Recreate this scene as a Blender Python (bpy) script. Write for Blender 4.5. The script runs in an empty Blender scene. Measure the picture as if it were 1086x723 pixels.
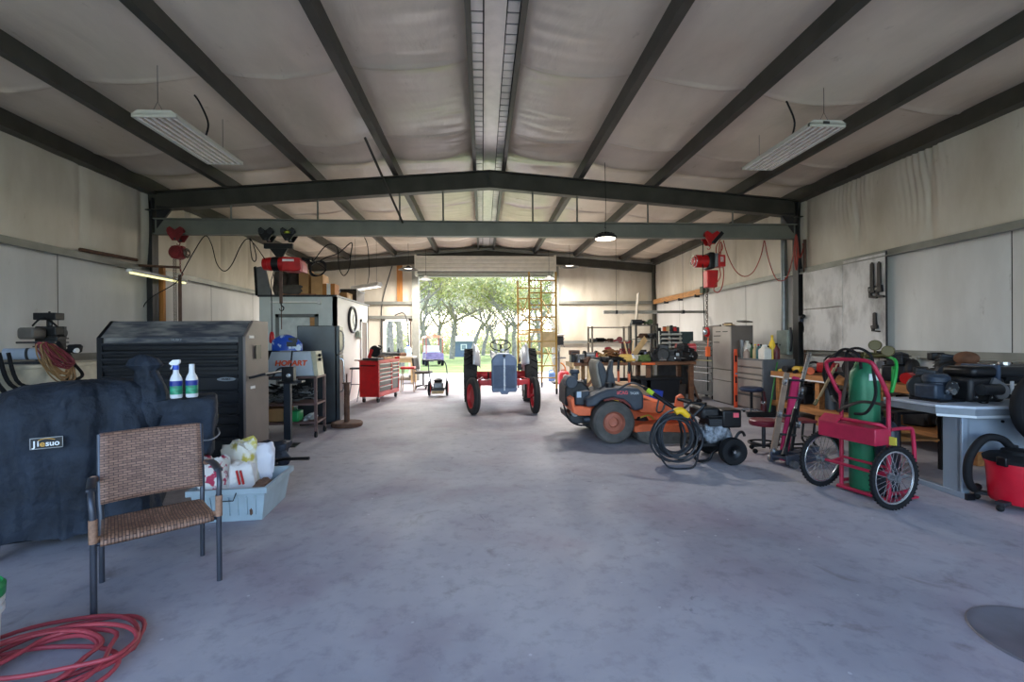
import bpy, bmesh, math, random
from math import sin, cos, pi, radians as R, atan2, hypot, sqrt
from mathutils import Vector as V, Matrix, noise as NZ
random.seed(7)
SC = bpy.context.scene
COL = SC.collection
# ------------------------------------------------------------------ camera model (also used to measure points)
TH, PH, RO, FF = .0653, -.0028, .0076, 481.75
_r = V((cos(TH), -sin(TH), 0)); _f = V((sin(TH), cos(TH), 0)); _z = V((0, 0, 1))
_fw = _f*cos(PH)+_z*sin(PH); _up = -_f*sin(PH)+_z*cos(PH)
_xc = _r*cos(RO)-_up*sin(RO); _yc = _r*sin(RO)+_up*cos(RO)
EYE = V((0, 0, 1.4))
def _ray(u, v): return _fw+_xc*((u-543)/FF)-_yc*((v-361.5)/FF)
def atF(u, v, z=0.0):
    d = _ray(u, v); return EYE+d*((z-1.4)/d.z)
def atY(u, v, y):
    d = _ray(u, v); return EYE+d*(y/d.y)
def atX(u, v, x):
    d = _ray(u, v); return EYE+d*(x/d.x)
# ------------------------------------------------------------------ materials
def lin(c):
    return tuple(((x/12.92) if x <= .04045 else ((x+.055)/1.055)**2.4) for x in c)
def hx(h):
    h = h.lstrip('#'); return lin(tuple(int(h[i:i+2], 16)/255 for i in (0, 2, 4)))
_M = {}
def mat(name, col, rough=.55, metal=0.0, var=.12, scale=7.0, bump=0.0, bscale=None, spec=.5, emit=0.0, trans=0.0, col2=None, lo=.35, hi=.65, aniso=None):
    if name in _M: return _M[name]
    m = bpy.data.materials.new(name); m.use_nodes = True; nt = m.node_tree; N = nt.nodes; L = nt.links
    p = N['Principled BSDF']
    c = hx(col)
    tc = N.new('ShaderNodeTexCoord'); nz = N.new('ShaderNodeTexNoise')
    nz.inputs['Scale'].default_value = scale; nz.inputs['Detail'].default_value = 5
    if aniso:
        mp = N.new('ShaderNodeMapping'); mp.inputs['Scale'].default_value = aniso
        L.new(tc.outputs['Object'], mp.inputs[0]); vec = mp.outputs[0]
    else: vec = tc.outputs['Object']
    L.new(vec, nz.inputs['Vector'])
    rp = N.new('ShaderNodeValToRGB'); e = rp.color_ramp.elements
    e[0].position = lo; e[1].position = hi
    a = tuple(min(1, x*(1-var)) for x in c); b = tuple(min(1, x*(1+var)) for x in c)
    if col2: a, b = c, hx(col2)
    e[0].color = (*a, 1); e[1].color = (*b, 1)
    L.new(nz.outputs[0], rp.inputs[0]); L.new(rp.outputs[0], p.inputs['Base Color'])
    p.inputs['Roughness'].default_value = rough; p.inputs['Metallic'].default_value = metal
    p.inputs['Specular IOR Level'].default_value = spec
    if trans: p.inputs['Transmission Weight'].default_value = trans
    if emit:
        p.inputs['Emission Color'].default_value = (*c, 1); p.inputs['Emission Strength'].default_value = emit
    if bump:
        n2 = N.new('ShaderNodeTexNoise'); n2.inputs['Scale'].default_value = bscale or scale*4; n2.inputs['Detail'].default_value = 6
        L.new(vec, n2.inputs['Vector'])
        bp = N.new('ShaderNodeBump'); bp.inputs['Strength'].default_value = bump; bp.inputs['Distance'].default_value = .02
        L.new(n2.outputs[0], bp.inputs['Height']); bp.inputs['Distance'].default_value = .05 if bump > .3 else .02; L.new(bp.outputs[0], p.inputs['Normal'])
    _M[name] = m; return m
# ------------------------------------------------------------------ mesh builder
class B:
    def __init__(s, M=None): s.bm = bmesh.new(); s.M = M
    def _v(s, p):
        p = V(p); return s.bm.verts.new(s.M @ p if s.M is not None else p)
    def _f(s, vs):
        try: return s.bm.faces.new(vs)
        except ValueError: return None
    def box(s, x0, x1, y0, y1, z0, z1, R_=None):
        c = V(((x0+x1)/2, (y0+y1)/2, (z0+z1)/2))
        ps = [V((x, y, z)) for z in (z0, z1) for y in (y0, y1) for x in (x0, x1)]
        if R_ is not None: ps = [R_ @ (p-c)+c for p in ps]
        v = [s._v(p) for p in ps]
        for f in ((0, 2, 3, 1), (4, 5, 7, 6), (0, 1, 5, 4), (2, 6, 7, 3), (0, 4, 6, 2), (1, 3, 7, 5)): s._f([v[i] for i in f])
        return s
    def cbox(s, c, d, e=(0, 0, 0)):
        from mathutils import Euler
        R_ = Euler(e).to_matrix()
        return s.box(c[0]-d[0]/2, c[0]+d[0]/2, c[1]-d[1]/2, c[1]+d[1]/2, c[2]-d[2]/2, c[2]+d[2]/2, R_)
    def bar(s, p0, p1, w, h):          # rectangular bar between two points (h measured towards up)
        p0, p1 = V(p0), V(p1); d = (p1-p0).normalized()
        u = V((0, 0, 1)) if abs(d.z) < .95 else V((0, 1, 0))
        a = d.cross(u).normalized(); b = a.cross(d).normalized()
        q = [[s._v(p+a*(i*w/2)+b*(j*h/2)) for i, j in ((-1, -1), (1, -1), (1, 1), (-1, 1))] for p in (p0, p1)]
        s._f(q[0][::-1]); s._f(q[1])
        for i in range(4): s._f([q[0][i], q[0][(i+1) % 4], q[1][(i+1) % 4], q[1][i]])
        return s
    def rings(s, rings, closed=False, cap=True):
        n = len(rings[0]); vs = [[s._v(p) for p in r] for r in rings]; m = len(vs)
        for k in range(m if closed else m-1):
            a, b = vs[k], vs[(k+1) % m]
            for i in range(n): s._f([a[i], a[(i+1) % n], b[(i+1) % n], b[i]])
        if cap and not closed:
            s._f(vs[0][::-1]); s._f(vs[-1])
        return s
    def tube(s, pts, r, n=8, closed=False, sm=0, caps=True):
        pts = [V(p) for p in pts]
        if sm: pts = spline(pts, sm, closed)
        rr = r if isinstance(r, (list, tuple)) else [r]*len(pts)
        if len(rr) != len(pts): rr = [rr[0]+(rr[-1]-rr[0])*i/(len(pts)-1) for i in range(len(pts))]
        m = len(pts); T = []
        for i in range(m):
            a = pts[(i-1) % m] if (closed or i > 0) else pts[i]; b = pts[(i+1) % m] if (closed or i < m-1) else pts[i]
            t = b-a; T.append(t.normalized() if t.length > 1e-9 else V((0, 0, 1)))
        u = T[0].orthogonal().normalized(); out = []
        for i in range(m):
            u = u-T[i]*u.dot(T[i]); u = u.normalized() if u.length > 1e-6 else T[i].orthogonal().normalized()
            w = T[i].cross(u)
            out.append([pts[i]+(u*cos(2*pi*k/n)+w*sin(2*pi*k/n))*rr[i] for k in range(n)])
        return s.rings(out, closed, caps)
    def cyl(s, p0, p1, r, r2=None, n=14, cap=True): return s.tube([p0, p1], [r, r if r2 is None else r2], n, caps=cap)
    def lathe(s, prof, c=(0, 0, 0), ax='z', n=24, cap=True):   # prof: (radius, height)
        c = V(c); out = []
        for r, h in prof:
            ring = []
            for k in range(n):
                a = 2*pi*k/n; x, y = r*cos(a), r*sin(a)
                ring.append(c+(V((x, y, h)) if ax == 'z' else V((h, x, y)) if ax == 'x' else V((y, h, x))))
            out.append(ring)
        return s.rings(out, False, cap)
    def torus(s, c, Rr, r, ax='z', n=28, m=8):
        c = V(c); out = []
        for k in range(n):
            a = 2*pi*k/n; ring = []
            for j in range(m):
                b = 2*pi*j/m; q = Rr+r*cos(b); x, y, h = q*cos(a), q*sin(a), r*sin(b)
                ring.append(c+(V((x, y, h)) if ax == 'z' else V((h, x, y)) if ax == 'x' else V((y, h, x))))
            out.append(ring)
        return s.rings(out, True)
    def ball(s, c, rx, ry=None, rz=None, n=12, e=1.0):
        ry = rx if ry is None else ry; rz = rx if rz is None else rz; c = V(c); out = []
        pw = lambda t: math.copysign(abs(t)**e, t)
        for i in range(n//2+1):
            a = -pi/2+pi*i/(n//2); ca, sa = pw(max(cos(a), .02)), pw(sin(a))
            out.append([c+V((rx*ca*pw(cos(2*pi*k/n)), ry*ca*pw(sin(2*pi*k/n)), rz*sa)) for k in range(n)])
        return s.rings(out)
    def prism(s, poly, ax, a, b):      # polygon in the two other axes (x: (y,z); y: (x,z); z: (x,y)), extruded a..b
        def P(q, h): return (h, q[0], q[1]) if ax == 'x' else (q[0], h, q[1]) if ax == 'y' else (q[0], q[1], h)
        lo = [s._v(P(q, a)) for q in poly]; hi = [s._v(P(q, b)) for q in poly]; n = len(poly)
        s._f(lo[::-1]); s._f(hi)
        for i in range(n): s._f([lo[i], lo[(i+1) % n], hi[(i+1) % n], hi[i]])
        return s
    def grid(s, fn, nu, nv, thick=0.0, closed_u=False):
        g = [[V(fn(i/nu, j/nv)) for j in range(nv+1)] for i in range(nu+(0 if closed_u else 1))]
        vs = [[s._v(p) for p in row] for row in g]; m = len(g)
        for i in range(m if closed_u else m-1):
            for j in range(nv): s._f([vs[i][j], vs[(i+1) % m][j], vs[(i+1) % m][j+1], vs[i][j+1]])
        return s
def spline(pts, k=6, closed=False):
    out = []; n = len(pts)
    for i in range(n if closed else n-1):
        P = lambda j: pts[j % n] if closed else pts[max(0, min(n-1, j))]
        a, b, c, d = P(i-1), P(i), P(i+1), P(i+2)
        for j in range(k):
            t = j/k; out.append(.5*((2*b)+(c-a)*t+(2*a-5*b+4*c-d)*t*t+(3*b-a-3*c+d)*t**3))
    if not closed: out.append(pts[-1])
    return out
def obj(name, b, m, parent=None, bev=0, sharp=38, seg=2, solid=0, loc=None, rz=None):
    bm = b.bm
    bmesh.ops.recalc_face_normals(bm, faces=bm.faces)
    me = bpy.data.meshes.new(name); bm.to_mesh(me); bm.free()
    for p in me.polygons: p.use_smooth = True
    me.set_sharp_from_angle(angle=R(sharp))
    me.materials.append(m)
    o = bpy.data.objects.new(name, me); COL.objects.link(o)
    if parent: o.parent = parent
    if loc is not None: o.location = loc
    if rz is not None: o.rotation_euler = (0, 0, rz)
    if solid:
        q = o.modifiers.new('solid', 'SOLIDIFY'); q.thickness = solid; q.offset = 0
    if bev:
        q = o.modifiers.new('bev', 'BEVEL'); q.width = bev; q.segments = seg; q.limit_method = 'ANGLE'; q.angle_limit = R(35)
    return o
def tag(o, label=None, cat=None, group=None, kind=None):
    if label: o['label'] = label
    if cat: o['category'] = cat
    if group: o['group'] = group
    if kind: o['kind'] = kind
    return o
def thing(name, label, cat, loc=(0, 0, 0), rz=0.0, group=None):
    o = bpy.data.objects.new(name, None); COL.objects.link(o); o.empty_display_size = .1
    o.location = loc; o.rotation_euler = (0, 0, rz) if not isinstance(rz, (tuple, list)) else rz
    return tag(o, label, cat, group)
def single(name, b, m, label, cat, group=None, **k): return tag(obj(name, b, m, **k), label, cat, group)
def struct(name, b, m, **k): return tag(obj(name, b, m, **k), kind='structure')
def copy_tree(o, parent=None):
    c = o.copy(); COL.objects.link(c)
    if parent: c.parent = parent
    for ch in list(o.children): copy_tree(ch, c)
    return c
def text(name, s, size, m, parent, loc, rot, ext=.001, align='CENTER', sx=1.0, shear=0.0, bold=0.0):
    cu = bpy.data.curves.new(name, 'FONT'); cu.body = s; cu.size = size; cu.extrude = ext; cu.align_x = align; cu.align_y = 'CENTER'; cu.shear = shear; cu.offset = bold
    tmp = bpy.data.objects.new('t', cu); COL.objects.link(tmp); bpy.context.view_layer.update()
    me = bpy.data.meshes.new_from_object(tmp.evaluated_get(bpy.context.evaluated_depsgraph_get())); bpy.data.objects.remove(tmp); bpy.data.curves.remove(cu)
    me.materials.clear(); me.materials.append(m); o = bpy.data.objects.new(name, me); COL.objects.link(o)
    o.parent = parent; o.location = loc; o.rotation_euler = rot; o.scale = (sx, 1, 1); return o
def wheel(b_tire, b_rim, c, Rr, w, ax='x', hub=.55, tread=0):   # tyre + disc rim into two builders
    h = w/2
    b_tire.lathe([(Rr*hub, -h*.75), (Rr*.8, -h), (Rr*.95, -h*.85), (Rr, -h*.45), (Rr, h*.45), (Rr*.95, h*.85), (Rr*.8, h), (Rr*hub, h*.75), (Rr*hub, -h*.75)], c, ax, 28, cap=False)
    b_rim.lathe([(.001, -h*.3), (Rr*hub*.3, -h*.35), (Rr*hub*.35, -h*.1), (Rr*hub*.85, -h*.1), (Rr*hub, -h*.7), (Rr*hub*1.02, -h*.7), (Rr*hub*1.02, h*.7), (Rr*hub, h*.7), (Rr*hub*.85, h*.1), (Rr*hub*.35, h*.1), (Rr*hub*.3, h*.35), (.001, h*.3)], c, ax, 24)
# shared materials
def K():
    pass
BLK = mat('black_rubber', '#141518', .75, spec=.3, var=.25)
BLKM = mat('black_painted_metal', '#121317', .4, .3, var=.2)
DKG = mat('dark_grey_metal', '#3a3c40', .5, .5, var=.2)
GRYM = mat('grey_metal', '#85888c', .4, .7, var=.15)
CHR = mat('bright_metal', '#c9ccd0', .25, .9, var=.08)
WHT = mat('white_plastic', '#e6e6e4', .4, var=.04)
RED = mat('red_paint', '#c01418', .38, .1, var=.12)
REDH = mat('hoist_red_paint', '#b8161a', .4, .1, var=.15)
RUST = mat('rusty_brown_steel', '#5f4436', .75, .3, var=.3, scale=14)
WOOD = mat('warm_wood', '#b3814e', .65, var=.22, scale=5, aniso=(1, 1, 8), bump=.15)
PINE = mat('pale_wood', '#d8b98a', .65, var=.15, scale=5, bump=.1)
CARD = mat('cardboard', '#b98d5c', .8, var=.1, scale=5)
ORG = mat('orange_paint', '#e0622a', .45, .1, var=.15)
GRN = mat('green_plastic', '#1f8a4c', .4, var=.12)
BLU = mat('blue_plastic', '#1f4fae', .4, var=.12)
YEL = mat('yellow_plastic', '#e6c02a', .45, var=.1)
EXPOSURE = 0.2; SKY = .95; SUN = 2.0
# ================================================================== setting
XL, XR, RC = -6.005, 6.317, .156
YF, YB, Y0 = 8.48, 16.1, -1.0
def zr(x): return 4.57-.0795*abs(x-RC)
# concrete floor
def floor_material():
    m = bpy.data.materials.new('stained_concrete'); m.use_nodes = True; nt = m.node_tree; N = nt.nodes; L = nt.links
    p = N['Principled BSDF']; tc = N.new('ShaderNodeTexCoord')
    def noise(sc, det, ro=.55, dist=0):
        n = N.new('ShaderNodeTexNoise'); n.inputs['Scale'].default_value = sc; n.inputs['Detail'].default_value = det
        n.inputs['Roughness'].default_value = ro; n.inputs['Distortion'].default_value = dist
        L.new(tc.outputs['Object'], n.inputs['Vector']); return n.outputs[0]
    def ramp(src, stops):
        r = N.new('ShaderNodeValToRGB'); e = r.color_ramp.elements
        while len(e) < len(stops): e.new(.5)
        for q, (pos, c) in zip(e, stops): q.position = pos; q.color = (*hx(c), 1)
        L.new(src, r.inputs[0]); return r.outputs[0]
    def mix(a, b, f, mode='MIX'):
        x = N.new('ShaderNodeMix'); x.data_type = 'RGBA'; x.blend_type = mode
        if isinstance(f, float): x.inputs[0].default_value = f
        else: L.new(f, x.inputs[0])
        L.new(a, x.inputs[6]); L.new(b, x.inputs[7]); return x.outputs[2]
    base = ramp(noise(.55, 6, .6, .4), [(.3, '#8b8b95'), (.5, '#a5a3ab'), (.7, '#bdbabc')])
    fine = ramp(noise(9, 8, .7), [(.3, '#8a8a8e'), (.5, '#ffffff'), (.75, '#fffefc')])
    c = mix(base, fine, .32, 'MULTIPLY')
    pur = ramp(noise(.9, 4, .5, .3), [(.5, '#ffffff'), (.72, '#d2b4c0')])
    c = mix(c, pur, .6, 'MULTIPLY')
    st = ramp(noise(1.6, 7, .72, 1.2), [(.26, '#3a3c44'), (.36, '#ffffff'), (.99, '#ffffff')])
    c = mix(c, st, .7, 'MULTIPLY')
    br = ramp(noise(2.7, 6, .6, .8), [(.62, '#ffffff'), (.74, '#9a8874')])
    c = mix(c, br, .5, 'MULTIPLY')
    sp = N.new('ShaderNodeTexVoronoi'); sp.inputs['Scale'].default_value = 5.5; L.new(tc.outputs['Object'], sp.inputs['Vector'])
    spm = N.new('ShaderNodeMath'); spm.operation = 'LESS_THAN'; spm.inputs[1].default_value = .045; L.new(sp.outputs['Distance'], spm.inputs[0])
    mm = N.new('ShaderNodeMath'); mm.operation = 'MULTIPLY'; L.new(spm.outputs[0], mm.inputs[0]); mm.inputs[1].default_value = .45
    wc = N.new('ShaderNodeRGB'); wc.outputs[0].default_value = (*hx('#d8d8dc'), 1)
    c = mix(c, wc.outputs[0], mm.outputs[0])
    L.new(c, p.inputs['Base Color'])
    rr = N.new('ShaderNodeMapRange'); L.new(noise(1.3, 5), rr.inputs[0]); rr.inputs[3].default_value = .42; rr.inputs[4].default_value = .8; p.inputs['Specular IOR Level'].default_value = .4
    L.new(rr.outputs[0], p.inputs['Roughness'])
    b = N.new('ShaderNodeBump'); b.inputs['Strength'].default_value = .12; b.inputs['Distance'].default_value = .01
    L.new(noise(14, 8), b.inputs['Height']); L.new(b.outputs[0], p.inputs['Normal'])
    return m
FLO = floor_material()
struct('floor', B().box(XL-.1, XR+.1, Y0, YB+.35, -.15, 0), FLO)

def insulation(name, base, dirt, rough, stain=.5, bump=.25, sc=(1, 1, 1)):
    m = bpy.data.materials.new(name); m.use_nodes = True; nt = m.node_tree; N = nt.nodes; L = nt.links
    p = N['Principled BSDF']; tc = N.new('ShaderNodeTexCoord')
    mp = N.new('ShaderNodeMapping'); mp.inputs['Scale'].default_value = sc; L.new(tc.outputs['Object'], mp.inputs[0])
    n = N.new('ShaderNodeTexNoise'); n.inputs['Scale'].default_value = .8; n.inputs['Detail'].default_value = 7; n.inputs['Roughness'].default_value = .62
    L.new(mp.outputs[0], n.inputs['Vector'])
    r = N.new('ShaderNodeValToRGB'); e = r.color_ramp.elements; e[0].position = .36; e[1].position = .36+.35*stain+.05
    e[0].color = (*hx(dirt), 1); e[1].color = (*hx(base), 1); L.new(n.outputs[0], r.inputs[0])
    n3 = N.new('ShaderNodeTexNoise'); n3.inputs['Scale'].default_value = 5; n3.inputs['Detail'].default_value = 9; n3.inputs['Roughness'].default_value = .75
    L.new(mp.outputs[0], n3.inputs['Vector'])
    r3 = N.new('ShaderNodeValToRGB'); e = r3.color_ramp.elements; e[0].position = .27; e[1].position = .38; e[0].color = (*hx('#a39684'), 1); e[1].color = (1, 1, 1, 1)
    L.new(n3.outputs[0], r3.inputs[0])
    x = N.new('ShaderNodeMix'); x.data_type = 'RGBA'; x.blend_type = 'MULTIPLY'; x.inputs[0].default_value = .5
    L.new(r.outputs[0], x.inputs[6]); L.new(r3.outputs[0], x.inputs[7]); L.new(x.outputs[2], p.inputs['Base Color'])
    p.inputs['Roughness'].default_value = rough
    n2 = N.new('ShaderNodeTexNoise'); n2.inputs['Scale'].default_value = 2.2; n2.inputs['Detail'].default_value = 5; n2.inputs['Distortion'].default_value = .6
    L.new(mp.outputs[0], n2.inputs['Vector'])
    b = N.new('ShaderNodeBump'); b.inputs['Strength'].default_value = bump; b.inputs['Distance'].default_value = .06
    L.new(n2.outputs[0], b.inputs['Height']); L.new(b.outputs[0], p.inputs['Normal'])
    return m
INS = insulation('vinyl_insulation_wall', '#ddd5c6', '#c4b9a6', .6, .6, .2, (1, 1, .35))
INSR = insulation('vinyl_insulation_roof', '#ded0bd', '#c8baa8', .27, .7, .3, (1, .45, 1))
LIN = insulation('white_wall_liner', '#dcdad6', '#c6c3be', .55, .6, .05, (1, 1, .3))
STL = mat('roof_steel_grey', '#4c4b45', .5, .35, var=.15, scale=3)
STLD = mat('frame_steel_dark', '#48463f', .5, .35, var=.2, scale=3)
STLG = mat('beam_steel_green_grey', '#777971', .5, .3, var=.1, scale=3)
STLK = mat('column_steel_black', '#2c2c2e', .5, .3, var=.2, scale=3)
TRIM = mat('galvanised_trim', '#9a9a94', .45, .5, var=.12, scale=3)

# ---- roof insulation, hanging between the purlins
PUR = [XL+.08, -4.60, -3.02, -1.56, RC-.30, RC+.30, 1.88, 3.34, 5.02, XR-.08]
SEAM = [Y0+.95+1.83*k for k in range(11)]
def roof_sheet(xs):
    b = B(); n = 10; X = []
    for a, c in zip(xs[:-1], xs[1:]):
        X += [(a+(c-a)*i/n, sin(pi*i/n)) for i in range(n)]
    X.append((xs[-1], 0)); ny = 640
    def fn(u, v):
        x, s_ = X[min(len(X)-1, int(round(u*(len(X)-1))))]; y = Y0-.1+(YB+.3-Y0)*v
        d = min(abs(y-q-.04*sin(x*2.1)) for q in SEAM)
        sag = .085*s_**.7
        near = min(abs(y-YF), abs(y-YB)); sag *= .2+.8*min(1, near/.55)
        rid = math.exp(-abs(x-RC)/.9)
        z = zr(x)+.21-sag-s_**.5*(.030*math.exp(-(d/.022)**2)+.016*math.exp(-(d/.16)**2))
        z -= .055*s_**.6*math.exp(-((y-(YF-.42))/.15)**2)+.055*s_**.6*math.exp(-((y-(YB-.42))/.15)**2)
        z += .013*s_*sin(y*3.1+x*1.7)+.012*s_*NZ.noise(V((x*1.6, y*2.3, 1)))+rid*.022*NZ.noise(V((x*2.2, y*8, 3)))*(.3+s_)
        return (x, y, z)
    b.grid(fn, len(X)-1, ny)
    return b
struct('ceiling', roof_sheet(PUR[:5]), INSR, sharp=80)
struct('ceiling', roof_sheet(PUR[5:]), INSR, sharp=80)
# outer roof skin
SKIN = mat('roof_sheet_metal', '#b9bab8', .4, .5)
struct('roof', B().prism([(XL-.4, zr(XL)+.2), (RC, zr(RC)+.24), (XR+.4, zr(XR)+.2), (XR+.4, zr(XR)+.25), (RC, zr(RC)+.30), (XL-.4, zr(XL)+.25)], 'y', Y0-.3, YB+.4), SKIN)
# purlins: C sections with lips
def cee(x, w, h, flip, y0=Y0, y1=YB+.1):
    z = zr(x); k = 1 if flip else -1; t = .012
    pts = [(x-k*w/2, z), (x+k*w/2, z), (x+k*w/2, z+.03), (x+k*w/2-k*t, z+.03), (x+k*w/2-k*t, z+t), (x-k*w/2+k*t, z+t), (x-k*w/2+k*t, z+h), (x-k*w/2, z+h)]
    return B().prism(pts, 'y', y0, y1)
for x in PUR[1:4]: struct('roof_purlin', cee(x, .10, .20, False), STL)
for x in PUR[6:9]: struct('roof_purlin', cee(x, .10, .20, True), STL)
for x, sg in ((XL-.1, 1), (XR+.1, -1)): struct('eave_purlin', B().prism([(x, zr(x)-.02), (x+sg*.3, zr(x)-.02), (x+sg*.3, zr(x)+.02), (x+sg*.27, zr(x)+.02), (x+sg*.27, zr(x)+.24), (x, zr(x)+.24)], 'y', Y0, YB+.1), STLD)
# ridge: two ridge purlins, the centre plate and the ribbed strips either side
for x, fl in ((RC-.27, True), (RC+.27, False)): struct('ridge_purlin', cee(x, .06, .20, fl), STL)
RIDG = mat('ridge_plate_metal', '#d6d2ca', .35, .3, var=.06)
struct('trim_1', B().prism([(RC-.11, zr(RC)+.10), (RC, zr(RC)+.12), (RC+.11, zr(RC)+.10), (RC+.11, zr(RC)+.13), (RC, zr(RC)+.15), (RC-.11, zr(RC)+.13)], 'y', Y0, YB), RIDG)
SLA = mat('ridge_strip_slats', '#e2dfd8', .4, .2, var=.25, scale=.9)
DRK = mat('ridge_gap_dark', '#2f302e', .8, var=.1)
for sx in (-1, 1):
    b = B(); y = Y0
    while y < YB:
        b.box(min(RC+sx*.125, RC+sx*.245), max(RC+sx*.125, RC+sx*.245), y, y+.143, zr(RC)+.14, zr(RC)+.15); y += .165
    struct('trim_2' if sx < 0 else 'trim_3', b, SLA)
    struct('ridge_gap_cover', B().box(RC+sx*.2-.1, RC+sx*.2+.1, Y0, YB, zr(RC)+.17, zr(RC)+.18), DRK)
# ---- walls
def wall_side(x, sgn, name, puck):
    b = B()
    def fn(u, v):
        y = Y0+(YB+.1-Y0)*u; z = 2.70+(4.30-2.70)*v
        d = min(abs(((y-7.19+12.2) % 1.22)-q) for q in (0, 1.22))
        off = -.06*sin(pi*v)**.6*(.15+.85*min(1, d/.13)**.6)
        if puck:
            w = sum(math.exp(-((y-c)/.28)**2) for c in (6.1, 3.4, 7.3)); off += .024*w*sin(y*70+4*sin(v*5+y))*v**1.2
        off += .006*sin(y*9+v*4)*v
        return (x+sgn*(-off), y, z)
    b.grid(fn, 760, 16)
    struct(name, b, INS, sharp=80)
wall_side(XL, 1, 'wall_left', False); wall_side(XR, -1, 'wall_right', True)
def liner(x, sgn, name):
    b = B(); y = 6.86-1.83*5
    while y < YB:
        y1 = min(y+1.818, YB+.1)
        def fn(u, v, y=y, y1=y1):
            return (x+sgn*.018*sin(pi*u)**.4, y+(y1-y)*u, 2.72*v)
        b.grid(fn, 16, 6); y += 1.83
    struct(name, b, LIN, sharp=60); struct(name+'_backing', B().box(*sorted((x-sgn*.03, x-sgn*.02)), Y0, YB, 0, 2.72), DRK)
liner(XL, 1, 'wall_left_liner'); liner(XR, -1, 'wall_right_liner')
OUT = mat('outer_cladding', '#c8c4b8', .5)
for x0, x1, nm in ((XL-.16, XL-.12, 'wall_left_cladding'), (XR+.12, XR+.16, 'wall_right_cladding')): struct(nm, B().box(x0, x1, Y0, YB+.35, 0, 4.25), OUT)
# girts
def girt(x, sgn, z, y0, y1, nm): struct(nm, B().prism([(x, z-.06), (x+sgn*.09, z-.06), (x+sgn*.09, z-.045), (x+sgn*.02, z-.045), (x+sgn*.02, z+.05), (x, z+.05)], 'y', y0, y1), GIR)
GIR = mat('girt_grey', '#84857f', .5, .4, var=.15, scale=3)
girt(XL+.05, 1, 2.70, Y0, YB, 'trim_4'); girt(XR-.05, -1, 2.70, Y0, YB, 'trim_5')
girt(XL+.03, 1, 1.20, Y0, 8.4, 'trim_6'); girt(XR-.03, -1, 1.15, Y0, 8.4, 'trim_7')
# back wall with door and window openings (insulation above, liner below)
DX0, DX1, DZ = -2.20, 2.50, 3.64
WX0, WX1, WZ0, WZ1 = -3.47, -2.50, .10, 2.16
def bw(x0, x1, z0, z1, top=False):
    b = B()
    def fn(u, v):
        x = x0+(x1-x0)*u; zt = (zr(x)+.25) if top else z1
        d = abs(((x+20) % 1.22)-.61); w = .035*min(1, d/.12)*sin(pi*min(1, max(0, v)))**.5
        return (x, YB+.16-w, z0+(zt-z0)*v)
    b.grid(fn, max(4, int((x1-x0)*14)), 10); return b
struct('wall_back', bw(XL-.1, DX0, 2.72, 0, True), INS, sharp=80)
struct('wall_back', bw(DX0, DX1, DZ, 0, True), INS, sharp=80)
struct('wall_back', bw(DX1, XR+.1, 2.72, 0, True), INS, sharp=80)
for q in ((XL-.1, WX0, 0, 2.72), (WX0, WX1, WZ1, 2.72), (WX0, WX1, 0, WZ0), (WX1, DX0, 0, 2.72), (DX1, XR+.1, 0, 1.3), (DX1, XR+.1, 1.3, 2.72)): struct('wall_back', bw(*q), INS, sharp=80)
for x0, x1, z in ((XL, DX0-.25, 2.72), (XL, DX0-.25, 2.22), (DX1+.25, XR, 2.72), (DX1+.25, XR, 1.3)):
    struct('trim_8', B().box(x0, x1, YB+.02, YB+.1, z-.05, z+.05), GIR)
for x0, x1, z0, z1 in ((XL-.16, WX0-.06, 0, 4.6), (WX1+.06, DX0-.05, 0, 4.6), (DX1+.05, XR+.16, 0, 4.6), (DX0-.05, DX1+.05, DZ+.1, 4.7), (WX0-.06, WX1+.06, WZ1+.06, 4.5), (WX0-.06, WX1+.06, 0, WZ0)):
    struct('wall_back_cladding', B().box(x0, x1, YB+.28, YB+.32, z0, z1-.35 if z1 > 4 else z1), OUT)
# front end of the building, behind the camera, with its big open doorway
struct('wall_front', B().box(XL-.16, -5.3, Y0-.12, Y0, 0, 4.3), OUT); struct('wall_front', B().box(5.6, XR+.16, Y0-.12, Y0, 0, 4.3), OUT)
struct('wall_front', B().prism([(-5.3, 3.95), (5.6, 3.95), (5.6, 4.3), (RC, 4.75), (-5.3, 4.3)], 'y', Y0-.12, Y0), OUT)
# jambs, header, window
JMB = mat('jamb_green_grey', '#93938b', .5, .3, var=.08)
for x, nm in ((DX0-.12, 'door_1_jamb'), (DX1+.12, 'door_1_jamb')): struct(nm, B().box(x-.11, x+.11, YB-.08, YB+.27, 0, 4.0), JMB)
struct('door_1_header', B().box(DX0-.2, DX1+.2, YB-.02, YB+.25, DZ, DZ+.12), JMB)
WFR = mat('window_white_frame', '#e8e8e4', .4, var=.03)
GLS = mat('window_glass', '#f4f8f8', .02, trans=1.0, var=0)
wf = B()
for q in ((WX0, WX0+.08, WZ0, WZ1), (WX1-.08, WX1, WZ0, WZ1), (WX0, WX1, WZ0, WZ0+.08), (WX0, WX1, WZ1-.08, WZ1)): wf.box(q[0], q[1], YB+.05, YB+.2, q[2], q[3])
w1 = struct('window_1', wf, WFR); w1o = B().box(WX0+.06, WX1-.06, YB+.13, YB+.136, WZ0+.06, WZ1-.06); obj('pane', w1o, GLS, w1)
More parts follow.
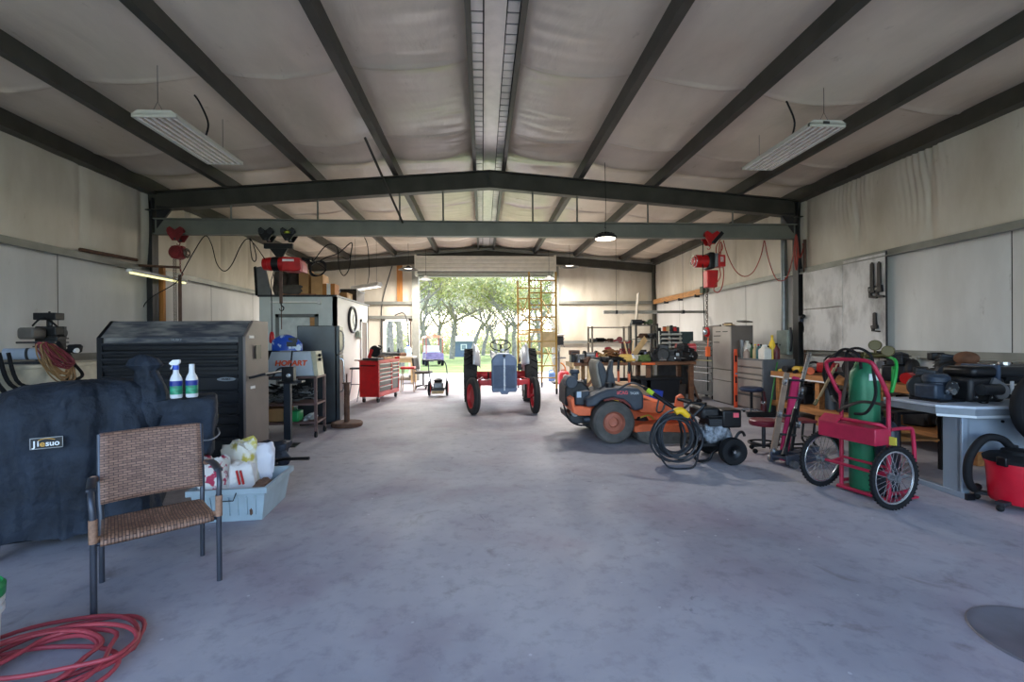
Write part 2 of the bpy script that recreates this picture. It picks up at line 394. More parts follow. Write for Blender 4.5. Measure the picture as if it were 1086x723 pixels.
# roll-up door coil above the opening
RUL = mat('roller_door_cream', '#d9d6c8', .45, .1, var=.05)
d1 = thing('roller_door', 'cream slatted roll-up door wound up above the open doorway', 'door', (0, YB-.12, 0))
b = B()
for k in range(4):
    z = DZ+.13+k*.13; b.prism([(-.32, z+.004), (-.335, z+.02), (-.335, z+.115), (-.32, z+.13), (.1, z+.13), (.1, z+.004)], 'x', DX0-.02, DX1+.02)
obj('rolled_curtain', b, RUL, d1)
obj('bottom_bar', B().box(DX0, DX1, -.30, -.22, DZ+.04, DZ+.13), JMB, d1)
for x in (DX0-.08, DX1+.02): obj('end_bracket', B().box(x, x+.06, -.36, .08, DZ-.02, DZ+.68), RUL, d1)

# ---- steel frames
def rafter(y, th, h, m):
    b = B()
    for y0, y1, zo0, zo1 in ((y-.006, y+.006, -h, 0), (y-th/2, y+th/2, -.016, 0), (y-th/2, y+th/2, -h, -h+.016)):
        pts = [(XL, zr(XL)+zo0), (RC, zr(RC)+zo0), (XR, zr(XR)+zo0), (XR, zr(XR)+zo1), (RC, zr(RC)+zo1), (XL, zr(XL)+zo1)]
        b.prism(pts, 'y', y0, y1)
    for x in (RC,): b.box(x-.01, x+.01, y-th/2, y+th/2, zr(x)-h, zr(x))
    return b
struct('main_rafter', rafter(YF+.08, .16, .33, STLD), STLD)
struct('back_rafter', rafter(YB-.05, .14, .30, STLD), STLD)
def ibeam_x(x0, x1, y, z0, z1, th):
    b = B(); b.box(x0, x1, y-.006, y+.006, z0, z1); b.box(x0, x1, y-th/2, y+th/2, z0, z0+.018); b.box(x0, x1, y-th/2, y+th/2, z1-.018, z1); return b
struct('tie_beam', ibeam_x(XL+.15, XR-.15, YF+.08, 3.335, 3.62, .13), STLG)
hb = None
for u in (245, 337, 470, 565, 612, 687, 777):
    x = atY(u, 225, YF+.08).x
    struct('beam_hanger', B().cyl((x, YF+.08, 3.6), (x, YF+.08, zr(x)-.31), .016, n=8), STLG)
x = atY(424, 225, YF+.08).x; struct('beam_hanger', B().cyl((x, YF+.08, 3.6), (x, YF+.08, zr(x)-.31), .016, n=8), STLG)
for sx, x in ((1, XL), (-1, XR)):
    b = B(); xa, xb = sorted((x-sx*.02, x+sx*.16))
    b.box(xa, xb, YF+.074, YF+.086, 0, 3.95); b.box(xa, xa+.016, YF, YF+.16, 0, 4.05); b.box(xb-.016, xb, YF, YF+.16, 0, 3.98)
    struct('column_left' if sx > 0 else 'column_right', b, STLK)
    struct('haunch_left' if sx > 0 else 'haunch_right', B().prism([(x+sx*.2, 3.85), (x+sx*.62, zr(x+sx*.62)-.32), (x+sx*.2, zr(x)-.3), ] if True else [], 'y', YF+.06, YF+.10).prism([(x+sx*.2, 3.80), (x+sx*.46, 3.80), (x+sx*.2, 3.45)], 'y', YF+.06, YF+.10), STLK)
    b = B(); b.box(xa, xb, YB-.06, YB-.04, 0, 4.0); b.box(xa, xa+.016, YB-.12, YB+.02, 0, 4.0); b.box(xb-.016, xb, YB-.12, YB+.02, 0, 4.0)
    struct('back_column_left' if sx > 0 else 'back_column_right', b, STLD)
# slender intermediate post on the right wall, angle braces
struct('trim_9', B().box(XR-.12, XR-.04, 8.95, 9.05, 1.5, 4.0), GIR)
a = atY(387, 130, 6.9); e = atY(427, 236, YF-.02)
a.z = zr(a.x)
struct('brace_rod', B().cyl(a, e, .02, n=8), STLD)

struct('trim_10', B().prism([(XL, zr(XL)-.02), (RC, zr(RC)-.02), (XR, zr(XR)-.02), (XR, zr(XR)+.05), (RC, zr(RC)+.05), (XL, zr(XL)+.05)], 'y', YB-.14, YB-.10), TRIM)
x0 = atY(420.5, 300, YB).x; tag(obj('wall_board', B().box(x0, x0+.19, YB+.06, YB+.11, 2.77, 4.05), mat('orange_board', '#b0743a', .7, var=.25, scale=3, aniso=(4, 1, .5), bump=.2)), 'orange-brown board fixed upright on the far wall left of the doorway', 'board')
tag(obj('conduit', B().tube([(-3.35, YB+.06, .3), (-3.5, YB+.06, .5), (-3.52, YB+.06, 2.1), (-3.45, YB+.05, 2.9), (-3.1, YB+.04, 4.1)], .018, 7, sm=5), DKG), 'dark conduit running up the far wall left of the window', 'conduit')
tag(obj('conduit', B().tube([(-2.35, YB-.02, .95), (-2.55, YB+.03, 1.05), (-2.62, YB+.04, 2.0), (-2.75, YB+.02, 2.36), (-3.05, YB+.02, 2.28)], .02, 7, sm=5), DKG), 'dark hose draped over the far wall beside the left door jamb', 'hose')
tag(obj('wall_frame', B().box(-2.52, -2.49, YB+.02, YB+.06, .98, 2.15).box(-2.33, -2.30, YB+.02, YB+.06, .98, 2.15).box(-2.52, -2.30, YB+.02, YB+.06, .95, .98), RUST), 'narrow rusty frame on the far wall right of the window', 'frame')
# ---- camera
cam = bpy.data.cameras.new('camera'); co = bpy.data.objects.new('camera', cam); COL.objects.link(co)
cam.sensor_width = 36; cam.lens = FF/1086*36; cam.clip_start = .05; cam.clip_end = 400
co.matrix_world = Matrix(((_xc.x, _yc.x, -_fw.x, EYE.x), (_xc.y, _yc.y, -_fw.y, EYE.y), (_xc.z, _yc.z, -_fw.z, EYE.z), (0, 0, 0, 1)))
SC.camera = co
SC.view_settings.view_transform = 'Standard'; SC.view_settings.look = 'None'; SC.view_settings.gamma = 1; SC.view_settings.use_curve_mapping = False
SC.view_settings.exposure = EXPOSURE
# ---- light: sky, sun behind the far end, lamps
w = bpy.data.worlds.new('sky'); SC.world = w; w.use_nodes = True; nt = w.node_tree
sk = nt.nodes.new('ShaderNodeTexSky'); sk.sky_type = 'NISHITA'; sk.sun_disc = False; sk.sun_elevation = R(46); sk.sun_rotation = R(10); sk.air_density = 1.0; sk.dust_density = 2.0; sk.altitude = 100
nt.links.new(sk.outputs[0], nt.nodes['Background'].inputs[0]); nt.nodes['Background'].inputs[1].default_value = SKY
sl = bpy.data.lights.new('sun', 'SUN'); sl.energy = SUN; sl.angle = R(.6); sl.color = (1, .95, .87); so = bpy.data.objects.new('sun', sl); COL.objects.link(so)
d = V((-.16, 1, 1.0)).normalized(); so.rotation_euler = d.to_track_quat('Z', 'Y').to_euler()
def lamp(loc, power, size, col=(1, .94, .86), shape='DISK', rot=(0, 0, 0), sy=None):
    l = bpy.data.lights.new('lamp_light', 'AREA'); l.energy = power; l.size = size; l.color = col; l.shape = shape
    if sy: l.size_y = sy
    o = bpy.data.objects.new('lamp_light', l); COL.objects.link(o); o.location = loc; o.rotation_euler = rot; return o
# ================================================================== outside
def ground_z(x, y): return 0.0 if -20 < y < 19 else -.018*(y-19) if y >= 19 else -.05
GRS = mat('lawn_green', '#6f8a3c', .9, var=.3, scale=.6, col2='#959c58', bump=.4, bscale=40)
APR = mat('pale_concrete_apron', '#c9c4ba', .8, var=.08, scale=2)
b = B(); b.grid(lambda u, v: (-70+140*u, 16.4+110*v, -.012+ground_z(0, 16.4+110*v)), 20, 40)
struct('ground_1', b, GRS)
struct('ground_2', B().box(-70, 70, -60, 16.42, -.2, -.16), GRS)
struct('apron_back', B().box(-9, 9, YB+.34, 19.6, -.1, -.004), APR)
struct('apron_front', B().box(-12, 12, -14, Y0, -.12, -.01), APR)
BARK = mat('oak_bark', '#948a80', .9, var=.3, scale=6, bump=.5)
def leaf_mat(name, a, c):
    m = bpy.data.materials.new(name); m.use_nodes = True; nt = m.node_tree; N = nt.nodes; L = nt.links
    p = N['Principled BSDF']; o = N['Material Output']
    ge = N.new('ShaderNodeNewGeometry'); r = N.new('ShaderNodeValToRGB'); e = r.color_ramp.elements; e[0].color = (*hx(a), 1); e[1].color = (*hx(c), 1)
    L.new(ge.outputs['Random Per Island'], r.inputs[0]); L.new(r.outputs[0], p.inputs['Base Color']); p.inputs['Roughness'].default_value = .6
    t = N.new('ShaderNodeBsdfTranslucent'); L.new(r.outputs[0], t.inputs[0]); x = N.new('ShaderNodeMixShader'); x.inputs[0].default_value = .45
    L.new(p.outputs[0], x.inputs[1]); L.new(t.outputs[0], x.inputs[2]); L.new(x.outputs[0], o.inputs['Surface']); return m
LEAF = leaf_mat('oak_leaves', '#8f9652', '#c8c592'); LEAF2 = leaf_mat('pale_oak_leaves', '#bcb999', '#e2ddca')
def grow(b, tips, p, d, L_, r, lev, rnd):
    pts = [p]; dirs = d.copy(); n = 5
    for i in range(n):
        dirs = (dirs+V((rnd.uniform(-1, 1), rnd.uniform(-1, 1), rnd.uniform(-.4, .7)))*.28).normalized(); pts.append(pts[-1]+dirs*(L_/n))
    b.tube(pts, [r*(1-.45*i/n) for i in range(n+1)], 7 if lev < 2 else 4)
    if lev >= 4: tips += pts[2:]; return
    if lev >= 3: tips += pts[3:]
    for k in range(3 if lev < 3 else 2):
        a = pts[-1] if k < 2 else pts[3]
        ang = rnd.uniform(0, 2*pi); side = V((cos(ang), sin(ang), rnd.uniform(-.1, .55)))
        grow(b, tips, a, (dirs*.75+side*.8).normalized(), L_*rnd.uniform(.62, .82), r*.55, lev+1, rnd)
def make_tree(seed, h, r, lean, label, nleaf, lm, spread=.75, ls=.12):
    rnd = random.Random(seed); t = thing('oak_tree', label, 'tree', group=None)
    b = B(); tips = []
    trunk = [V((0, 0, -.3)), V((lean*.25, 0, h*.35)), V((lean*.6, .1, h*.7)), V((lean, 0, h))]
    b.tube(trunk, [r*1.25, r*.95, r*.8, r*.7], 9, sm=4)
    for k in range(4):
        a = k*pi/2+rnd.uniform(-.5, .5); grow(b, tips, V(trunk[-1])-V((lean*.05, 0, rnd.uniform(0, .25)*h)), V((cos(a)*spread, sin(a)*spread, rnd.uniform(.45, .9))).normalized(), h*rnd.uniform(.6, .85), r*.62, 1, rnd)
    obj('trunk', b, BARK, t)
    c = B()
    for i in range(nleaf):
        q = rnd.choice(tips)+V((rnd.gauss(0, .35), rnd.gauss(0, .35), rnd.gauss(0, .28)))
        u = V((rnd.uniform(-1, 1), rnd.uniform(-1, 1), rnd.uniform(-1, 1))).normalized(); w_ = u.orthogonal().normalized(); s_ = rnd.uniform(.6, 1.3)*ls
        c._f([c._v(q+u*s_), c._v(q+w_*s_*.7), c._v(q-u*s_), c._v(q-w_*s_*.7)])
    obj('crown', c, lm, t, sharp=10)
    return t
T1 = make_tree(3, 3.6, .20, .4, 'tall grey oak trunk rising just in front of the blue shed', 3600, LEAF)
T2 = make_tree(11, 2.9, .15, 1.0, 'x', 2800, LEAF2); T3 = make_tree(23, 2.7, .17, -.8, 'x', 3000, LEAF)
def put(t, u, y, sc, rz, label, first=False):
    o = t if first else copy_tree(t); p = atY(u, 361, y); o.location = (p.x, y, ground_z(p.x, y)); o.scale = (sc,)*3; o.rotation_euler = (0, 0, rz); o['label'] = label; o['group'] = 'oak trees beyond the far doorway'; return o
put(T1, 479, 47, 1.25, .3, 'tall grey oak trunk rising just in front of the blue shed', True)
put(T2, 499, 44, 1.25, .0, 'oak with leaning forked trunk at the right end of the blue shed', True)
put(T3, 457, 38, 1.3, .6, 'oak whose long branch reaches over the striped cart roof', True)
put(T2, 527, 52, 1.3, 2.2, 'pale oak seen just above the tractor steering wheel')
put(T3, 545, 40, 1.15, 1.7, 'pale oak seen behind the scaffold ladder')
put(T1, 574, 46, 1.15, 2.9, 'oak at the right edge of the far doorway')
put(T1, 413, 26, .95, 1.2, 'left of two thick grey oak trunks in the far window')
put(T1, 425.5, 28, .95, 4.0, 'right of two thick grey oak trunks in the far window')
for i, (u, y, t) in enumerate(((440, 66, T2), (466, 72, T1), (490, 70, T2), (512, 68, T3), (536, 74, T1), (560, 70, T2), (590, 64, T3))):
    o = put(t, u, y, 1.5, i*1.3, 'distant hazy oak in the tree line far beyond the lawn')
    o['group'] = 'distant tree line'
# blue shed
SHB = mat('shed_slate_blue', '#6a7890', .6, var=.06); SHW = mat('shed_white_trim', '#eeeeec', .5, var=.03)
p = atY(490.5, 378, 58); z0 = ground_z(0, 58)
sh = thing('garden_shed', 'slate blue garden shed with a white roof beyond the lawn', 'shed', (p.x, 58, z0), .18)
obj('wall', B().box(-1.15, 1.15, -1.2, 1.2, 0, 1.95), SHB, sh)
obj('end_wall', B().prism([(-1.22, 0), (1.22, 0), (1.22, 1.98), (0, 2.3), (-1.22, 1.98)], 'x', -1.22, -1.15), SHW, sh)
obj('roof', B().prism([(-1.45, 1.92), (0, 2.48), (1.45, 1.92), (1.45, 2.0), (0, 2.58), (-1.45, 2.0)], 'x', -1.4, 1.3), SHW, sh)
wf = obj('window', B().box(-.38, .38, -1.25, -1.19, .85, 1.6), SHW, sh); obj('pane', B().box(-.26, .26, -1.27, -1.24, .95, 1.5).box(-.02, .02, -1.28, -1.26, .95, 1.5), mat('shed_pane', '#8b98a6', .2), wf)
# golf cart
p = atY(459, 388, 29); z0 = ground_z(0, 29)
g = thing('golf_cart', 'purple and red golf cart with an orange and white canopy on the lawn', 'golf cart', (p.x, 29, z0), .25)
PUR_ = mat('cart_purple', '#8a7398', .5, var=.2); CNP = mat('canopy_stripes', '#e0875a', .6, var=.3, scale=5, col2='#f0cdb4')
obj('canopy', B().prism([(-.62, 1.72), (.62, 1.72), (.5, 1.84), (0, 1.95), (-.5, 1.84)], 'y', -.9, .9), CNP, g)
for sx in (-.5, .5):
    for sy in (-.75, .75): obj('canopy_post', B().cyl((sx, sy, .75), (sx, sy, 1.74), .03), mat('cart_red', '#c5484a', .4), g)
obj('body', B().prism([(-1.0, .32), (1.0, .32), (1.0, .62), (.7, .82), (.2, .82), (.1, .45), (-.35, .45), (-.45, .78), (-.9, .78)], 'x', -.55, .55), PUR_, g, bev=.04)
obj('bench_seat', B().box(-.5, .5, .2, .65, .8, .92).box(-.5, .5, .62, .72, .9, 1.25), SHW, g, bev=.03)
for sx in (-.5, .5):
    for sy in (-.65, .65):
        bt, br = B(), B(); wheel(bt, br, (sx, sy, .22), .22, .16); wl = obj('wheel', bt, BLK, g); obj('hub', br, GRYM, wl)

# pale thicket at the far edge of the lawn
rnd = random.Random(4); c = B()
for i in range(9000):
    x = rnd.uniform(-26, 34); y = 92+rnd.uniform(-2, 6); z = abs(rnd.gauss(0, 2.6))+ground_z(0, y)*1.0
    q = V((x, y, z)); u = V((rnd.uniform(-1, 1), rnd.uniform(-1, 1), rnd.uniform(-1, 1))).normalized(); w_ = u.orthogonal().normalized(); s_ = rnd.uniform(.2, .5)
    c._f([c._v(q+u*s_), c._v(q+w_*s_*.7), c._v(q-u*s_), c._v(q-w_*s_*.7)])
o = obj('thicket', c, leaf_mat('thicket_leaves', '#b9bb86', '#dcd9b0'), sharp=10); tag(o, 'pale green thicket of brush along the far edge of the lawn', 'brush', kind='stuff')
# ================================================================== lamps
GLOW = mat('lamp_lens_glow', '#fff6e6', .4, var=.01, emit=4.0)
LBLK = mat('lamp_black_housing', '#1d1d1f', .45, .3)
def disc_lamp(u, v, y, d, label, power, kind):
    p = atY(u, v, y); top = zr(p.x)
    t = thing('high_bay_lamp', label, 'lamp', (p.x, y, p.z), 0, 'round hanging lamps')
    if kind == 'disc':
        b = B().lathe([(.001, .10), (d*.22, .10), (d*.25, .06), (d*.44, .055), (d*.5, .035), (d*.5, 0), (d*.46, -.004), (d*.46, .01), (.001, .01)], n=32)
        for k in range(12): a = k*pi/6; b.cbox((d*.3*cos(a), d*.3*sin(a), .065), (d*.22, .012, .03), (0, 0, a))
        obj('housing', b, LBLK, t)
        obj('lens', B().lathe([(.001, -.006), (d*.45, -.006), (d*.45, .004), (.001, .004)], n=32), GLOW, t)
        dz = -.02
    else:
        obj('shade', B().lathe([(.02, .13), (.05, .12), (.06, .085), (d*.25, .06), (d*.5, .0), (d*.49, -.004), (d*.24, .05), (.02, .07)], n=32), LBLK if kind == 'dark' else WHT, t)
        obj('lens', B().lathe([(.001, .04), (d*.22, .045), (d*.22, .055), (.001, .055)], n=28), GLOW, t); dz = -.03
    obj('hook', B().tube([(0, 0, .1), (0, 0, .16), (.015, 0, .18), (0, 0, .2), (-.012, 0, .185)], .005, 6), DKG, t)
    obj('cord', B().tube([(0, 0, .18), (.01, 0, (top-p.z)*.5), (0, 0, top-p.z+.02)], .005, 5, sm=5), BLK, t)
    lamp((p.x, y, p.z+dz), power, d*.8)
disc_lamp(642, 253, 7.7, .38, 'black round hanging lamp with glowing lens in front of the tie beam', 70, 'disc')
disc_lamp(433, 286, 14.2, .62, 'dark dome lamp hanging left of the roll-up door', 175, 'dark')
disc_lamp(604, 283, 14.2, .62, 'dark dome lamp hanging right of the roll-up door', 175, 'dark')
disc_lamp(451.5, 296.5, 15.3, .46, 'white hanging lamp in the left end of the far doorway', 70, 'white')
disc_lamp(582, 296, 15.3, .46, 'white hanging lamp behind the scaffold ladder top', 70, 'white')
FIXW = mat('fixture_white_enamel', '#d9d8cc', .4, .1, var=.03); TUBE = mat('fluorescent_tube_glass', '#f3f1ea', .2, var=.02); SLOT = mat('fixture_reflector', '#8f8a84', .25, .6, var=.1)
def bay_fixture(corner_near, far, w, label, sgn):
    # six-tube fixture hung along the building
    a, c = corner_near, far; L_ = (c-a).length; ang = atan2(c.y-a.y, c.x-a.x)-pi/2
    t = thing('fluorescent_fixture', label, 'light fixture', a, ang, 'six-tube hanging light fixtures')
    hw = w/2
    obj('housing', B().prism([(-hw, 0), (-hw, .035), (-hw+.06, .075), (hw-.06, .075), (hw, .035), (hw, 0), (hw-.015, 0), (hw-.015, .03), (-hw+.015, .03), (-hw+.015, 0)], 'y', .0, L_).box(-hw, hw, 0, .02, 0, .04).box(-hw, hw, L_-.02, L_, 0, .04), FIXW, t)
    for k in range(6):
        x = -hw+.045+(w-.09)*k/5; obj('tube', B().cyl((x, .03, .008), (x, L_-.03, .008), .013, n=8), TUBE, t)
    for k in range(5):
        x = -hw+.045+(w-.09)*(k+.5)/5; obj('reflector_rib', B().prism([(x-.018, .03), (x, -.002), (x+.018, .03)], 'y', .02, L_-.02), SLOT, t)
    for yy in (.06, L_-.06):
        wx = a+Matrix.Rotation(ang, 3, 'Z') @ V((0, yy, 0)); top = zr(wx.x)-wx.z+.05
        obj('hanger_cable', B().tube([(-.06, yy, .075), (0, yy, .19), (.06, yy, .075)], .003, 5).cyl((0, yy, .19), (0, yy, top), .003, n=5), DKG, t)
    return t, L_, ang
a = atY(163, 124, 5.0); a2 = a+V((0.02, 1.3, 0))
t, L_, ang = bay_fixture(a, a2, .46, 'long white six-tube light fixture hanging on the left side', -1)
obj('power_cord', B().tube([(.05, .75, .07), (.09, .78, .30), (.03, .72, .52), (-.02, .70, zr(a.x)-a.z+.08)], .011, 7, sm=6), BLK, t)
a = atY(878, 134, 5.0); a2 = a+V((0.0, 1.36, 0))
t, L_, ang = bay_fixture(a, a2, .46, 'long white six-tube light fixture hanging on the right side', 1)
obj('power_cord', B().tube([(-.06, .55, .07), (-.04, .5, .28), (-.18, .42, .46), (-.22, .4, zr(a.x)-a.z+.06)], .011, 7, sm=6), BLK, t)
obj('maker_sticker', B().box(-.06, .02, -.003, 0, .028, .06), DKG, t)
# ================================================================== left foreground
def wicker(name, rot, c1, c2, c3, row=.0145, wid=.042):
    m = bpy.data.materials.new(name); m.use_nodes = True; nt = m.node_tree; N = nt.nodes; L = nt.links
    p = N['Principled BSDF']; tc = N.new('ShaderNodeTexCoord'); mp = N.new('ShaderNodeMapping'); mp.inputs['Rotation'].default_value = rot
    L.new(tc.outputs['Object'], mp.inputs[0]); br = N.new('ShaderNodeTexBrick'); L.new(mp.outputs[0], br.inputs['Vector'])
    br.inputs['Scale'].default_value = 1; br.inputs['Brick Width'].default_value = wid; br.inputs['Row Height'].default_value = row; br.inputs['Mortar Size'].default_value = row*.16
    br.inputs['Mortar Smooth'].default_value = .6
    br.inputs['Color1'].default_value = (*hx(c1), 1); br.inputs['Color2'].default_value = (*hx(c2), 1); br.inputs['Mortar'].default_value = (*hx(c3), 1)
    L.new(br.outputs['Color'], p.inputs['Base Color']); p.inputs['Roughness'].default_value = .55
    b = N.new('ShaderNodeBump'); b.invert = True; b.inputs['Strength'].default_value = .8; b.inputs['Distance'].default_value = .004
    L.new(br.outputs['Fac'], b.inputs['Height']); L.new(b.outputs[0], p.inputs['Normal']); return m
WKB = wicker('wicker_back', (-pi/2, 0, 0), '#a27c69', '#836253', '#4a3833'); WKS = wicker('wicker_seat', (0, 0, pi/2), '#9d7762', '#785846', '#3a2b29')
WKW = mat('wicker_wrap', '#94705a', .6, var=.25, scale=60)
CHF = mat('chair_frame_grey', '#4a4e58', .4, .6, var=.15)
ch = thing('wicker_armchair', 'brown woven wicker armchair with grey metal frame in front of the covered grill', 'chair', (-1.905, 2.785, 0), .66)
def seatf(u, v):
    x = -.245+.49*u; y = -.24+.47*v; z = .40-.04*v+.012*sin(pi*u)*0-.02*sin(pi*u)*sin(pi*v)+(-.035*(1-v/.12)**2 if v < .12 else 0); return (x, y, z)
obj('seat', B().grid(seatf, 16, 18), WKS, ch, solid=.022)
def backf(u, v):
    x = -.25+.5*u; return (x, .215+.10*v+.03*(1-(2*u-1)**2)-.012*sin(pi*v), .455+.40*v)
obj('backrest', B().grid(backf, 14, 14), WKB, ch, solid=.024)
for sx in (-1, 1):
    x = sx*.272
    obj('front_leg', B().tube([(x, -.225, 0), (x, -.225, .46), (x*1.02, -.215, .58), (x*1.03, -.17, .635)], .0145, 10, sm=6), CHF, ch)
    arm = obj('armrest', B().grid(lambda u, v, x=x, sx=sx: (x*1.03+(v-.5)*.04-.0*sx, -.18+.44*u, .636+.012*sin(pi*u)-.03*u*u), 12, 2), CHF, ch, solid=.014)
    obj('wicker_wrap', B().tube([(x, -.225, .38), (x, -.225, .5)], .0185, 10), WKW, ch)
    obj('wicker_wrap', B().tube([(x*.9, -.19, .385), (x, -.222, .40)], .0155, 8), WKW, ch); obj('wicker_wrap', B().tube([(x*1.03, .16, .622), (x*1.0, .26, .60)], .019, 8), WKW, ch)
    obj('back_leg', B().tube([(sx*.245, .215, 0), (sx*.245, .20, .40), (sx*.25, .225, .47), (sx*.252, .315, .85)], .0135, 10), CHF, ch)
obj('seat_rail', B().tube([(-.24, .19, .335), (.24, .19, .335)], .010, 8), CHF, ch); obj('seat_rail', B().tube([(-.268, -.17, .352), (.268, -.17, .352)], .010, 8), CHF, ch)
# ---- covered grill
CLO = mat('black_cover_cloth', '#252c37', .72, spec=.3, var=.45, scale=4, bump=1.0, bscale=7)
GX, GY, GA = -3.13, 3.12, .50
gr = thing('covered_grill', 'barbecue grill wrapped in a black cloth cover behind the wicker armchair', 'grill', (GX, GY, 0), GA)
def rrect(u, x0, x1, y0, y1, r):
    # point on a rounded rectangle at parameter u (0..1)
    w, d = x1-x0-2*r, y1-y0-2*r; P_ = 2*(w+d)+2*pi*r; s_ = u*P_
    segs = [(w, (x0+r, y0), (1, 0), None), (pi*r/2, (x1-r, y0+r), None, -pi/2), (d, (x1, y0+r), (0, 1), None), (pi*r/2, (x1-r, y1-r), None, 0), (w, (x1-r, y1), (-1, 0), None), (pi*r/2, (x0+r, y1-r), None, pi/2), (d, (x0, y1-r), (0, -1), None), (pi*r/2, (x0+r, y0+r), None, pi)]
    for L_, p, dr, a in segs:
        if s_ <= L_:
            return (p[0]+dr[0]*s_, p[1]+dr[1]*s_) if dr else (p[0]+r*cos(a+s_/r), p[1]+r*sin(a+s_/r))
        s_ -= L_
    return (x0+r, y0)
def drape(x0, x1, y0, y1, levels, seed, amp=.02, n=90, r=.07, hem=0.0):
    b = B(); rings = []
    cx, cy = (x0+x1)/2, (y0+y1)/2
    for k, (z, sc, sh) in enumerate(levels):
        ring = []
        for i in range(n):
            x, y = rrect(i/n, x0, x1, y0, y1, r)
            X_, Y_ = cx+(x-cx)*sc, cy+(y-cy)*sc+sh
            q = V((x*6+seed, y*6, z*2.2)); a = NZ.noise(q)*amp*1.6+NZ.noise(V((x*17, y*17+seed, z*5+x*9)))*amp*.8
            fold = max(0, 1-abs(((x*1.3+y-z*.9+seed) % .42)-.1)/.06)*amp*.7
            nrm = V((X_-cx, Y_-cy, 0)).normalized()
            f = 1 if z < levels[-1][0]-.02 else .5
            zz = z+(NZ.noise(V((x*5, y*5, seed)))*hem if k == 0 else NZ.noise(q*1.5)*amp*.5)
            ring.append(V((X_, Y_, zz))+nrm*(a+fold)*f)
        rings.append(ring)
    b.rings(rings); return b
lv = [(.09, 1.0, 0), (.2, .99, 0), (.35, .985, 0), (.5, .98, 0), (.62, .98, 0), (.74, .985, 0), (.84, .985, .005), (.93, .955, .015), (1.0, .91, .025), (1.06, .83, .03), (1.10, .68, .04), (1.115, .3, .04), (1.12, .05, .04)]
obj('cloth_cover', drape(-.04, .80, 0, .62, lv, 3.1, .034, 150, .1, .05), CLO, gr, sharp=70)
lv = [(.50, .80, 0), (.62, .86, 0), (.75, .94, 0), (.86, 1.0, 0), (.93, 1.0, 0), (.955, .97, 0), (.96, .6, 0), (.96, .05, 0)]
obj('cover_shelf_end', drape(.70, 1.20, .06, .56, lv, 8.3, .024, 110, .05, .05), CLO, gr, sharp=70)
b = B(); rings = []
for k in range(15):
    t_ = k/14; z = .72+.59*t_; rr = (.074+.022*sin(t_*5)) * (1-.05*t_) if t_ < .8 else .10*sqrt(max(.02, 1-((t_-.8)/.2)**2))
    rings.append([V((.745+rr*1.15*cos(a)+.03*sin(t_*4), .11+.15*t_+rr*sin(a), z))+V((cos(a), sin(a), 0))*(.022*NZ.noise(V((cos(a)*2.2, sin(a)*2.2, z*6)))+.018*abs(NZ.noise(V((cos(a)*4, sin(a)*4+z*9, z*4))))) for a in [2*pi*i/36 for i in range(36)]])
b.rings(rings); obj('chimney_cover', b, CLO, gr, sharp=60)
obj('drawstring', B().tube([(1.0, .03, .66), (1.14, .05, .63), (1.21, .2, .64), (1.2, .42, .66)], .006, 6, sm=5), mat('grey_string', '#8b909a', .7), gr)
lg = obj('logo_patch', B().box(.17, .33, -.026, -.022, .70, .775), mat('logo_black', '#101114', .5), gr)
lb = B()
for q in ((.17, .33, .770, .775), (.17, .33, .70, .705), (.17, .174, .70, .775), (.326, .33, .70, .775)): lb.box(q[0], q[1], -.0285, -.026, q[2], q[3])
obj('patch_border', lb, GRYM, lg)
LW = mat('logo_white', '#eceff2', .4, var=.01)
text('patch_lettering', 'J', .056, LW, lg, (.184, -.0275, .733), (pi/2, 0, 0), align='LEFT', bold=.001)
text('patch_letter', 'i', .052, LW, lg, (.2035, -.0275, .735), (pi/2, 0, 0), align='LEFT', bold=.001)
text('patch_letter', 'e', .056, mat('logo_gold', '#d9a441', .4, var=.01), lg, (.2295, -.0275, .733), (pi/2, 0, 0), bold=.001)
text('patch_letter', 'suo', .052, LW, lg, (.2445, -.0275, .733), (pi/2, 0, 0), align='LEFT', sx=.92, bold=.001)
obj('patch_arc', B().tube([(.21, -.027, .757), (.235, -.027, .766), (.26, -.027, .766), (.29, -.027, .757)], .0025, 6, sm=4), mat('logo_gold', '#d9a441'), lg)
bt, br = B(), B(); wheel(bt, br, (-.02, -.0, .095), .095, .05, 'x', .5); wo = obj('wheel', bt, DKG, gr); obj('hub', br, GRYM, wo)
bt, br = B(), B(); wheel(bt, br, (.02, .56, .095), .095, .05, 'x', .5); wo = obj('wheel', bt, DKG, gr); obj('hub', br, GRYM, wo)
for x, y in ((.72, .08), (.72, .54)): obj('leg', B().cyl((x, y, 0), (x, y, .3), .02), BLKM, gr)
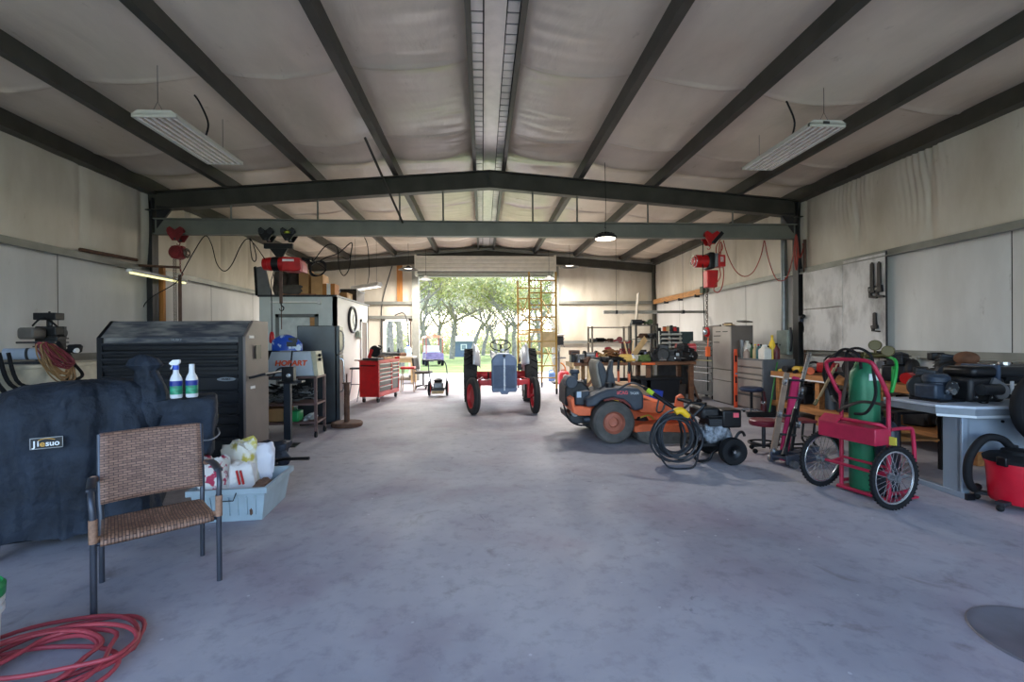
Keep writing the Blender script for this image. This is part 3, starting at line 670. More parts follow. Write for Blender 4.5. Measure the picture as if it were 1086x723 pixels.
# ---- two spray bottles on the shelf end
BOT = mat('bottle_white', '#e3e6ea', .35, var=.04); LBB = mat('label_blue', '#23348f', .4, var=.1); LBG = mat('label_green', '#2f8f6d', .4, var=.4, scale=30)
SPB = mat('trigger_blue', '#2c55c4', .35)
b0 = V((GX, GY, 0)); rg = Matrix.Rotation(GA, 3, 'Z')
def gl(x, y): q = b0+rg @ V((x, y, 0)); return q
q = gl(.90, .33); u1 = q
def bot_at(q, label, cap):
    t = thing('spray_bottle', label, 'bottle', (q.x, q.y, .966), .3, 'bottles on the grill shelf')
    obj('bottle_body', B().lathe([(.001, 0), (.036, 0), (.041, .008), (.041, .14), (.036, .16), (.02, .195), (.018, .225), (.001, .225)], n=24), BOT, t)
    obj('label', B().lathe([(.0415, .03), (.0415, .135)], n=24, cap=False), LBG, t)
    obj('label_band', B().lathe([(.0419, .095), (.0419, .135)], n=24, cap=False), LBB, t)
    if cap:
        obj('trigger_collar', B().cyl((0, 0, .22), (0, 0, .255), .021), SPB, t)
        obj('trigger_head', B().prism([(-.03, .255), (.012, .255), (.03, .275), (.026, .30), (-.02, .297), (-.045, .27)], 'y', -.014, .014).bar((-.02, 0, .26), (-.034, 0, .225), .012, .008), BOT, t, bev=.003)
    else: obj('bottle_neck', B().cyl((0, 0, .225), (0, 0, .262), .019), BOT, t)
bot_at(gl(.935, .15), 'white bottle with blue trigger sprayer on the covered grill shelf', True)
bot_at(gl(1.035, .15), 'white bottle without a trigger on the covered grill shelf', False)
# ---- black two-piece tool chest
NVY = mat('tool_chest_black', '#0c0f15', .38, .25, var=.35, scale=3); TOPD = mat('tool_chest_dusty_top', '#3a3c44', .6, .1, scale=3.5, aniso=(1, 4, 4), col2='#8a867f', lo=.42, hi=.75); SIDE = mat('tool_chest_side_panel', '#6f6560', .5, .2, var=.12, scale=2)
tx1 = atY(261, 494, 5.24).x; tx0 = atY(104, 400, 5.24).x; W_ = tx1-tx0
tcst = thing('tool_chest', 'big black two-piece roller tool chest with slanted top near the left wall', 'tool chest', (tx0, 5.24, 0), .02)
zt = atY(279, 342, 5.8).z; zf = atY(262, 357, 5.24).z
obj('cabinet_body', B().box(.0, W_-.03, .02, .56, .11, 1.06), NVY, tcst)
obj('top_chest_body', B().prism([(.02, 1.06), (.02, zf), (.20, zt), (.56, zt), (.56, 1.06)], 'x', 0, W_-.03), NVY, tcst)
obj('lid', B().prism([(.012, zf-.1), (.012, zf), (.20, zt+.008), (.565, zt+.008), (.565, zt), (.2, zt-.004), (.02, zf-.006), (.02, zf-.1)], 'x', .02, W_-.05), TOPD, tcst)
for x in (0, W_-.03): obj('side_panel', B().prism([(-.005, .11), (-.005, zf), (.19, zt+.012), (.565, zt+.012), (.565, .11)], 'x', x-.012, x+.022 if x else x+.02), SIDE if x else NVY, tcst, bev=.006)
obj('corner_post', B().box(W_-.085, W_-.035, -.008, .02, .11, zf), NVY, tcst); obj('corner_post', B().box(0, .05, -.008, .02, .11, zf), NVY, tcst)
def drw(x0, x1, z0, z1):
    d = obj('drawer', B().box(x0, x1, -.006, .02, z0+.006, z1-.006), NVY, tcst, bev=.004)
    obj('drawer_pull', B().prism([(-.006, z1-.04), (-.03, z1-.022), (-.034, z1-.008), (-.006, z1-.008)], 'x', x0, x1), DKG, d)
zs = [1.075, 1.16, 1.235, 1.31, 1.40]
for a, c in zip(zs[:-1], zs[1:]): drw(.055, W_-.09, a, c)
zs = [.14, .34, .48, .60, .72, .86]
for x0, x1 in ((.055, W_*.5-.02), (W_*.5+.02, W_-.09)):
    for a, c in zip(zs[:-1], zs[1:]): drw(x0, x1, a, c)
drw(.055, W_-.09, .86, 1.04)
bd = obj('badge', B().prism([(W_-.34+.13+.10*cos(a)*(1), .985+.022*sin(a)) for a in [2*pi*k/20 for k in range(20)]], 'y', -.016, -.006), GRYM, tcst)
text('badge_lettering', 'HUSKY', .03, BLKM, bd, (W_-.21, -.0175, .985), (pi/2, 0, 0), bold=.0008)
text('lid_lettering', 'HUSKY', .035, GRYM, tcst, (W_*.52, .009, zf-.03), (pi/2, 0, 0), bold=.001)
obj('push_handle', B().tube([(W_+.0, .06, .99), (W_+.05, .06, 1.0), (W_+.16, .07, 1.03), (W_+.16, .5, 1.03), (W_, .5, .99)], .014, 10), BLKM, tcst)
obj('lock_recess', B().box(W_+.006, W_+.012, .20, .33, 1.20, 1.36), BLKM, tcst)
for y, z in ((.08, 1.44), (.1, .86)): obj('sticker', B().box(W_-.008, W_-.004+.0, y, y+.1, z, z+.03).box(W_-.002, W_-.0005, y, y+.1, z, z+.03), WHT, tcst)
for x in (.12, W_-.15):
    for y in (.1, .48):
        bt, br = B(), B(); wheel(bt, br, (x, y, .05), .05, .03, 'x'); cs = obj('caster', bt, BLK, tcst); obj('caster_fork', B().box(x-.02, x+.02, y-.02, y+.02, .05, .11), GRYM, cs)
# ---- grey plastic tub with feed bags
TUB = mat('tub_grey_blue', '#9fb1bb', .5, var=.12, scale=4)
tb = thing('plastic_tub', 'pale blue-grey plastic tub holding crumpled bags beside the tool chest', 'tub', (-1.99, 3.93, 0), .08)
b = B(); hw, hd, h = .27, .30, .26
def tubwall(o_, z): return [(-hw*o_, -hd*o_, z), (hw*o_, -hd*o_, z), (hw*o_, hd*o_, z), (-hw*o_, hd*o_, z)]
b.rings([tubwall(.86, .0), tubwall(1.0, h), tubwall(1.06, h), tubwall(1.06, h-.035), tubwall(1.07, h-.035), tubwall(1.07, h+.008), tubwall(.97, h+.008), tubwall(.83, .012)])
obj('tub_shell', b, TUB, tb, bev=.012)
for k in range(7): x = -.2+k*.066; obj('rib', B().bar((x*.95, -hd*.91, .05), (x, -hd*.985, .2), .012, .012), TUB, tb)
obj('wire_handle', B().tube([(-.07, -hd*1.07, h-.02), (-.06, -hd*1.17, h-.07), (.06, -hd*1.17, h-.07), (.07, -hd*1.07, h-.02)], .005, 6), DKG, tb)
def crumple(b, c, rx, ry, rz, seed, amp=.25, rot=0, n=26, e=.55):
    M_ = Matrix.Rotation(rot, 3, 'Z'); c = V(c); rings = []
    pw = lambda t: math.copysign(abs(t)**e, t)
    for i in range(n//2+1):
        a = -pi/2+pi*i/(n//2); ca, sa = pw(max(cos(a), .02)), pw(sin(a)); ring = []
        for k in range(n):
            q = V((ca*pw(cos(2*pi*k/n)), ca*pw(sin(2*pi*k/n)), sa)); f = 1+amp*NZ.noise(q*1.6+V((seed, 0, 0)))+amp*.5*abs(NZ.noise(q*4+V((0, seed, 0))))
            ring.append(c+M_ @ V((q.x*rx, q.y*ry, q.z*rz))*f)
        rings.append(ring)
    b.rings(rings); return b
BAGW = mat('feed_bag_white', '#e9e6e4', .45, var=.06); BAGY = mat('feed_bag_yellow_print', '#ece6d6', .45, var=.1, scale=9, col2='#d3c25c', lo=.5, hi=.58); BAGR = mat('feed_bag_red_print', '#efebe8', .45, scale=11, col2='#c03a5c', lo=.52, hi=.56)
q0 = V((-1.99, 3.93, 0))
single('feed_bag', crumple(B(), q0+V((-.19, -.10, .27)), .10, .12, .19, 2, .3, .3), BAGR, 'white bag with red print slumped in the left of the grey tub', 'bag', 'crumpled bags in the tub', sharp=25)
single('feed_bag', crumple(B(), q0+V((-.09, .12, .34)), .15, .07, .20, 6, .35, -.3), BAGY, 'cream bag with yellow print at the back of the grey tub', 'bag', 'crumpled bags in the tub', sharp=25)
fb = single('feed_bag', crumple(B(), q0+V((-.01, -.02, .25)), .10, .08, .15, 9, .25, .4), BAGW, 'white bag with two red stripes in the middle of the grey tub', 'bag', 'crumpled bags in the tub', sharp=25)
single('feed_bag', crumple(B(), q0+V((.06, .17, .36)),   .10, .05, .135, 14, .4, .5), mat('plain_bag', '#e3e2ea', .4, var=.04), 'plain white crumpled bag highest at the back of the tub', 'bag', 'crumpled bags in the tub', sharp=25)
for k in range(2): obj('red_stripe', B().bar(q0+V((-.0+k*.03, -.125, .36)), q0+V((.03+k*.03, -.135, .25)), .014, .01), RED, fb)
sc_ = obj('bark_scraps', crumple(B(), q0+V((.15, -.03, .12)), .07, .2, .1, 5, .3), mat('brown_scraps', '#6d5242', .9, var=.4, scale=20)); tag(sc_, 'brown scraps lying in the right side of the grey tub', 'scraps', kind='stuff')
p = atF(283, 500); single('black_bag', crumple(B(), V((p.x-.10, p.y+.25, .13)), .20, .10, .13, 21, .4, .2), mat('black_patterned_cloth', '#232a38', .6, var=.6, scale=18), 'dark patterned bag heaped between the tub and tool chest', 'bag', sharp=30)
# trolley jack handle and head poking out behind the tub
fj = thing('floor_jack', 'low floor jack with black handle pointing right behind the tub', 'jack', (-2.15, 4.62, 0), 0)
obj('jack_frame', B().box(-.15, .12, -.1, -.06, .03, .15).box(-.15, .12, .06, .1, .03, .15).box(-.12, .1, -.06, .06, .03, .08), DKG, fj, bev=.01)
obj('jack_arm', B().bar((-.1, 0, .08), (.08, 0, .2), .06, .05).cyl((.08, 0, .19), (.08, 0, .24), .045), DKG, fj)
obj('handle', B().tube([(.06, 0, .21), (.2, -.02, .245), (.45, -.06, .255)], .016, 10), BLKM, fj); 
for x in (-.1, .08):
    for y in (-.12, .12): obj('wheel', B().cyl((x, y-.02, .045), (x, y+.02, .045), .045), DKG, fj)
# ---- red air hose coil
HOS = mat('air_hose_red', '#a43c45', .5, var=.12)
rnd = random.Random(5); c0 = atF(62, 697); pts = []
loops = 7
for i in range(loops*14):
    a = 2*pi*i/14; k = i/14; rx = .27+.09*sin(k*2.3)+.02*rnd.uniform(-1, 1); ry = .34+.12*cos(k*1.7)
    pts.append(V((c0.x+rx*cos(a)+.05*sin(k*3.1), c0.y-.10+ry*sin(a)*.7+.06*cos(k*2.2), .011+.008*k*.9+.012*abs(sin(a*1.5+k)))))
pts.insert(0, V((c0.x-.1, c0.y-.32, .011)))
hs = thing('air_hose_coil', 'coil of red air hose on the floor in the lower left corner', 'hose', (c0.x, c0.y, 0)); 
b = B(V and Matrix.Translation(-V((c0.x, c0.y, 0)))); b.tube(pts, .0095, 8, sm=3); obj('hose', b, HOS, hs)
b = B(Matrix.Translation(-V((c0.x, c0.y, 0)))); e_ = pts[0]; b.cyl(e_, e_+V((-.03, -.07, .0)), .013, n=10).cyl(e_+V((-.03, -.07, .0)), e_+V((-.042, -.1, .0)), .009, n=10); obj('coupling', b, CHR, hs)
# ---- bucket at the picture edge
p = atF(-40, 722); bu = thing('bucket', 'white bucket with green lid at the lower left edge', 'bucket', (p.x-.02, p.y, 0))
obj('pail', B().lathe([(.001, .0), (.115, .0), (.125, .25), (.137, .25), (.137, .27), (.127, .275), (.127, .29), (.137, .29), (.137, .305), (.128, .31), (.13, .35), (.001, .35)], n=36), WHT, bu)
obj('lid', B().lathe([(.139, .32), (.141, .36), (.13, .375), (.128, .365), (.001, .362)], n=36), GRN, bu)
obj('wire_handle', B().tube([(.138, -.0, .26), (.150, -.05, .2), (.155, -.05, .12), (.146, .02, .08)], .003, 6, sm=4), CHR, bu)
# ================================================================== left wall and left middle
def px(pts, y, s=1.0, o=(0, 0)): return [atY(o[0]+u/s, o[1]+v/s, y) for u, v in pts]
def loc_tube(name, label, cat, pts, r, m, sm=5, n=7, group=None):
    return single(name, B().tube(pts, r, n, sm=sm), m, label, cat, group)
CREAM = mat('cream_metal', '#d8d3c0', .5, .1, var=.12)
# ---- engine-driven compressor on the left wall bench
bx = thing('wall_bench', 'cream metal bench along the left wall under the compressor', 'bench', (-5.58, 6.0, 0))
obj('bench_top', B().box(-.40, .36, -.9, 1.0, 1.10, 1.15), CREAM, bx, bev=.01)
obj('apron_panel', B().box(.30, .34, -.9, .98, .62, 1.10), CREAM, bx)
for y in (-.85, .9): obj('leg', B().box(.26, .34, y-.04, y+.04, 0, .62), CREAM, bx); obj('leg', B().box(-.38, -.3, y-.04, y+.04, 0, 1.1), CREAM, bx)
ENG = mat('engine_black', '#232325', .5, .3, var=.35, scale=12); STK = mat('pale_sticker', '#98a3b5', .4, var=.1)
p = atX(43, 372, -5.45); cp = thing('air_compressor', 'black engine compressor with flat air filter on the cream left wall bench', 'compressor', (-5.45, p.y+.1, 1.152)); cp.scale = (.7, .42, 1)
obj('base_plate', B().box(-.3, .25, -.75, .3, 0, .03), DKG, cp)
obj('engine_block', B().box(-.18, .2, -.1, .22, .03, .34).box(-.2, .16, -.06, .2, .34, .46), ENG, cp, bev=.02)
for k in range(5): obj('cooling_fin', B().box(-.2, .23, -.12, .24, .10+k*.05, .115+k*.05), DKG, cp)
obj('air_filter', B().box(-.2, .18, -.10, .2, .54, .63).cyl((0, .05, .46), (0, .05, .54), .05).cyl((0, .05, .63), (0, .05, .65), .02), BLKM, cp, bev=.012)
obj('muffler', B().cyl((.1, .22, .38), (.1, .34, .38), .06).box(.04, .16, .2, .3, .3, .46), DKG, cp)
obj('fuel_tank', B().box(-.22, .05, -.55, -.12, .3, .44), mat('tank_taupe', '#5b5550', .5), cp, bev=.04)
mt = obj('pump_motor', B().cyl((-.45, -.5, .12), (.3, -.5, .12), .07, n=20), STK, cp); mt.scale = (1, 1, 1); obj('pump_end_cap', B().lathe([(.001, -.14), (.11, -.14), (.135, -.1), (.135, .0), (.09, .05), (.001, .06)], (.44, -.5, .14), 'x', 24), BLK, cp)
obj('nameplate_band', B().cyl((-.08, -.5, .12), (-.03, -.5, .12), .073, n=20), DKG, mt)
obj('hose_guard', B().tube([(-.1, -.3, .46), (0, -.2, .56), (.05, 0, .52), (.1, .1, .46)], .014, 8, sm=5), BLK, cp)
# black hoses looping down from the compressor
q = V((-5.19, p.y-.3, 1.2))
for k, (dy, dz, lab) in enumerate(((0, .55, 'thick black hose looping lowest below the left wall bench'), (.12, .38, 'thick black hose in the middle below the left wall bench'), (.22, .28, 'thick black hose looping highest below the left wall bench'))):
    loc_tube('black_hose', lab, 'hose', [q+V((-.02, -.55+dy, .1)), q+V((.05, -.5+dy, -.25)), q+V((.08+.03*k, -.2+dy, -dz)), q+V((.1+.03*k, .15+dy, -dz+.06)), q+V((.07, .3+dy*.3, -.05)), q+V((-.03, .32+dy*.3, .12))], .022-.002*k, BLK, 6, 8, 'black hoses under the compressor')
# ---- coiled extension cords hanging from the compressor corner
CORO = mat('cord_orange_tan', '#9c784e', .6, var=.25); CORR = mat('cord_dark_red', '#7d2f38', .6, var=.2)
hk = atX(47, 363, -5.05)
def cord_coil(name, label, m, n, r, dx, width, drop, seed):
    rnd = random.Random(seed); b = B(Matrix.Translation(-hk)); 
    pts = []
    for i in range(n):
        w_ = width*rnd.uniform(.6, 1.1); d_ = drop*rnd.uniform(.8, 1.06); o = rnd.uniform(-.05, .05); ox = rnd.uniform(-.05, .06)
        for t in range(12):
            a = 2*pi*t/12; pts.append(hk+V((ox*.8+dx*(1-cos(a))*.5, w_*sin(a)*(.55+.45*(1-cos(a))*.5)+.2*(1-cos(a))*.5+o, -d_*(1-cos(a))*.5)))
    t = thing(name, label, 'cord', hk, 0, 'cord coils on the compressor')
    b.tube(pts, r, 6, sm=2); obj('coiled_cord', b, m, t); return t
t = cord_coil('extension_cord', 'tan extension cord coil drooping lowest from the left wall bench', CORO, 16, .0075, .05, .17, .46, 3)
t = cord_coil('extension_cord', 'dark red extension cord coil laid over the tan coil at the left wall', CORR, 12, .0075, .09, .15, .30, 8)
obj('plug_block', crumple(B(), (.10, .28, -.08), .05, .07, .05, 4, .2), BLK, t); obj('plug_face', B().cyl((.13, .24, -.10), (.16, .24, -.10), .03), WHT, t)
obj('cord_bracket', B().cyl((-.3, 0, 0), (.12, 0, 0), .012), DKG, t)
# ---- pipes on the girt, shop light, wooden plank
a, e = atX(85, 267, -5.91), atX(145, 272.5, -5.84); a.z = 2.778; e.z = 2.80
single('steel_pipe', B().cyl(a, e, .028, n=10), RUST, 'short rusty pipe resting on the left wall girt', 'pipe')
a, e = atY(138, 281, 8.3), atY(191, 283.5, 8.3)
single('steel_rod', B().cyl(a, e, .022, n=10), RUST, 'rusty rod sticking out past the left column towards the hoist chain', 'rod')
a, e = atX(137, 288, -5.62), atX(197, 300, -5.62)
sl_ = thing('shop_light', 'narrow fluorescent shop light mounted high at the left column', 'light fixture', a, atan2(e.y-a.y, e.x-a.x)-pi/2)
L_ = (e-a).length; obj('housing', B().prism([(-.06, .0), (-.03, .05), (.03, .05), (.06, 0)], 'y', 0, L_), WHT, sl_); obj('tube', B().cyl((0, .02, -.012), (0, L_-.02, -.012), .018), mat('yellow_tube_glow', '#f4efae', .4, var=.02, emit=1.3), sl_)
for y in (.1, L_-.1): obj('hanger', B().cyl((-.03, y, .05), (-.25, y, .09), .005, n=6), DKG, sl_)
x0, x1 = atY(156, 300, 8.75).x, atY(174.5, 300, 8.75).x
single('wooden_plank', B().box(x0, x1, 8.72, 8.78, 0, atY(165, 284, 8.75).z), mat('orange_board', '#b0743a', .7, var=.25, scale=3, aniso=(4, 1, .5), bump=.2), 'orange-brown board standing upright beside the left column', 'plank')
# ---- hoists on the tie beam
YT = YF+.08; ZB = 3.335
def trolley(par, x, m, s=1.0):
    for sy in (-1, 1):
        t = obj('trolley_plate', B().prism([(x-.14*s, ZB+.10), (x-.09*s, ZB+.13), (x-.0, ZB+.07), (x+.09*s, ZB+.13), (x+.14*s, ZB+.10), (x+.13*s, ZB+.0), (x+.05*s, ZB-.12*s), (x-.05*s, ZB-.12*s), (x-.13*s, ZB)], 'y', sy*.085-.008, sy*.085+.008), m, par)
        for k in (-1, 1): obj('trolley_wheel', B().cyl((x+k*.085*s, sy*.03, ZB+.055), (x+k*.085*s, sy*.1, ZB+.055), .055*s, n=16), m if s > .95 else DKG, par)
    obj('axle', B().cyl((x, -.1, ZB-.09*s), (x, .1, ZB-.09*s), .018), DKG, par)
def chain(b, p0, p1, r=.011, step=.03):
    p0, p1 = V(p0), V(p1); n = max(2, int((p1-p0).length/step))
    for k in range(n):
        c = p0+(p1-p0)*((k+.5)/n); b.M = Matrix.Translation(c); w_ = r*1.1; h_ = step*.62
        a = [(w_*cos(t)*(1 if k % 2 else 0), w_*cos(t)*(0 if k % 2 else 1), h_*sin(t)) for t in [2*pi*i/8 for i in range(8)]]
        b.tube(a, r*.38, 4, closed=True)
    b.M = None; return b
def hook(b, p, s=.06):
    p = V(p); return b.tube([p, p+V((0, 0, -s*.7)), p+V((s*.55, 0, -s*1.2)), p+V((s*.35, 0, -s*1.9)), p+V((-s*.25, 0, -s*1.95)), p+V((-s*.5, 0, -s*1.45))], [s*.2, s*.2, s*.2, s*.22, s*.18, s*.08], 8, sm=4)
MAR = mat('hoist_maroon', '#7a2328', .45, .2, var=.25); CHN = mat('chain_steel', '#6b6058', .45, .7, var=.2)
x = atY(189, 247, YT).x
h1 = thing('chain_hoist', 'maroon manual chain hoist on the beam above the black tool chest', 'hoist', (0, YT, 0)); trolley(h1, x, MAR)
b = B(); hook(b, (x, 0, ZB-.08), .055); obj('top_hook', b, MAR, h1)
zc = atY(190, 268, YT).z
obj('chain_block', B().cyl((x, -.09, zc), (x, .07, zc), .12, n=24).cyl((x, -.12, zc), (x, -.09, zc), .085, n=20).box(x-.1, x+.1, -.05, .05, zc-.1, zc+.12), MAR, h1, bev=.01)
obj('hand_wheel', B().torus((x+.13, .03, zc), .07, .02, 'x').cyl((x+.1, .03, zc), (x+.15, .03, zc), .03), CHN, h1)
zl = 1.75
b = B(); chain(b, (x-.07, -.02, zc-.1), (x-.07, -.02, zl)); obj('hand_chain', b, CHN, h1)
b = B(); chain(b, (x-.035, -.02, zc-.1), (x-.035, -.02, zl)); obj('hand_chain', b, CHN, h1)
b = B(); chain(b, (x+.03, .0, zc-.1), (x+.03, .0, zc-.33), .012); hook(b, (x+.04, 0, zc-.3), .06); obj('load_hook', b, MAR, h1)
obj('hanging_strap', B().box(x-.005, x+.045, -.012, .012, 1.0, zc-.4), mat('brown_strap', '#5d473d', .8, var=.2), h1)
# electric hoist, left
x2 = atY(298, 279, YT).x; h2 = thing('electric_hoist', 'red electric hoist hanging from two black trolleys left of the office', 'hoist', (0, YT, 0))
xa, xb = atY(284, 250, YT).x, atY(307, 250, YT).x
trolley(h2, xa, BLKM, .9); trolley(h2, xb, BLKM, .9)
obj('trolley_tag', B().box(xb-.06, xb+.06, -.1, -.094, ZB+.02, ZB+.06), mat('yellow_green_tag', '#b9c43a', .5), h2)
obj('spreader', B().box(xa-.06, xb+.06, -.03, .03, ZB-.24, ZB-.15).prism([(xa+.02, ZB-.22), (xb-.02, ZB-.22), (x2+.02, ZB-.42), (x2-.06, ZB-.42)], 'y', -.012, .012), BLKM, h2)
zc = atY(297, 280, YT).z; xl, xr = atY(280, 280, YT).x, atY(322, 280, YT).x
obj('motor_body', B().cyl((xl+.1, 0, zc), (xr-.16, 0, zc), .125, n=28).cyl((xl, 0, zc), (xl+.1, 0, zc), .11, .12, n=28), REDH, h2, bev=.008)
obj('drum_gap', B().cyl((xl+.17, 0, zc), (xl+.29, 0, zc), .132, n=28), BLKM, h2); obj('gear_housing', B().prism([(xr-.34, zc+.12), (xr-.02, zc+.10), (xr-.0, zc-.12), (xr-.12, zc-.15), (xr-.34, zc-.14)], 'y', -.13, .13), REDH, h2, bev=.02)
obj('end_flange', B().prism([(xr-.04, zc+.1), (xr+.02, zc-.02), (xr+.03, zc-.15), (xr-.02, zc-.15)], 'y', -.12, .12), mat('flange_pink_red', '#d9787a', .5), h2)
obj('hoist_logo', B().box(xr-.32, xr-.12, -.137, -.131, zc+.03, zc+.07), mat('pale_logo', '#e8dada', .5), h2)
b = B(); hook(b, (x2, 0, zc+.26), .05); obj('top_hook', b, CHN, h2)
obj('hanging_strap', B().box(x2-.03, x2+.02, -.01, .01, zc-.72, zc-.12), mat('brown_strap', '#5d473d'), h2)
b = B(); hook(b, (x2, 0, zc-.70), .075); obj('load_hook', b, BLKM, h2)
obj('load_line', B().cyl((x2+.0, 0, zc-.75), (x2+.0, 0, 1.62), .008, n=6), RUST, h2)
xp = atY(290, 300, YT).x; zp = atY(289.5, 357, YT).z
obj('pendant_cable', B().tube([(xl+.2, -.05, zc-.12), (xp, -.08, zc-.3), (xp, -.08, zp+.08)], .008, 6), BLK, h2)
obj('pendant_control', B().lathe([(.001, .09), (.02, .09), (.035, .05), (.045, -.02), (.045, -.09), (.03, -.12), (.001, -.12)], (xp, -.08, zp), n=16), RED, h2)
obj('plug', B().cyl((xr-.02, 0, zc+.1), (xr+.13, -.0, zc+.06), .035).cyl((xr+.06, 0, zc+.07), (xr+.16, 0, zc-.0), .03), BLKM, h2)
# festooned cables
Z6 = lambda pts: px(pts, YT-.09, 5.563, (140, 220))
loc_tube('power_cable', 'black cable looping under the tie beam between the maroon hoist and the left red hoist', 'cable', Z6([(20, 700), (45, 660), (90, 550), (250, 450), (290, 395), (360, 270), (430, 168), (470, 220), (500, 330), (545, 375), (590, 335), (640, 230), (680, 185), (720, 215), (785, 305)]), .008, BLK, 6)
loc_tube('cable_tail', 'small loop of black cable tied left of the red hoist', 'cable', Z6([(695, 180), (698, 230), (708, 300), (725, 318), (733, 290), (715, 215), (697, 182)]), .008, BLK, 6)
Z5 = lambda pts: px(pts, YT-.09, 6.03, (260, 220))
b = [atY(260+(465+48*cos(a+k*.1)*(1+.04*k))/6.03, 220+(390+45*sin(a)*(1+.03*k))/6.03, YT-.08+.01*k) for k in range(4) for a in [2*pi*i/14 for i in range(14)]]
loc_tube('cable_coil', 'coil of black cable hanging right of the left red hoist', 'cable', [Z5([(378, 345)])[0], Z5([(420, 335)])[0]]+b, .009, BLK, 3)
loc_tube('hoist_lead', 'black cable looping from the coil up to the tie beam', 'cable', Z5([(440, 340), (500, 260), (545, 235), (590, 260), (600, 380), (630, 435), (665, 390), (675, 300), (680, 225), (600, 290), (530, 315), (470, 345)]), .009, BLK, 6)
# ---- office / store room box
OFW = mat('office_white_wall', '#e9e7e0', .6, var=.04, scale=2); OFG = mat('office_grey_front', '#cfd4d1', .6, var=.08, scale=2)
OX0, OX1, OY0, OY1, OZ = -4.67, -3.09, 9.87, 12.6, 2.34
struct('partition_front', B().box(OX0, OX1, OY0, OY0+.08, 0, OZ), OFG)
struct('partition_side', B().box(OX1-.08, OX1, OY0, OY1, 0, OZ), OFW); struct('partition_side', B().box(OX0, OX0+.08, OY0+.08, OY1, 0, OZ), OFG)
struct('partition_rear', B().box(OX0, OX1, OY1-.08, OY1, 0, OZ), OFW); struct('partition_roof', B().box(OX0-.02, OX1+.02, OY0-.03, OY1+.02, OZ, OZ+.04), DKG)
dx0, dx1 = atY(293, 350, OY0).x, atY(338, 350, OY0).x; dz = atY(315, 333, OY0).z
dr = struct('door_2', B().box(dx0, dx0+.07, OY0-.04, OY0, 0, dz).box(dx1-.07, dx1, OY0-.04, OY0, 0, dz).box(dx0, dx1, OY0-.04, OY0, dz-.07, dz), mat('door_frame_grey', '#6f726f', .5))
obj('door_leaf', B().box(dx0+.06, dx1-.06, OY0-.02, OY0-.005, 0, dz-.06), mat('pale_door', '#cfd3d0', .5), dr)
obj('wood_edge', B().box(dx1-.17, dx1-.07, OY0-.03, OY0-.005, 0, dz-.07), WOOD, dr)
a, e = atY(286, 320, OY0-.1), atY(338, 318.5, OY0-.1)
ol = thing('tube_light', 'thin white tube light above the office door', 'light fixture', (a.x, OY0-.06, a.z))
obj('housing', B().box(0, e.x-a.x, -.02, .06, -.015, .02), WHT, ol); obj('end_cap', B().box(e.x-a.x-.03, e.x-a.x+.02, -.03, .06, -.04, .05), WHT, ol); obj('tube', B().cyl((.03, -.015, -.012), (e.x-a.x-.04, -.015, -.012), .014), TUBE, ol)
# door edge, clock, hanging scoop on the white wall
d0, d1 = atX(382, 341, OX1).y, atX(388.5, 341, OX1).y
dr = struct('door_3', B().box(OX1, OX1+.03, d0, d0+.07, 0, 1.95).box(OX1, OX1+.03, d1-.07, d1, 0, 1.95).box(OX1, OX1+.03, d0, d1, 1.88, 1.95), WHT); obj('door_leaf', B().box(OX1-.0, OX1+.012, d0+.06, d1-.06, 0, 1.89), mat('brown_door', '#6d5b4e', .6), dr)
p = atX(373, 339, OX1); ck = thing('wall_clock', 'large round wall clock with dark rim on the white office wall', 'clock', (OX1, p.y, p.z))
obj('rim', B().lathe([(.26, 0), (.315, 0), (.325, .03), (.30, .055), (.27, .045), (.26, .02)], (0, 0, 0), 'x', 40, cap=False), DKG, ck); obj('dial', B().cyl((.003, 0, 0), (.02, 0, 0), .27, n=40), mat('clock_dial', '#c9d2d2', .3, var=.05), ck)
for a, l in ((.6, .15), (2.4, .22)): obj('hand', B().bar((.025, 0, 0), (.025, l*sin(a), l*cos(a)), .006, .014), BLKM, ck)
for k in range(12): a = k*pi/6; obj('hour_mark', B().bar((.022, .225*sin(a), .225*cos(a)), (.022, .25*sin(a), .25*cos(a)), .004, .012), BLKM, ck)
p = atX(378, 355, OX1); single('dust_mask', crumple(B(), (OX1+.05, p.y, p.z), .05, .10, .10, 3, .2), mat('mask_grey_green', '#a7b3a5', .7), 'grey-green pouch hanging on the white wall below the clock', 'pouch')
# ---- things stored on the office roof
ZO = OZ+.04
def roof_box(name, u0, u1, vt, y, d, m, label, cat, grp=None, rz=0.0, tape=False):
    a, e = atY(u0, 312, y), atY(u1, 312, y); zt_ = atY(u0, vt, y).z; w_ = e.x-a.x; h_ = max(.08, zt_-ZO)
    t = thing(name, label, cat, ((a.x+e.x)/2, y+d/2, ZO), rz, grp)
    obj('carton', B().box(-w_/2, w_/2, -d/2, d/2, 0, h_), m, t, bev=.005)
    obj('top_flap', B().box(-w_/2+.003, -.004, -d/2+.002, d/2-.002, h_, h_+.006).box(.004, w_/2-.003, -d/2+.002, d/2-.002, h_, h_+.006), m, t)
    if tape: obj('tape_strip', B().box(-.04, .04, -d/2-.003, d/2+.003, h_*.02, h_+.008), WHT, t)
    return t
roof_box('cardboard_box', 317, 327, 286, 9.9, .35, CARD, 'tall narrow cardboard box on the office roof under the red hoist', 'box', 'boxes on the office roof')
roof_box('cardboard_box', 328.5, 341, 290.5, 9.95, .55, mat('cardboard_light', '#c79a68', .8, var=.08), 'wide light cardboard box on the office roof', 'box', 'boxes on the office roof', .1)
roof_box('cardboard_box', 342, 355, 301, 9.92, .3, mat('cardboard_orange', '#b37438', .8, var=.08), 'small orange-brown box with white tape at the office roof corner', 'box', 'boxes on the office roof', 0, True)
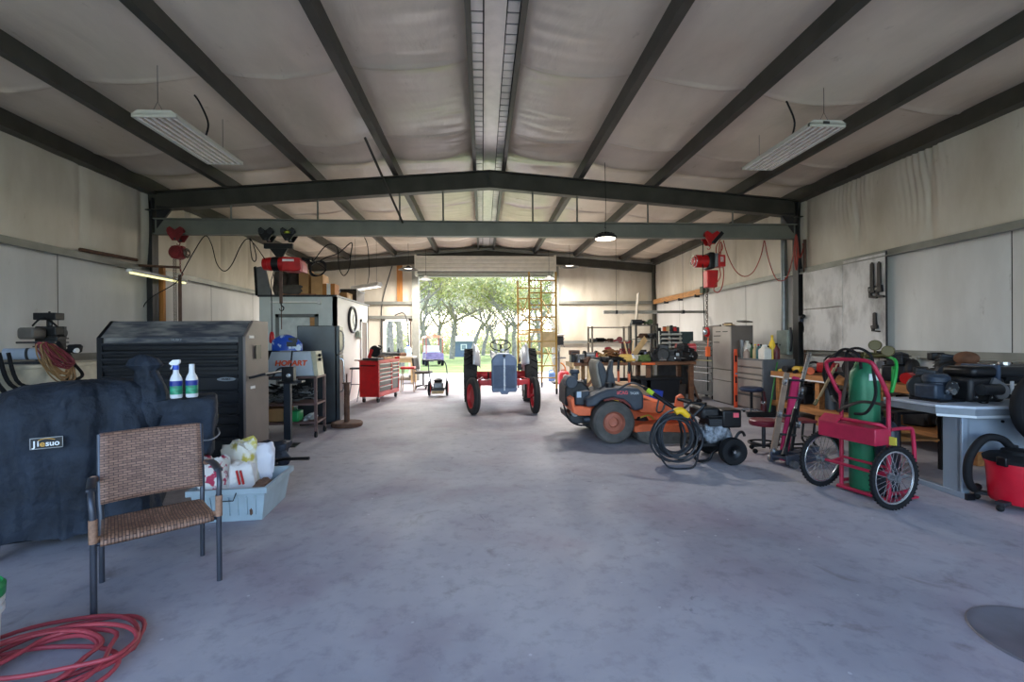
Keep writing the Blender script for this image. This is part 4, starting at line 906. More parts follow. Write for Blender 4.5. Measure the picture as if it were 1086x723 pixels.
p = atX(364, 316, OX1-.25); t = thing('cardboard_box', 'small pale box beside a dark fitting on the white wall top', 'box', (OX1-.25, p.y, ZO), 0, 'boxes on the office roof'); obj('carton', B().box(-.15, .15, -.2, .25, 0, .17), CARD, t, bev=.005); obj('label', B().box(.151, .154, -.1, .1, .04, .12), PINE, t)
t = thing('dark_crate', 'dark open crate at the far end of the office roof', 'crate', (OX1-.3, p.y+1.0, ZO)); obj('crate_body', B().box(-.2, .2, -.4, .4, 0, .33), mat('crate_dark_brown', '#4a3b30', .7, var=.2), t, bev=.01); obj('rim', B().box(-.21, .21, -.41, .41, .3, .34), DKG, t)
t = single('pump_fitting', B().lathe([(.001, 0), (.06, 0), (.06, .06), (.03, .09), (.03, .14), (.05, .15), (.05, .18), (.001, .19)], (OX1-.2, p.y-.55, ZO), n=16), BLKM, 'small black fitting on the office roof corner', 'fitting')
a = atY(279, 300, 9.95); pn = thing('leaning_sheet', 'grey rounded panel leaning at the left end of the office roof', 'panel', (a.x, 10.0, ZO), 0)
obj('panel_body', B().prism([(-.13, 0), (.16, 0), (.04, .58), (-.06, .62), (-.16, .60)], 'y', -.03, .03), mat('panel_grey', '#6e6f70', .6, var=.1), pn, bev=.02); obj('panel_edge', B().prism([(-.17, 0), (-.13, 0), (-.16, .62), (-.2, .60)], 'y', -.035, .035), BLKM, pn)
DUF = mat('dark_canvas', '#4b443d', .85, var=.3, scale=6, bump=.4)
a = atY(303, 308, 10.0)
single('canvas_bag', crumple(B(), (a.x-.12, 10.05, ZO+.24), .15, .16, .26, 3, .3, .2), DUF, 'dark canvas bag standing beside the grey panel on the office roof', 'bag', 'canvas bags on the office roof')
single('canvas_bag', crumple(B(), (a.x+.16, 10.12, ZO+.30), .12, .16, .22, 8, .35, -.5), mat('dark_canvas_brown', '#3a322c', .85, var=.3), 'folded dark brown bag slumped in the middle of the office roof', 'bag', 'canvas bags on the office roof')
single('canvas_bag', crumple(B(), (a.x+.17, 9.98, ZO+.11), .24, .13, .10, 12, .3), mat('canvas_grey', '#55504a', .85, var=.2), 'low grey-brown bag lying in front on the office roof', 'bag', 'canvas bags on the office roof')
single('scrap_lumber', B().cbox((a.x+.3, 9.93, ZO+.02), (.7, .1, .035), (0, .02, .02)), mat('reddish_board', '#a4704e', .7, var=.2), 'short reddish board on the front edge of the office roof', 'board')
# strip light hanging beyond the office
a, e = atY(374, 307, 13.4), atY(402, 316, 12.4)
st = thing('strip_light', 'white boxy strip light hanging above the red tool cart', 'light fixture', a, atan2(e.y-a.y, e.x-a.x)-pi/2); L_ = (e-a).length
obj('housing', B().prism([(-.09, 0), (-.05, .09), (.05, .09), (.09, 0), (.05, -.03), (-.05, -.03)], 'y', 0, L_), WHT, st); obj('diffuser', B().box(-.055, .055, .02, L_-.02, -.045, -.028), mat('strip_glow', '#fffaf0', .4, var=.01, emit=1.6), st)
for y in (.15, L_-.15):
    top = zr(-3.0)-a.z; obj('hanger', B().cyl((0, y, .09), (0, y, top), .004, n=5), DKG, st)
loc_tube('drop_cord', 'black cord hanging from the roof down to the strip light', 'cord', [V((atY(387, 300, 13.0).x, 13.0, 4.3)), atY(390, 262, 13.0), atY(391.5, 290, 13.0), atY(388, 307, 13.0)], .012, BLK, 6)
# ---- welder on its cart
WC0 = V((-2.86, 6.98, 0)); FRM = mat('angle_iron_brown', '#6a5350', .6, .3, var=.25)
wc = thing('welding_cart', 'brown angle iron cart with three shelves carrying the welder', 'cart', WC0, .06)
for x in (-.42, .42):
    for y in (-.22, .22): obj('post', B().box(x-.018, x+.018, y-.018, y+.018, .08, .88), FRM, wc)
for z in (.2, .47, .86): 
    b = B(); b.box(-.44, .44, -.24, -.21, z, z+.03).box(-.44, .44, .21, .24, z, z+.03).box(-.44, -.41, -.24, .24, z, z+.03).box(.41, .44, -.24, .24, z, z+.03).box(-.42, .42, -.22, .22, z+.018, z+.024); obj('shelf', b, FRM, wc)
for x in (-.42, .42):
    for y in (-.22, .22): obj('caster', B().cyl((x-.015, y, .04), (x+.015, y, .04), .04).box(x-.012, x+.012, y-.02, y+.02, .05, .09), BLK, wc)
WLD = mat('welder_light_grey', '#b9c2cc', .4, .1, var=.04); ORT = mat('orange_lettering', '#e4582a', .5)
wz = .89; wl = thing('welder', 'light grey welder with orange lettering and slanted end on the brown cart', 'welder', WC0+V((.0, 0, wz)), .06)
obj('cabinet', B().prism([(-.35, .0), (-.22, .36), (.33, .36), (.38, .0)], 'y', -.15, .15), WLD, wl, bev=.01)
obj('black_end', B().prism([(-.42, .0), (-.28, .38), (-.2, .38), (-.34, .0)], 'y', -.155, .155), BLKM, wl); obj('control_panel', B().prism([(.385, .0), (.335, .365), (.40, .365), (.44, .0)], 'y', -.15, .15), mat('welder_cream_edge', '#bdb69c', .5), wl)
obj('lifting_strap', B().prism([(.03, -.005), (.07, .375), (.09, .375), (.05, -.005)], 'y', -.16, .16), BLKM, wl)
for z in (.24, .3): obj('dial', B().cyl((.42, -.06, z), (.46, -.06, z), .025), BLKM, wl)
text('welder_lettering', 'HOBART', .105, ORT, wl, (.06, -.165, .19), (pi/2, 0, 0), ext=.003, sx=1.05, bold=.004, shear=.15)
hm = thing('welding_helmet', 'blue patterned welding helmet lying on top of the welder', 'helmet', WC0+V((-.04, 0, wz+.375)), .3)
HEL = mat('helmet_blue_graphics', '#1f4fb8', .3, var=.2, scale=9, col2='#cfe0f2', lo=.55, hi=.6)
b = B(); rings = []
for k in range(9):
    t_ = k/8; x = -.2+.4*t_; h_ = .24*sin(pi*min(.95, .18+.72*t_))**.7; w_ = .12*sin(pi*(.15+.65*t_))**.5
    rings.append([(x, w_*cos(a), max(0, h_*sin(a)) if sin(a) > 0 else 0) for a in [2*pi*i/20 for i in range(20)]])
b.rings(rings); obj('shell', b, HEL, hm); obj('visor', B().prism([(.02, -.09), (.14, -.09), (.14, -.06), (.02, -.06)], 'z', .12, .19).box(.0, .13, -.125, -.10, .06, .13), BLKM, hm)
# things on the welding cart
single('spray_can', B().lathe([(.001, 0), (.033, 0), (.033, .17), (.02, .19), (.001, .19)], WC0+V((-.36, .05, wz+.005)), n=16), WHT, 'white spray can on the left end of the welding cart', 'can')
t = thing('jug', 'blue and white jug with red cap beside the welder', 'jug', WC0+V((-.43, -.14, wz))); obj('jug_body', B().lathe([(.001, 0), (.05, 0), (.055, .02), (.055, .16), (.025, .21), (.001, .21)], n=18), mat('jug_blue_white', '#c4d6ea', .4, scale=9, col2='#3b66b5', lo=.5, hi=.55), t); obj('cap', B().cyl((0, 0, .21), (0, 0, .25), .028), RED, t)
t = thing('grinder', 'dark angle grinder hanging left of the welder', 'grinder', WC0+V((-.52, .1, 1.18))); obj('wheel_guard', B().lathe([(.001, -.02), (.11, -.02), (.12, .02), (.001, .03)], ax='y', n=24), BLK, t); obj('handle', B().cyl((0, 0, -.1), (0, 0, -.32), .03, .025), mat('dark_green_grip', '#38453c', .6), t)
t = thing('cardboard_box', 'tan cardboard box on the bottom shelf of the welding cart', 'box', WC0+V((-.22, .02, .225))); obj('carton', B().box(-.18, .2, -.14, .14, 0, .19), CARD, t, bev=.004); obj('flap', B().box(-.18, .0, -.2, -.14, .185, .19), CARD, t)
t = thing('green_case', 'green plastic case on the bottom shelf of the welding cart', 'case', WC0+V((.06, -.08, .225))); obj('case_body', B().box(-.10, .12, -.1, .1, 0, .16), GRN, t, bev=.02); obj('handle', B().tube([(-.04, 0, .16), (-.03, 0, .19), (.05, 0, .19), (.06, 0, .16)], .008, 6), GRN, t)
rnd = random.Random(2)
for j, (zz, lab, m, n) in enumerate(((.50, 'tangle of grey welding leads on the middle shelf of the welding cart', GRYM, 60), (.23, 'pale rags and fittings at the right of the cart bottom shelf', mat('pale_rags', '#9ea3a6', .7), 20))):
    pts = [WC0+V((rnd.uniform(-.34, .34) if j == 0 else rnd.uniform(.22, .36), rnd.uniform(-.16, .16), zz+rnd.uniform(.0, .24 if j == 0 else .1))) for _ in range(n)]
    loc_tube('welding_lead' if j == 0 else 'rag_bundle', lab, 'cable' if j == 0 else 'rags', pts, .010 if j == 0 else .018, m, 3)
pts = [WC0+V((rnd.uniform(-.36, .3), rnd.uniform(-.2, .16), .5+rnd.uniform(.0, .28))) for _ in range(45)]
loc_tube('black_lead', 'tangle of black cable over the middle shelf of the welding cart', 'cable', pts, .011, BLK, 3)
# ---- pedestal post in front of the cart
p = atF(303, 474); pd = thing('vise_pedestal', 'black square steel pedestal with clamp head in front of the welding cart', 'pedestal', (p.x, p.y+.08, 0), .1)
obj('base_plate', B().box(-.12, .12, -.12, .12, 0, .012), BLKM, pd); obj('post', B().box(-.042, .042, -.042, .042, .01, .84), mat('pedestal_blue_black', '#20262f', .45, .3), pd)
obj('head_plate', B().box(-.1, .2, -.09, .09, .84, .87).box(-.06, .09, -.06, .06, .87, 1.06), BLKM, pd, bev=.008); obj('clamp_screw', B().cyl((.04, -.07, .95), (.04, -.1, .95), .03).cyl((.04, -.1, .95), (.04, -.13, .95), .012), CHR, pd)
obj('clamp_arm', B().tube([(-.08, 0, .9), (-.2, -.02, .9), (-.34, -.03, .93)], .014, 8).tube([(-.02, .0, 1.05), (-.12, 0, 1.03), (-.2, 0, .9)], .012, 8, sm=4), DKG, pd)
# ---- dark fridge, round stand
FRG = mat('fridge_dark_blue_black', '#141a22', .3, .1, var=.35, scale=2.2, col2='#2f3943', lo=.4, hi=.8)
fx0, fx1 = atY(315.5, 400, 7.85).x, atY(358, 400, 7.85).x; fz = atY(330, 345.5, 7.85).z
fr = thing('refrigerator', 'dark blue-black refrigerator standing before the office front', 'refrigerator', (fx0+.05, 7.72, 0), .2)
fw_ = fx1-fx0; obj('cabinet', B().box(0, fw_-.065, 0, .66, .03, fz), FRG, fr, bev=.012)
for z0, z1 in ((.05, fz*.70), (fz*.70+.01, fz)): 
    d = obj('door', B().box(fw_-.06, fw_, 0, .66, z0, z1), FRG, fr, bev=.012)
    zz = (z1-.62, z1-.06) if z0 < .5 else (z0+.05, z1-.08); obj('handle', B().tube([(fw_, .06, zz[0]), (fw_+.05, .06, zz[0]+.04), (fw_+.06, .06, (zz[0]+zz[1])/2), (fw_+.05, .06, zz[1]-.04), (fw_, .06, zz[1])], .012, 8, sm=4), CHR, d)
obj('foot_grille', B().box(.02, fw_-.03, .02, .64, 0, .04), BLK, fr)
p = atF(368, 451.5); rs = thing('round_stand', 'rusty disc base with a short post beside the fridge', 'stand', (p.x, p.y, 0))
obj('base_disc', B().lathe([(.001, 0), (.24, 0), (.25, .02), (.25, .055), (.235, .07), (.001, .075)], n=40), RUST, rs); obj('post', B().cyl((0, 0, .07), (0, 0, .70), .045, n=20), RUST, rs); obj('top_flange', B().lathe([(.001, 0), (.07, 0), (.07, .014), (.001, .014)], (0, 0, .70), n=24).cyl((.0, 0, .71), (0, 0, .86), .012), RUST, rs)
# red pendant at far
# ================================================================== far left: red cart, stools, trimmer
t = thing('tool_cart', 'red roller tool cart with open silver-edged drawers by the white office wall', 'tool cart', (-2.33, 10.38, 0), -.2)
D_, L_, H0, H1 = .46, 1.22, .13, .93           # local: y along drawers, -x = depth
obj('body', B().box(-D_, -.03, 0, L_, H0, H1).box(-.03, .0, 0, .05, H0, H1).box(-.03, .0, L_-.05, L_, H0, H1).box(-.03, 0, .74, .79, H0, H1).box(-.03, 0, 0, L_, H0, H0+.09).box(-.03, 0, 0, L_, H1-.04, H1), RED, t, bev=.006)
SLV = mat('silver_drawer_edge', '#c9c9c9', .35, .5)
for y0, y1, zz in ((.05, .74, (.23, .36, .49, .58, .67, .77, .88)), (.79, L_-.05, (.23, .50, .62, .72, .80, .88))):
    for a, c in zip(zz[:-1], zz[1:]):
        d = obj('drawer', B().box(-.03, -.012, y0+.004, y1-.004, a+.012, c-.03), BLKM, t); obj('drawer_edge', B().box(-.01, .016, y0+.004, y1-.004, c-.022, c-.006), SLV, d)
obj('top_tray', B().box(-D_-.01, .01, -.01, L_+.01, H1, H1+.02).box(-D_-.01, .01, L_-.02, L_+.01, H1, H1+.07), RED, t)
for x in (-D_+.06, -.06):
    for y in (.1, L_-.1): cs = obj('caster', B().cyl((x-.02, y, .05), (x+.02, y, .05), .05), BLK, t); obj('caster_fork', B().box(x-.03, x+.03, y-.03, y+.03, .08, .14), GRYM, cs)
obj('side_handle', B().tube([(-.4, 0, .84), (-.4, -.06, .84), (-.08, -.06, .84), (-.08, 0, .84)], .012, 8), BLKM, t)
CT = Matrix.Translation(V((-2.33, 10.38, .955))) @ Matrix.Rotation(-.2, 4, 'Z')
def ct(x, y, z=0): return CT @ V((x, y, z))
s_ = thing('mitre_saw', 'red and black mitre saw on the near end of the red tool cart', 'saw', ct(-.22, .22), -.2)
obj('base', B().box(-.2, .18, -.15, .15, 0, .05), DKG, s_, bev=.01); obj('saw_arm', B().bar((-.1, 0, .05), (-.02, 0, .25), .08, .08).bar((-.02, 0, .25), (.16, 0, .2), .05, .05), RED, s_, bev=.01)
obj('blade_guard', B().lathe([(.001, -.03), (.13, -.03), (.14, 0), (.13, .03), (.001, .03)], (.04, .0, .20), 'y', 24), BLKM, s_); obj('motor', B().cyl((.0, .03, .26), (.0, .17, .27), .06), RED, s_); obj('handle', B().tube([(.14, 0, .22), (.2, 0, .3), (.12, 0, .33)], .018, 8, sm=4), BLK, s_)
def tool_small(name, label, cat, pos, m1, m2, rz, s=1.0, grp=None):
    t = thing(name, label, cat, pos, rz, grp)
    obj('motor_body', B().cyl((-.11*s, 0, .05*s), (.07*s, 0, .05*s), .045*s, n=14), m1, t); obj('nose', B().cyl((.07*s, 0, .05*s), (.15*s, 0, .05*s), .032*s, .018*s), BLKM, t)
    obj('grip', B().bar((-.05*s, 0, .05*s), (-.09*s, .10*s, .02*s), .04*s, .035*s), m2, t, bev=.005*s); return t
tool_small('drill', 'brown-grey power drill lying in the middle of the red tool cart', 'drill', ct(-.2, .6), RUST, BLK, .6, 1.0, 'power tools on the red cart')
tool_small('drill', 'dark power drill at the far end of the red tool cart', 'drill', ct(-.2, .98), DKG, RED, -.4, 1.0, 'power tools on the red cart')
single('wood_offcut', B().cbox(ct(-.12, .80, .03), (.1, .5, .05), (0, 0, -.3)), PINE, 'pale wood offcut lying along the red tool cart top', 'wood')
p = ct(-.62, .25, -.02); single('steel_bar', B().bar(ct(-.62, .1, .0), ct(.0, -.03, .0), .03, .025), RUST, 'rusty flat bar lying across the near edge of the red tool cart', 'bar')
t = thing('tubular_stand', 'thin grey tubular stand between the office wall and the red cart', 'stand', (-2.92, 10.75, 0))
for x in (-.1, .1): obj('leg', B().tube([(x-.06, -.12, 0), (x, -.08, .4), (x, 0, .74), (x+.02, .1, .74)], .012, 8, sm=4), GRYM, t); 
obj('cross_bar', B().cyl((-.12, -.08, .4), (.12, -.08, .4), .01), GRYM, t); obj('saddle', B().box(-.14, .14, -.04, .14, .74, .78), DKG, t)
# bench under the far window with its tools
bn = thing('window_bench', 'pale-topped bench under the far window behind the red cart', 'bench', (-2.75, 15.0, 0))
obj('bench_top', B().box(-.75, .55, -.35, .45, .84, .89), mat('bench_top_pale', '#cdbfa8', .6, var=.15), bn); obj('drawer_front', B().box(-.7, .5, -.33, -.3, .7, .84), PINE, bn)
for x in (-.7, .5):
    for y in (-.3, .4): obj('leg', B().box(x-.035, x+.035, y-.035, y+.035, 0, .84), PINE, bn)
for k, (x, m1, m2, s, l) in enumerate(((-.45, DKG, BLK, 1.5, 'first dark power tool from the left on the window bench'), (-.12, BLKM, DKG, 1.6, 'middle black power tool on the window bench'), (.22, RUST, BLK, 1.3, 'brown power tool at the right of the window bench'))): tool_small('power_tool', l, 'tool', (-2.75+x, 14.9, .89), m1, m2, .3*k, s, 'tools on the window bench')
for k, (x, h, m, l) in enumerate(((-.3, .28, BLKM, 'left black bottle standing on the window bench'), (.0, .25, BLKM, 'right black bottle standing on the window bench'))):
    t = thing('bottle', l, 'bottle', (-2.75+x, 15.1, .89), 0, 'black bottles on the window bench'); obj('bottle_body', B().lathe([(.001, 0), (.045, 0), (.045, h*.6), (.02, h*.8), (.001, h*.8)], n=14), m, t); obj('cap', B().cyl((0, 0, h*.8), (0, 0, h), .022), DKG, t)
t = thing('water_jug', 'clear blue water jug at the right end of the window bench', 'jug', (-2.42, 15.0, .89)); obj('jug_body', B().lathe([(.001, 0), (.11, 0), (.115, .03), (.115, .24), (.04, .32), (.001, .32)], n=20), mat('jug_pale_blue', '#b4cfe2', .25, var=.05), t); obj('cap', B().cyl((0, 0, .32), (0, 0, .36), .045), BLU, t)
p = atF(433, 415); st = thing('bar_stool', 'red-seated stool with thin legs between the red cart and office chair', 'stool', (p.x, p.y, 0))
obj('seat', B().box(-.19, .19, -.17, .17, .62, .68), RED, st, bev=.015)
for x in (-1, 1):
    for y in (-1, 1): obj('leg', B().cyl((x*.18, y*.16, 0), (x*.14, y*.12, .62), .014, n=8), mat('stool_leg_tan', '#a58d6a', .5), st)
obj('foot_rail', B().tube([(-.165, -.145, .22), (.165, -.145, .22), (.165, .145, .22), (-.165, .145, .22)], .009, 6, closed=True), GRYM, st)
p = atF(449, 412); oc = thing('office_chair', 'dark swivel office chair near the left jamb of the far doorway', 'chair', (p.x, p.y, 0), 1.35)
GRC = mat('chair_dark_fabric', '#4a4640', .85, var=.1)
obj('seat', B().box(-.22, .22, -.22, .22, .44, .51), GRC, oc, bev=.03); obj('backrest', B().grid(lambda u, v: (-.2+.4*u, .23+.05*v+.03*(2*u-1)**2*-1, .56+.34*v), 8, 6), GRC, oc, solid=.05); obj('back_bar', B().bar((0, .12, .44), (0, .27, .62), .05, .02), BLKM, oc)
obj('gas_post', B().cyl((0, 0, .12), (0, 0, .44), .028), BLKM, oc)
for k in range(5): a = 2*pi*k/5; obj('base_arm', B().bar((0, 0, .11), (.26*cos(a), .26*sin(a), .07), .04, .03), BLKM, oc); obj('caster', B().ball((.26*cos(a), .26*sin(a), .03), .03), BLK, oc)
p = atF(464.5, 420); tr = thing('wheeled_trimmer', 'walk-behind trimmer with two red wheels and black flat handle top', 'mower', (p.x, p.y+.1, 0), 0)
for x in (-.22, .22): bt, br = B(), B(); wheel(bt, br, (x, 0, .19), .19, .06, 'x', .78); w_ = obj('wheel', bt, BLK, tr); obj('red_disc', br, RED, w_)
obj('deck', B().box(-.16, .16, -.14, .18, .12, .2), mat('trimmer_grey', '#5f5f60', .5, .3), tr, bev=.02); obj('engine', B().lathe([(.001, .2), (.12, .2), (.13, .3), (.10, .36), (.12, .4), (.06, .44), (.001, .44)], (0, .0, 0), n=20), ENG, tr); obj('engine_cover', B().box(-.11, .11, -.15, -.06, .2, .34), GRYM, tr, bev=.02); obj('front_guard', B().box(-.15, .15, -.19, -.12, .07, .14), PINE, tr, bev=.01)
obj('handle_tube', B().tube([(.17, .1, .16), (.2, .3, .55), (.12, .45, .84), (-.1, .5, .88)], .014, 8, sm=4), DKG, tr); obj('handle_tube', B().tube([(-.17, .1, .16), (-.26, .3, .55), (-.3, .45, .84), (-.3, .5, .88)], .014, 8, sm=4), DKG, tr)
obj('handle_top', B().box(-.46, .04, .42, .62, .87, .895), BLKM, tr, bev=.01)
# ================================================================== tractor
TC = V((.40, 8.55, 0)); tr = thing('tractor', 'old grey tractor with slate blue grille, red front axle and large black rear tyres', 'tractor', TC)
TGB = mat('tractor_slate_blue', '#63708a', .45, .15, var=.12); TGY = mat('tractor_light_grey', '#c3cad4', .4, .1, var=.08); TRD = mat('tractor_red', '#c02a30', .45, .1, var=.15); TIR = mat('tractor_tyre', '#2a2a2a', .8, var=.2); TGD = mat('grille_dark', '#394660', .6, var=.1)
# grille shell
def arch(w, z0, z1, r, n=8):
    pts = [(-w, z0), (w, z0)]
    for k in range(n+1): a = pi/2*k/n; pts.append((w-r+r*cos(a), z1-r+r*sin(a)))
    for k in range(n+1): a = pi/2+pi/2*k/n; pts.append((-w+r+r*cos(a), z1-r+r*sin(a)))
    return pts
obj('grille_shell', B().prism(arch(.235, .46, 1.14, .16), 'y', -.22, -.06), TGB, tr, bev=.02)
gp = obj('grille_panel', B().box(-.20, -.02, -.235, -.20, .52, .93).box(.02, .20, -.235, -.20, .52, .93), TGD, tr)
b = B()
for k in range(10):
    for s in (-1, 1): b.box(s*.11-.085+k*.0188, s*.11-.085+k*.0188+.007, -.243, -.23, .525, .925)
tag(obj('grille_bars', b, TGB, gp), kind='stuff')
obj('centre_trim', B().box(-.014, .014, -.25, -.2, .47, 1.05), TGY, tr)
for z in (.56, .72, .89): obj('trim_stud', B().ball((0, -.252, z), .02, .01, .02), TGY, tr)
obj('lower_skirt', B().prism([(-.235, .52), (.235, .52), (.215, .44), (.08, .44), (.06, .40), (-.06, .40), (-.08, .44), (-.215, .44)], 'y', -.235, -.1), TGB, tr, bev=.01)
obj('hood_emblem', B().ball((0, -.21, 1.105), .035, .02, .03), DKG, tr)
b = B(); rings = []
for y, w, zt in ((-.08, .225, 1.135), (.25, .225, 1.145), (.7, .22, 1.14), (1.05, .21, 1.13), (1.1, .19, 1.10)):
    rings.append([(w, y, .82), (w, y, zt-.16)]+[(w-.15+.15*cos(a), y, zt-.15+.15*sin(a)) for a in (.5, 1.0, pi/2)]+[(-w+.15-.15*cos(a), y, zt-.15+.15*sin(a)) for a in (pi/2, 1.0, .5)]+[(-w, y, zt-.16), (-w, y, .82)])
b.rings(rings); obj('hood', b, TGY, tr)
obj('fuel_cap', B().cyl((0, .6, 1.17), (0, .6, 1.22), .04), TGY, tr)
obj('engine_block', B().box(-.16, .16, -.05, 1.1, .42, .85), TRD, tr, bev=.03); obj('transmission', B().box(-.18, .18, 1.05, 1.9, .42, .78), TRD, tr, bev=.05)
obj('front_axle', B().box(-.47, .47, -.03, .05, .56, .645).box(-.3, .3, -.05, .07, .54, .66), TRD, tr, bev=.01)
for s in (-1, 1):
    x = s*.585; st_ = .32 if s < 0 else .06
    obj('spindle', B().cyl((s*.46, .01, .66), (s*.47, .01, .30), .03).cyl((s*.46, .01, .345), (x, .01, .345), .025), TRD, tr); obj('steering_arm', B().bar((s*.46, 0, .65), (s*.40, .9, .62), .03, .03), TRD, tr)
    M_ = Matrix.Translation((x, .01, 0)) @ Matrix.Rotation(st_*1.0, 4, 'Z')
    bt, br = B(M_), B(M_)
    bt.lathe([(.235, -.05), (.27, -.062), (.32, -.055), (.345, -.03), (.347, -.012), (.338, -.008), (.338, .008), (.347, .012), (.345, .03), (.32, .055), (.27, .062), (.235, .05)], (0, 0, .347), 'x', 36, cap=False)
    br.lathe([(.001, -.02), (.06, -.03), (.075, -.03), (.2, .0), (.225, -.045), (.24, -.05), (.24, .05), (.225, .045), (.2, .02), (.075, -.01), (.06, .03), (.001, .03)], (0, 0, .347), 'x', 32)
    w_ = obj('front_tyre', bt, TIR, tr); obj('rim', br, TRD, w_)
    # rear wheel with bar lugs
    x = s*.665; bt, br = B(), B(); bt.lathe([(.36, -.12), (.46, -.145), (.54, -.14), (.57, -.12), (.575, 0), (.57, .12), (.54, .14), (.46, .145), (.36, .12)], (x, 1.78, .60), 'x', 40, cap=False)
    for k in range(22):
        for h in (-1, 1):
            a0 = 2*pi*(k+(.5 if h > 0 else 0))/22; ps = []
            for dx, da in ((.0, .0), (.13, .14)):
                a = a0+da; ps.append(V((x+h*dx, 1.78+.582*cos(a), .60+.582*sin(a))))
            mid = (ps[0]+ps[1])/2; n_ = V((0, mid.y-1.78, mid.z-.6)).normalized(); d_ = (ps[1]-ps[0]).normalized(); w2 = n_.cross(d_).normalized()*.02
            q = [bt._v(pp+sg*w2+n_*hh) for hh in (-.02, .022) for pp in ps for sg in (-1, 1)]
            for f in ((0, 1, 3, 2), (4, 6, 7, 5), (0, 4, 5, 1), (2, 3, 7, 6), (0, 2, 6, 4), (1, 5, 7, 3)): bt._f([q[i] for i in f])
    br.lathe([(.001, -.04), (.1, -.05), (.12, 0), (.3, .02), (.35, -.11), (.37, -.12), (.37, .12), (.35, .11), (.31, .04), (.12, .03), (.1, .06), (.001, .06)], (x, 1.78, .60), 'x', 32)
    w_ = obj('rear_tyre', bt, TIR, tr); obj('rim', br, TGY, w_)
    obj('rear_axle', B().cyl((s*.15, 1.78, .6), (s*.62, 1.78, .6), .09), TRD, tr)
    # fender: shell beside and over the tyre
    def fen(u, v, s=s):
        a = R(20)+R(135)*u; r_ = .36+.30*v; return (s*(.45+.02*v+.13*v**3), 1.74-r_*cos(a), .66+(r_+.0)*sin(a))
    obj('fender', B().grid(fen, 18, 7), TGY, tr, solid=.012)
    obj('foot_step', B().box(min(s*.2, s*.45), max(s*.2, s*.45), 1.0, 1.35, .44, .46), TRD, tr); obj('brake_pedal', B().bar((s*.27, 1.2, .5), (s*.28, 1.02, .72), .03, .02), DKG, tr)
obj('headlamp', B().box(.29, .36, .3, .38, .80, .93), BLKM, tr, bev=.01); obj('lamp_bracket', B().bar((.2, .34, .85), (.3, .34, .87), .02, .02), BLKM, tr)
obj('steering_column', B().cyl((0, 1.1, 1.08), (0, 1.44, 1.28), .025), DKG, tr); b = B(Matrix.Translation((0, 1.44, 1.285)) @ Matrix.Rotation(.55, 4, 'X')); b.torus((0, 0, 0), .22, .013)
for a in (.5, 2.6, 4.7): b.bar((0, 0, 0), (.22*cos(a), .22*sin(a), 0), .018, .01)
sw = obj('steering_wheel', b, BLKM, tr)
obj('seat', B().grid(lambda u, v: ((u-.5)*.44, 1.72+.36*v+.0*u, .90+.12*(2*u-1)**2+.16*v**3), 10, 10), TGY, tr, solid=.012); obj('seat_post', B().bar((0, 1.6, .76), (0, 1.9, .9), .06, .02), DKG, tr)
obj('lift_arm', B().bar((-.3, 1.9, .5), (-.34, 2.5, .42), .04, .05), TRD, tr); obj('lift_arm', B().bar((.3, 1.9, .5), (.34, 2.5, .42), .04, .05), TRD, tr)
# ================================================================== scaffold tower
SCY = mat('scaffold_tan_yellow', '#c39a4f', .55, .2, var=.18)
y1, y2 = 11.5, 13.15; xl, xr = atY(561.4, 340, y1).x, atY(589.8, 340, y1).x; H_ = 3.12
sf = thing('scaffold_tower', 'tall tan-yellow scaffold tower on casters right of the tractor', 'scaffold', (xl, y1, 0)); w_ = xr-xl; dd = y2-y1
x2l = atY(549.3, 340, y2).x-xl; x2r = atY(574.2, 340, y2).x-xl
for nm, x0, x1, y in (('front', 0, w_, 0), ('rear', x2l, x2r, dd)):
    for x in (x0, x1): obj('upright', B().cyl((x, y, .14), (x, y, H_), .027, n=10), SCY, sf); cs = obj('caster', B().cyl((x-.018, y, .06), (x+.018, y, .06), .06), BLK, sf); obj('caster_fork', B().box(x-.025, x+.025, y-.03, y+.03, .07, .15), DKG, cs)
    for k in range(9): z = .42+k*.31; obj('rung', B().cyl((x0, y, z), (x1, y, z), .017, n=8), SCY, sf)
    obj('mid_post', B().cyl(((x0+x1)/2-.02, y, .42), ((x0+x1)/2-.02, y, 1.66), .014, n=8), SCY, sf)
for (xa, xb) in ((0, x2l), (w_, x2r)):
    for z0, z1 in ((.5, 1.5), (1.5, .5), (1.75, 2.6), (2.6, 1.75)): obj('cross_brace', B().cyl((xa, 0, z0), (xb, dd, z1), .012, n=6), SCY, sf)
    obj('side_rail', B().bar((xa, 0, 1.55), (xb, dd, 1.55), .03, .05), SCY, sf)
obj('platform', B().box(.02+min(0, x2l)*.0, w_-.02, .0, dd*.55, 1.575, 1.60), PINE, sf); obj('plywood_end', B().box(w_*.45, w_-.03, -.01, .01, 1.2, 1.58), PINE, sf)
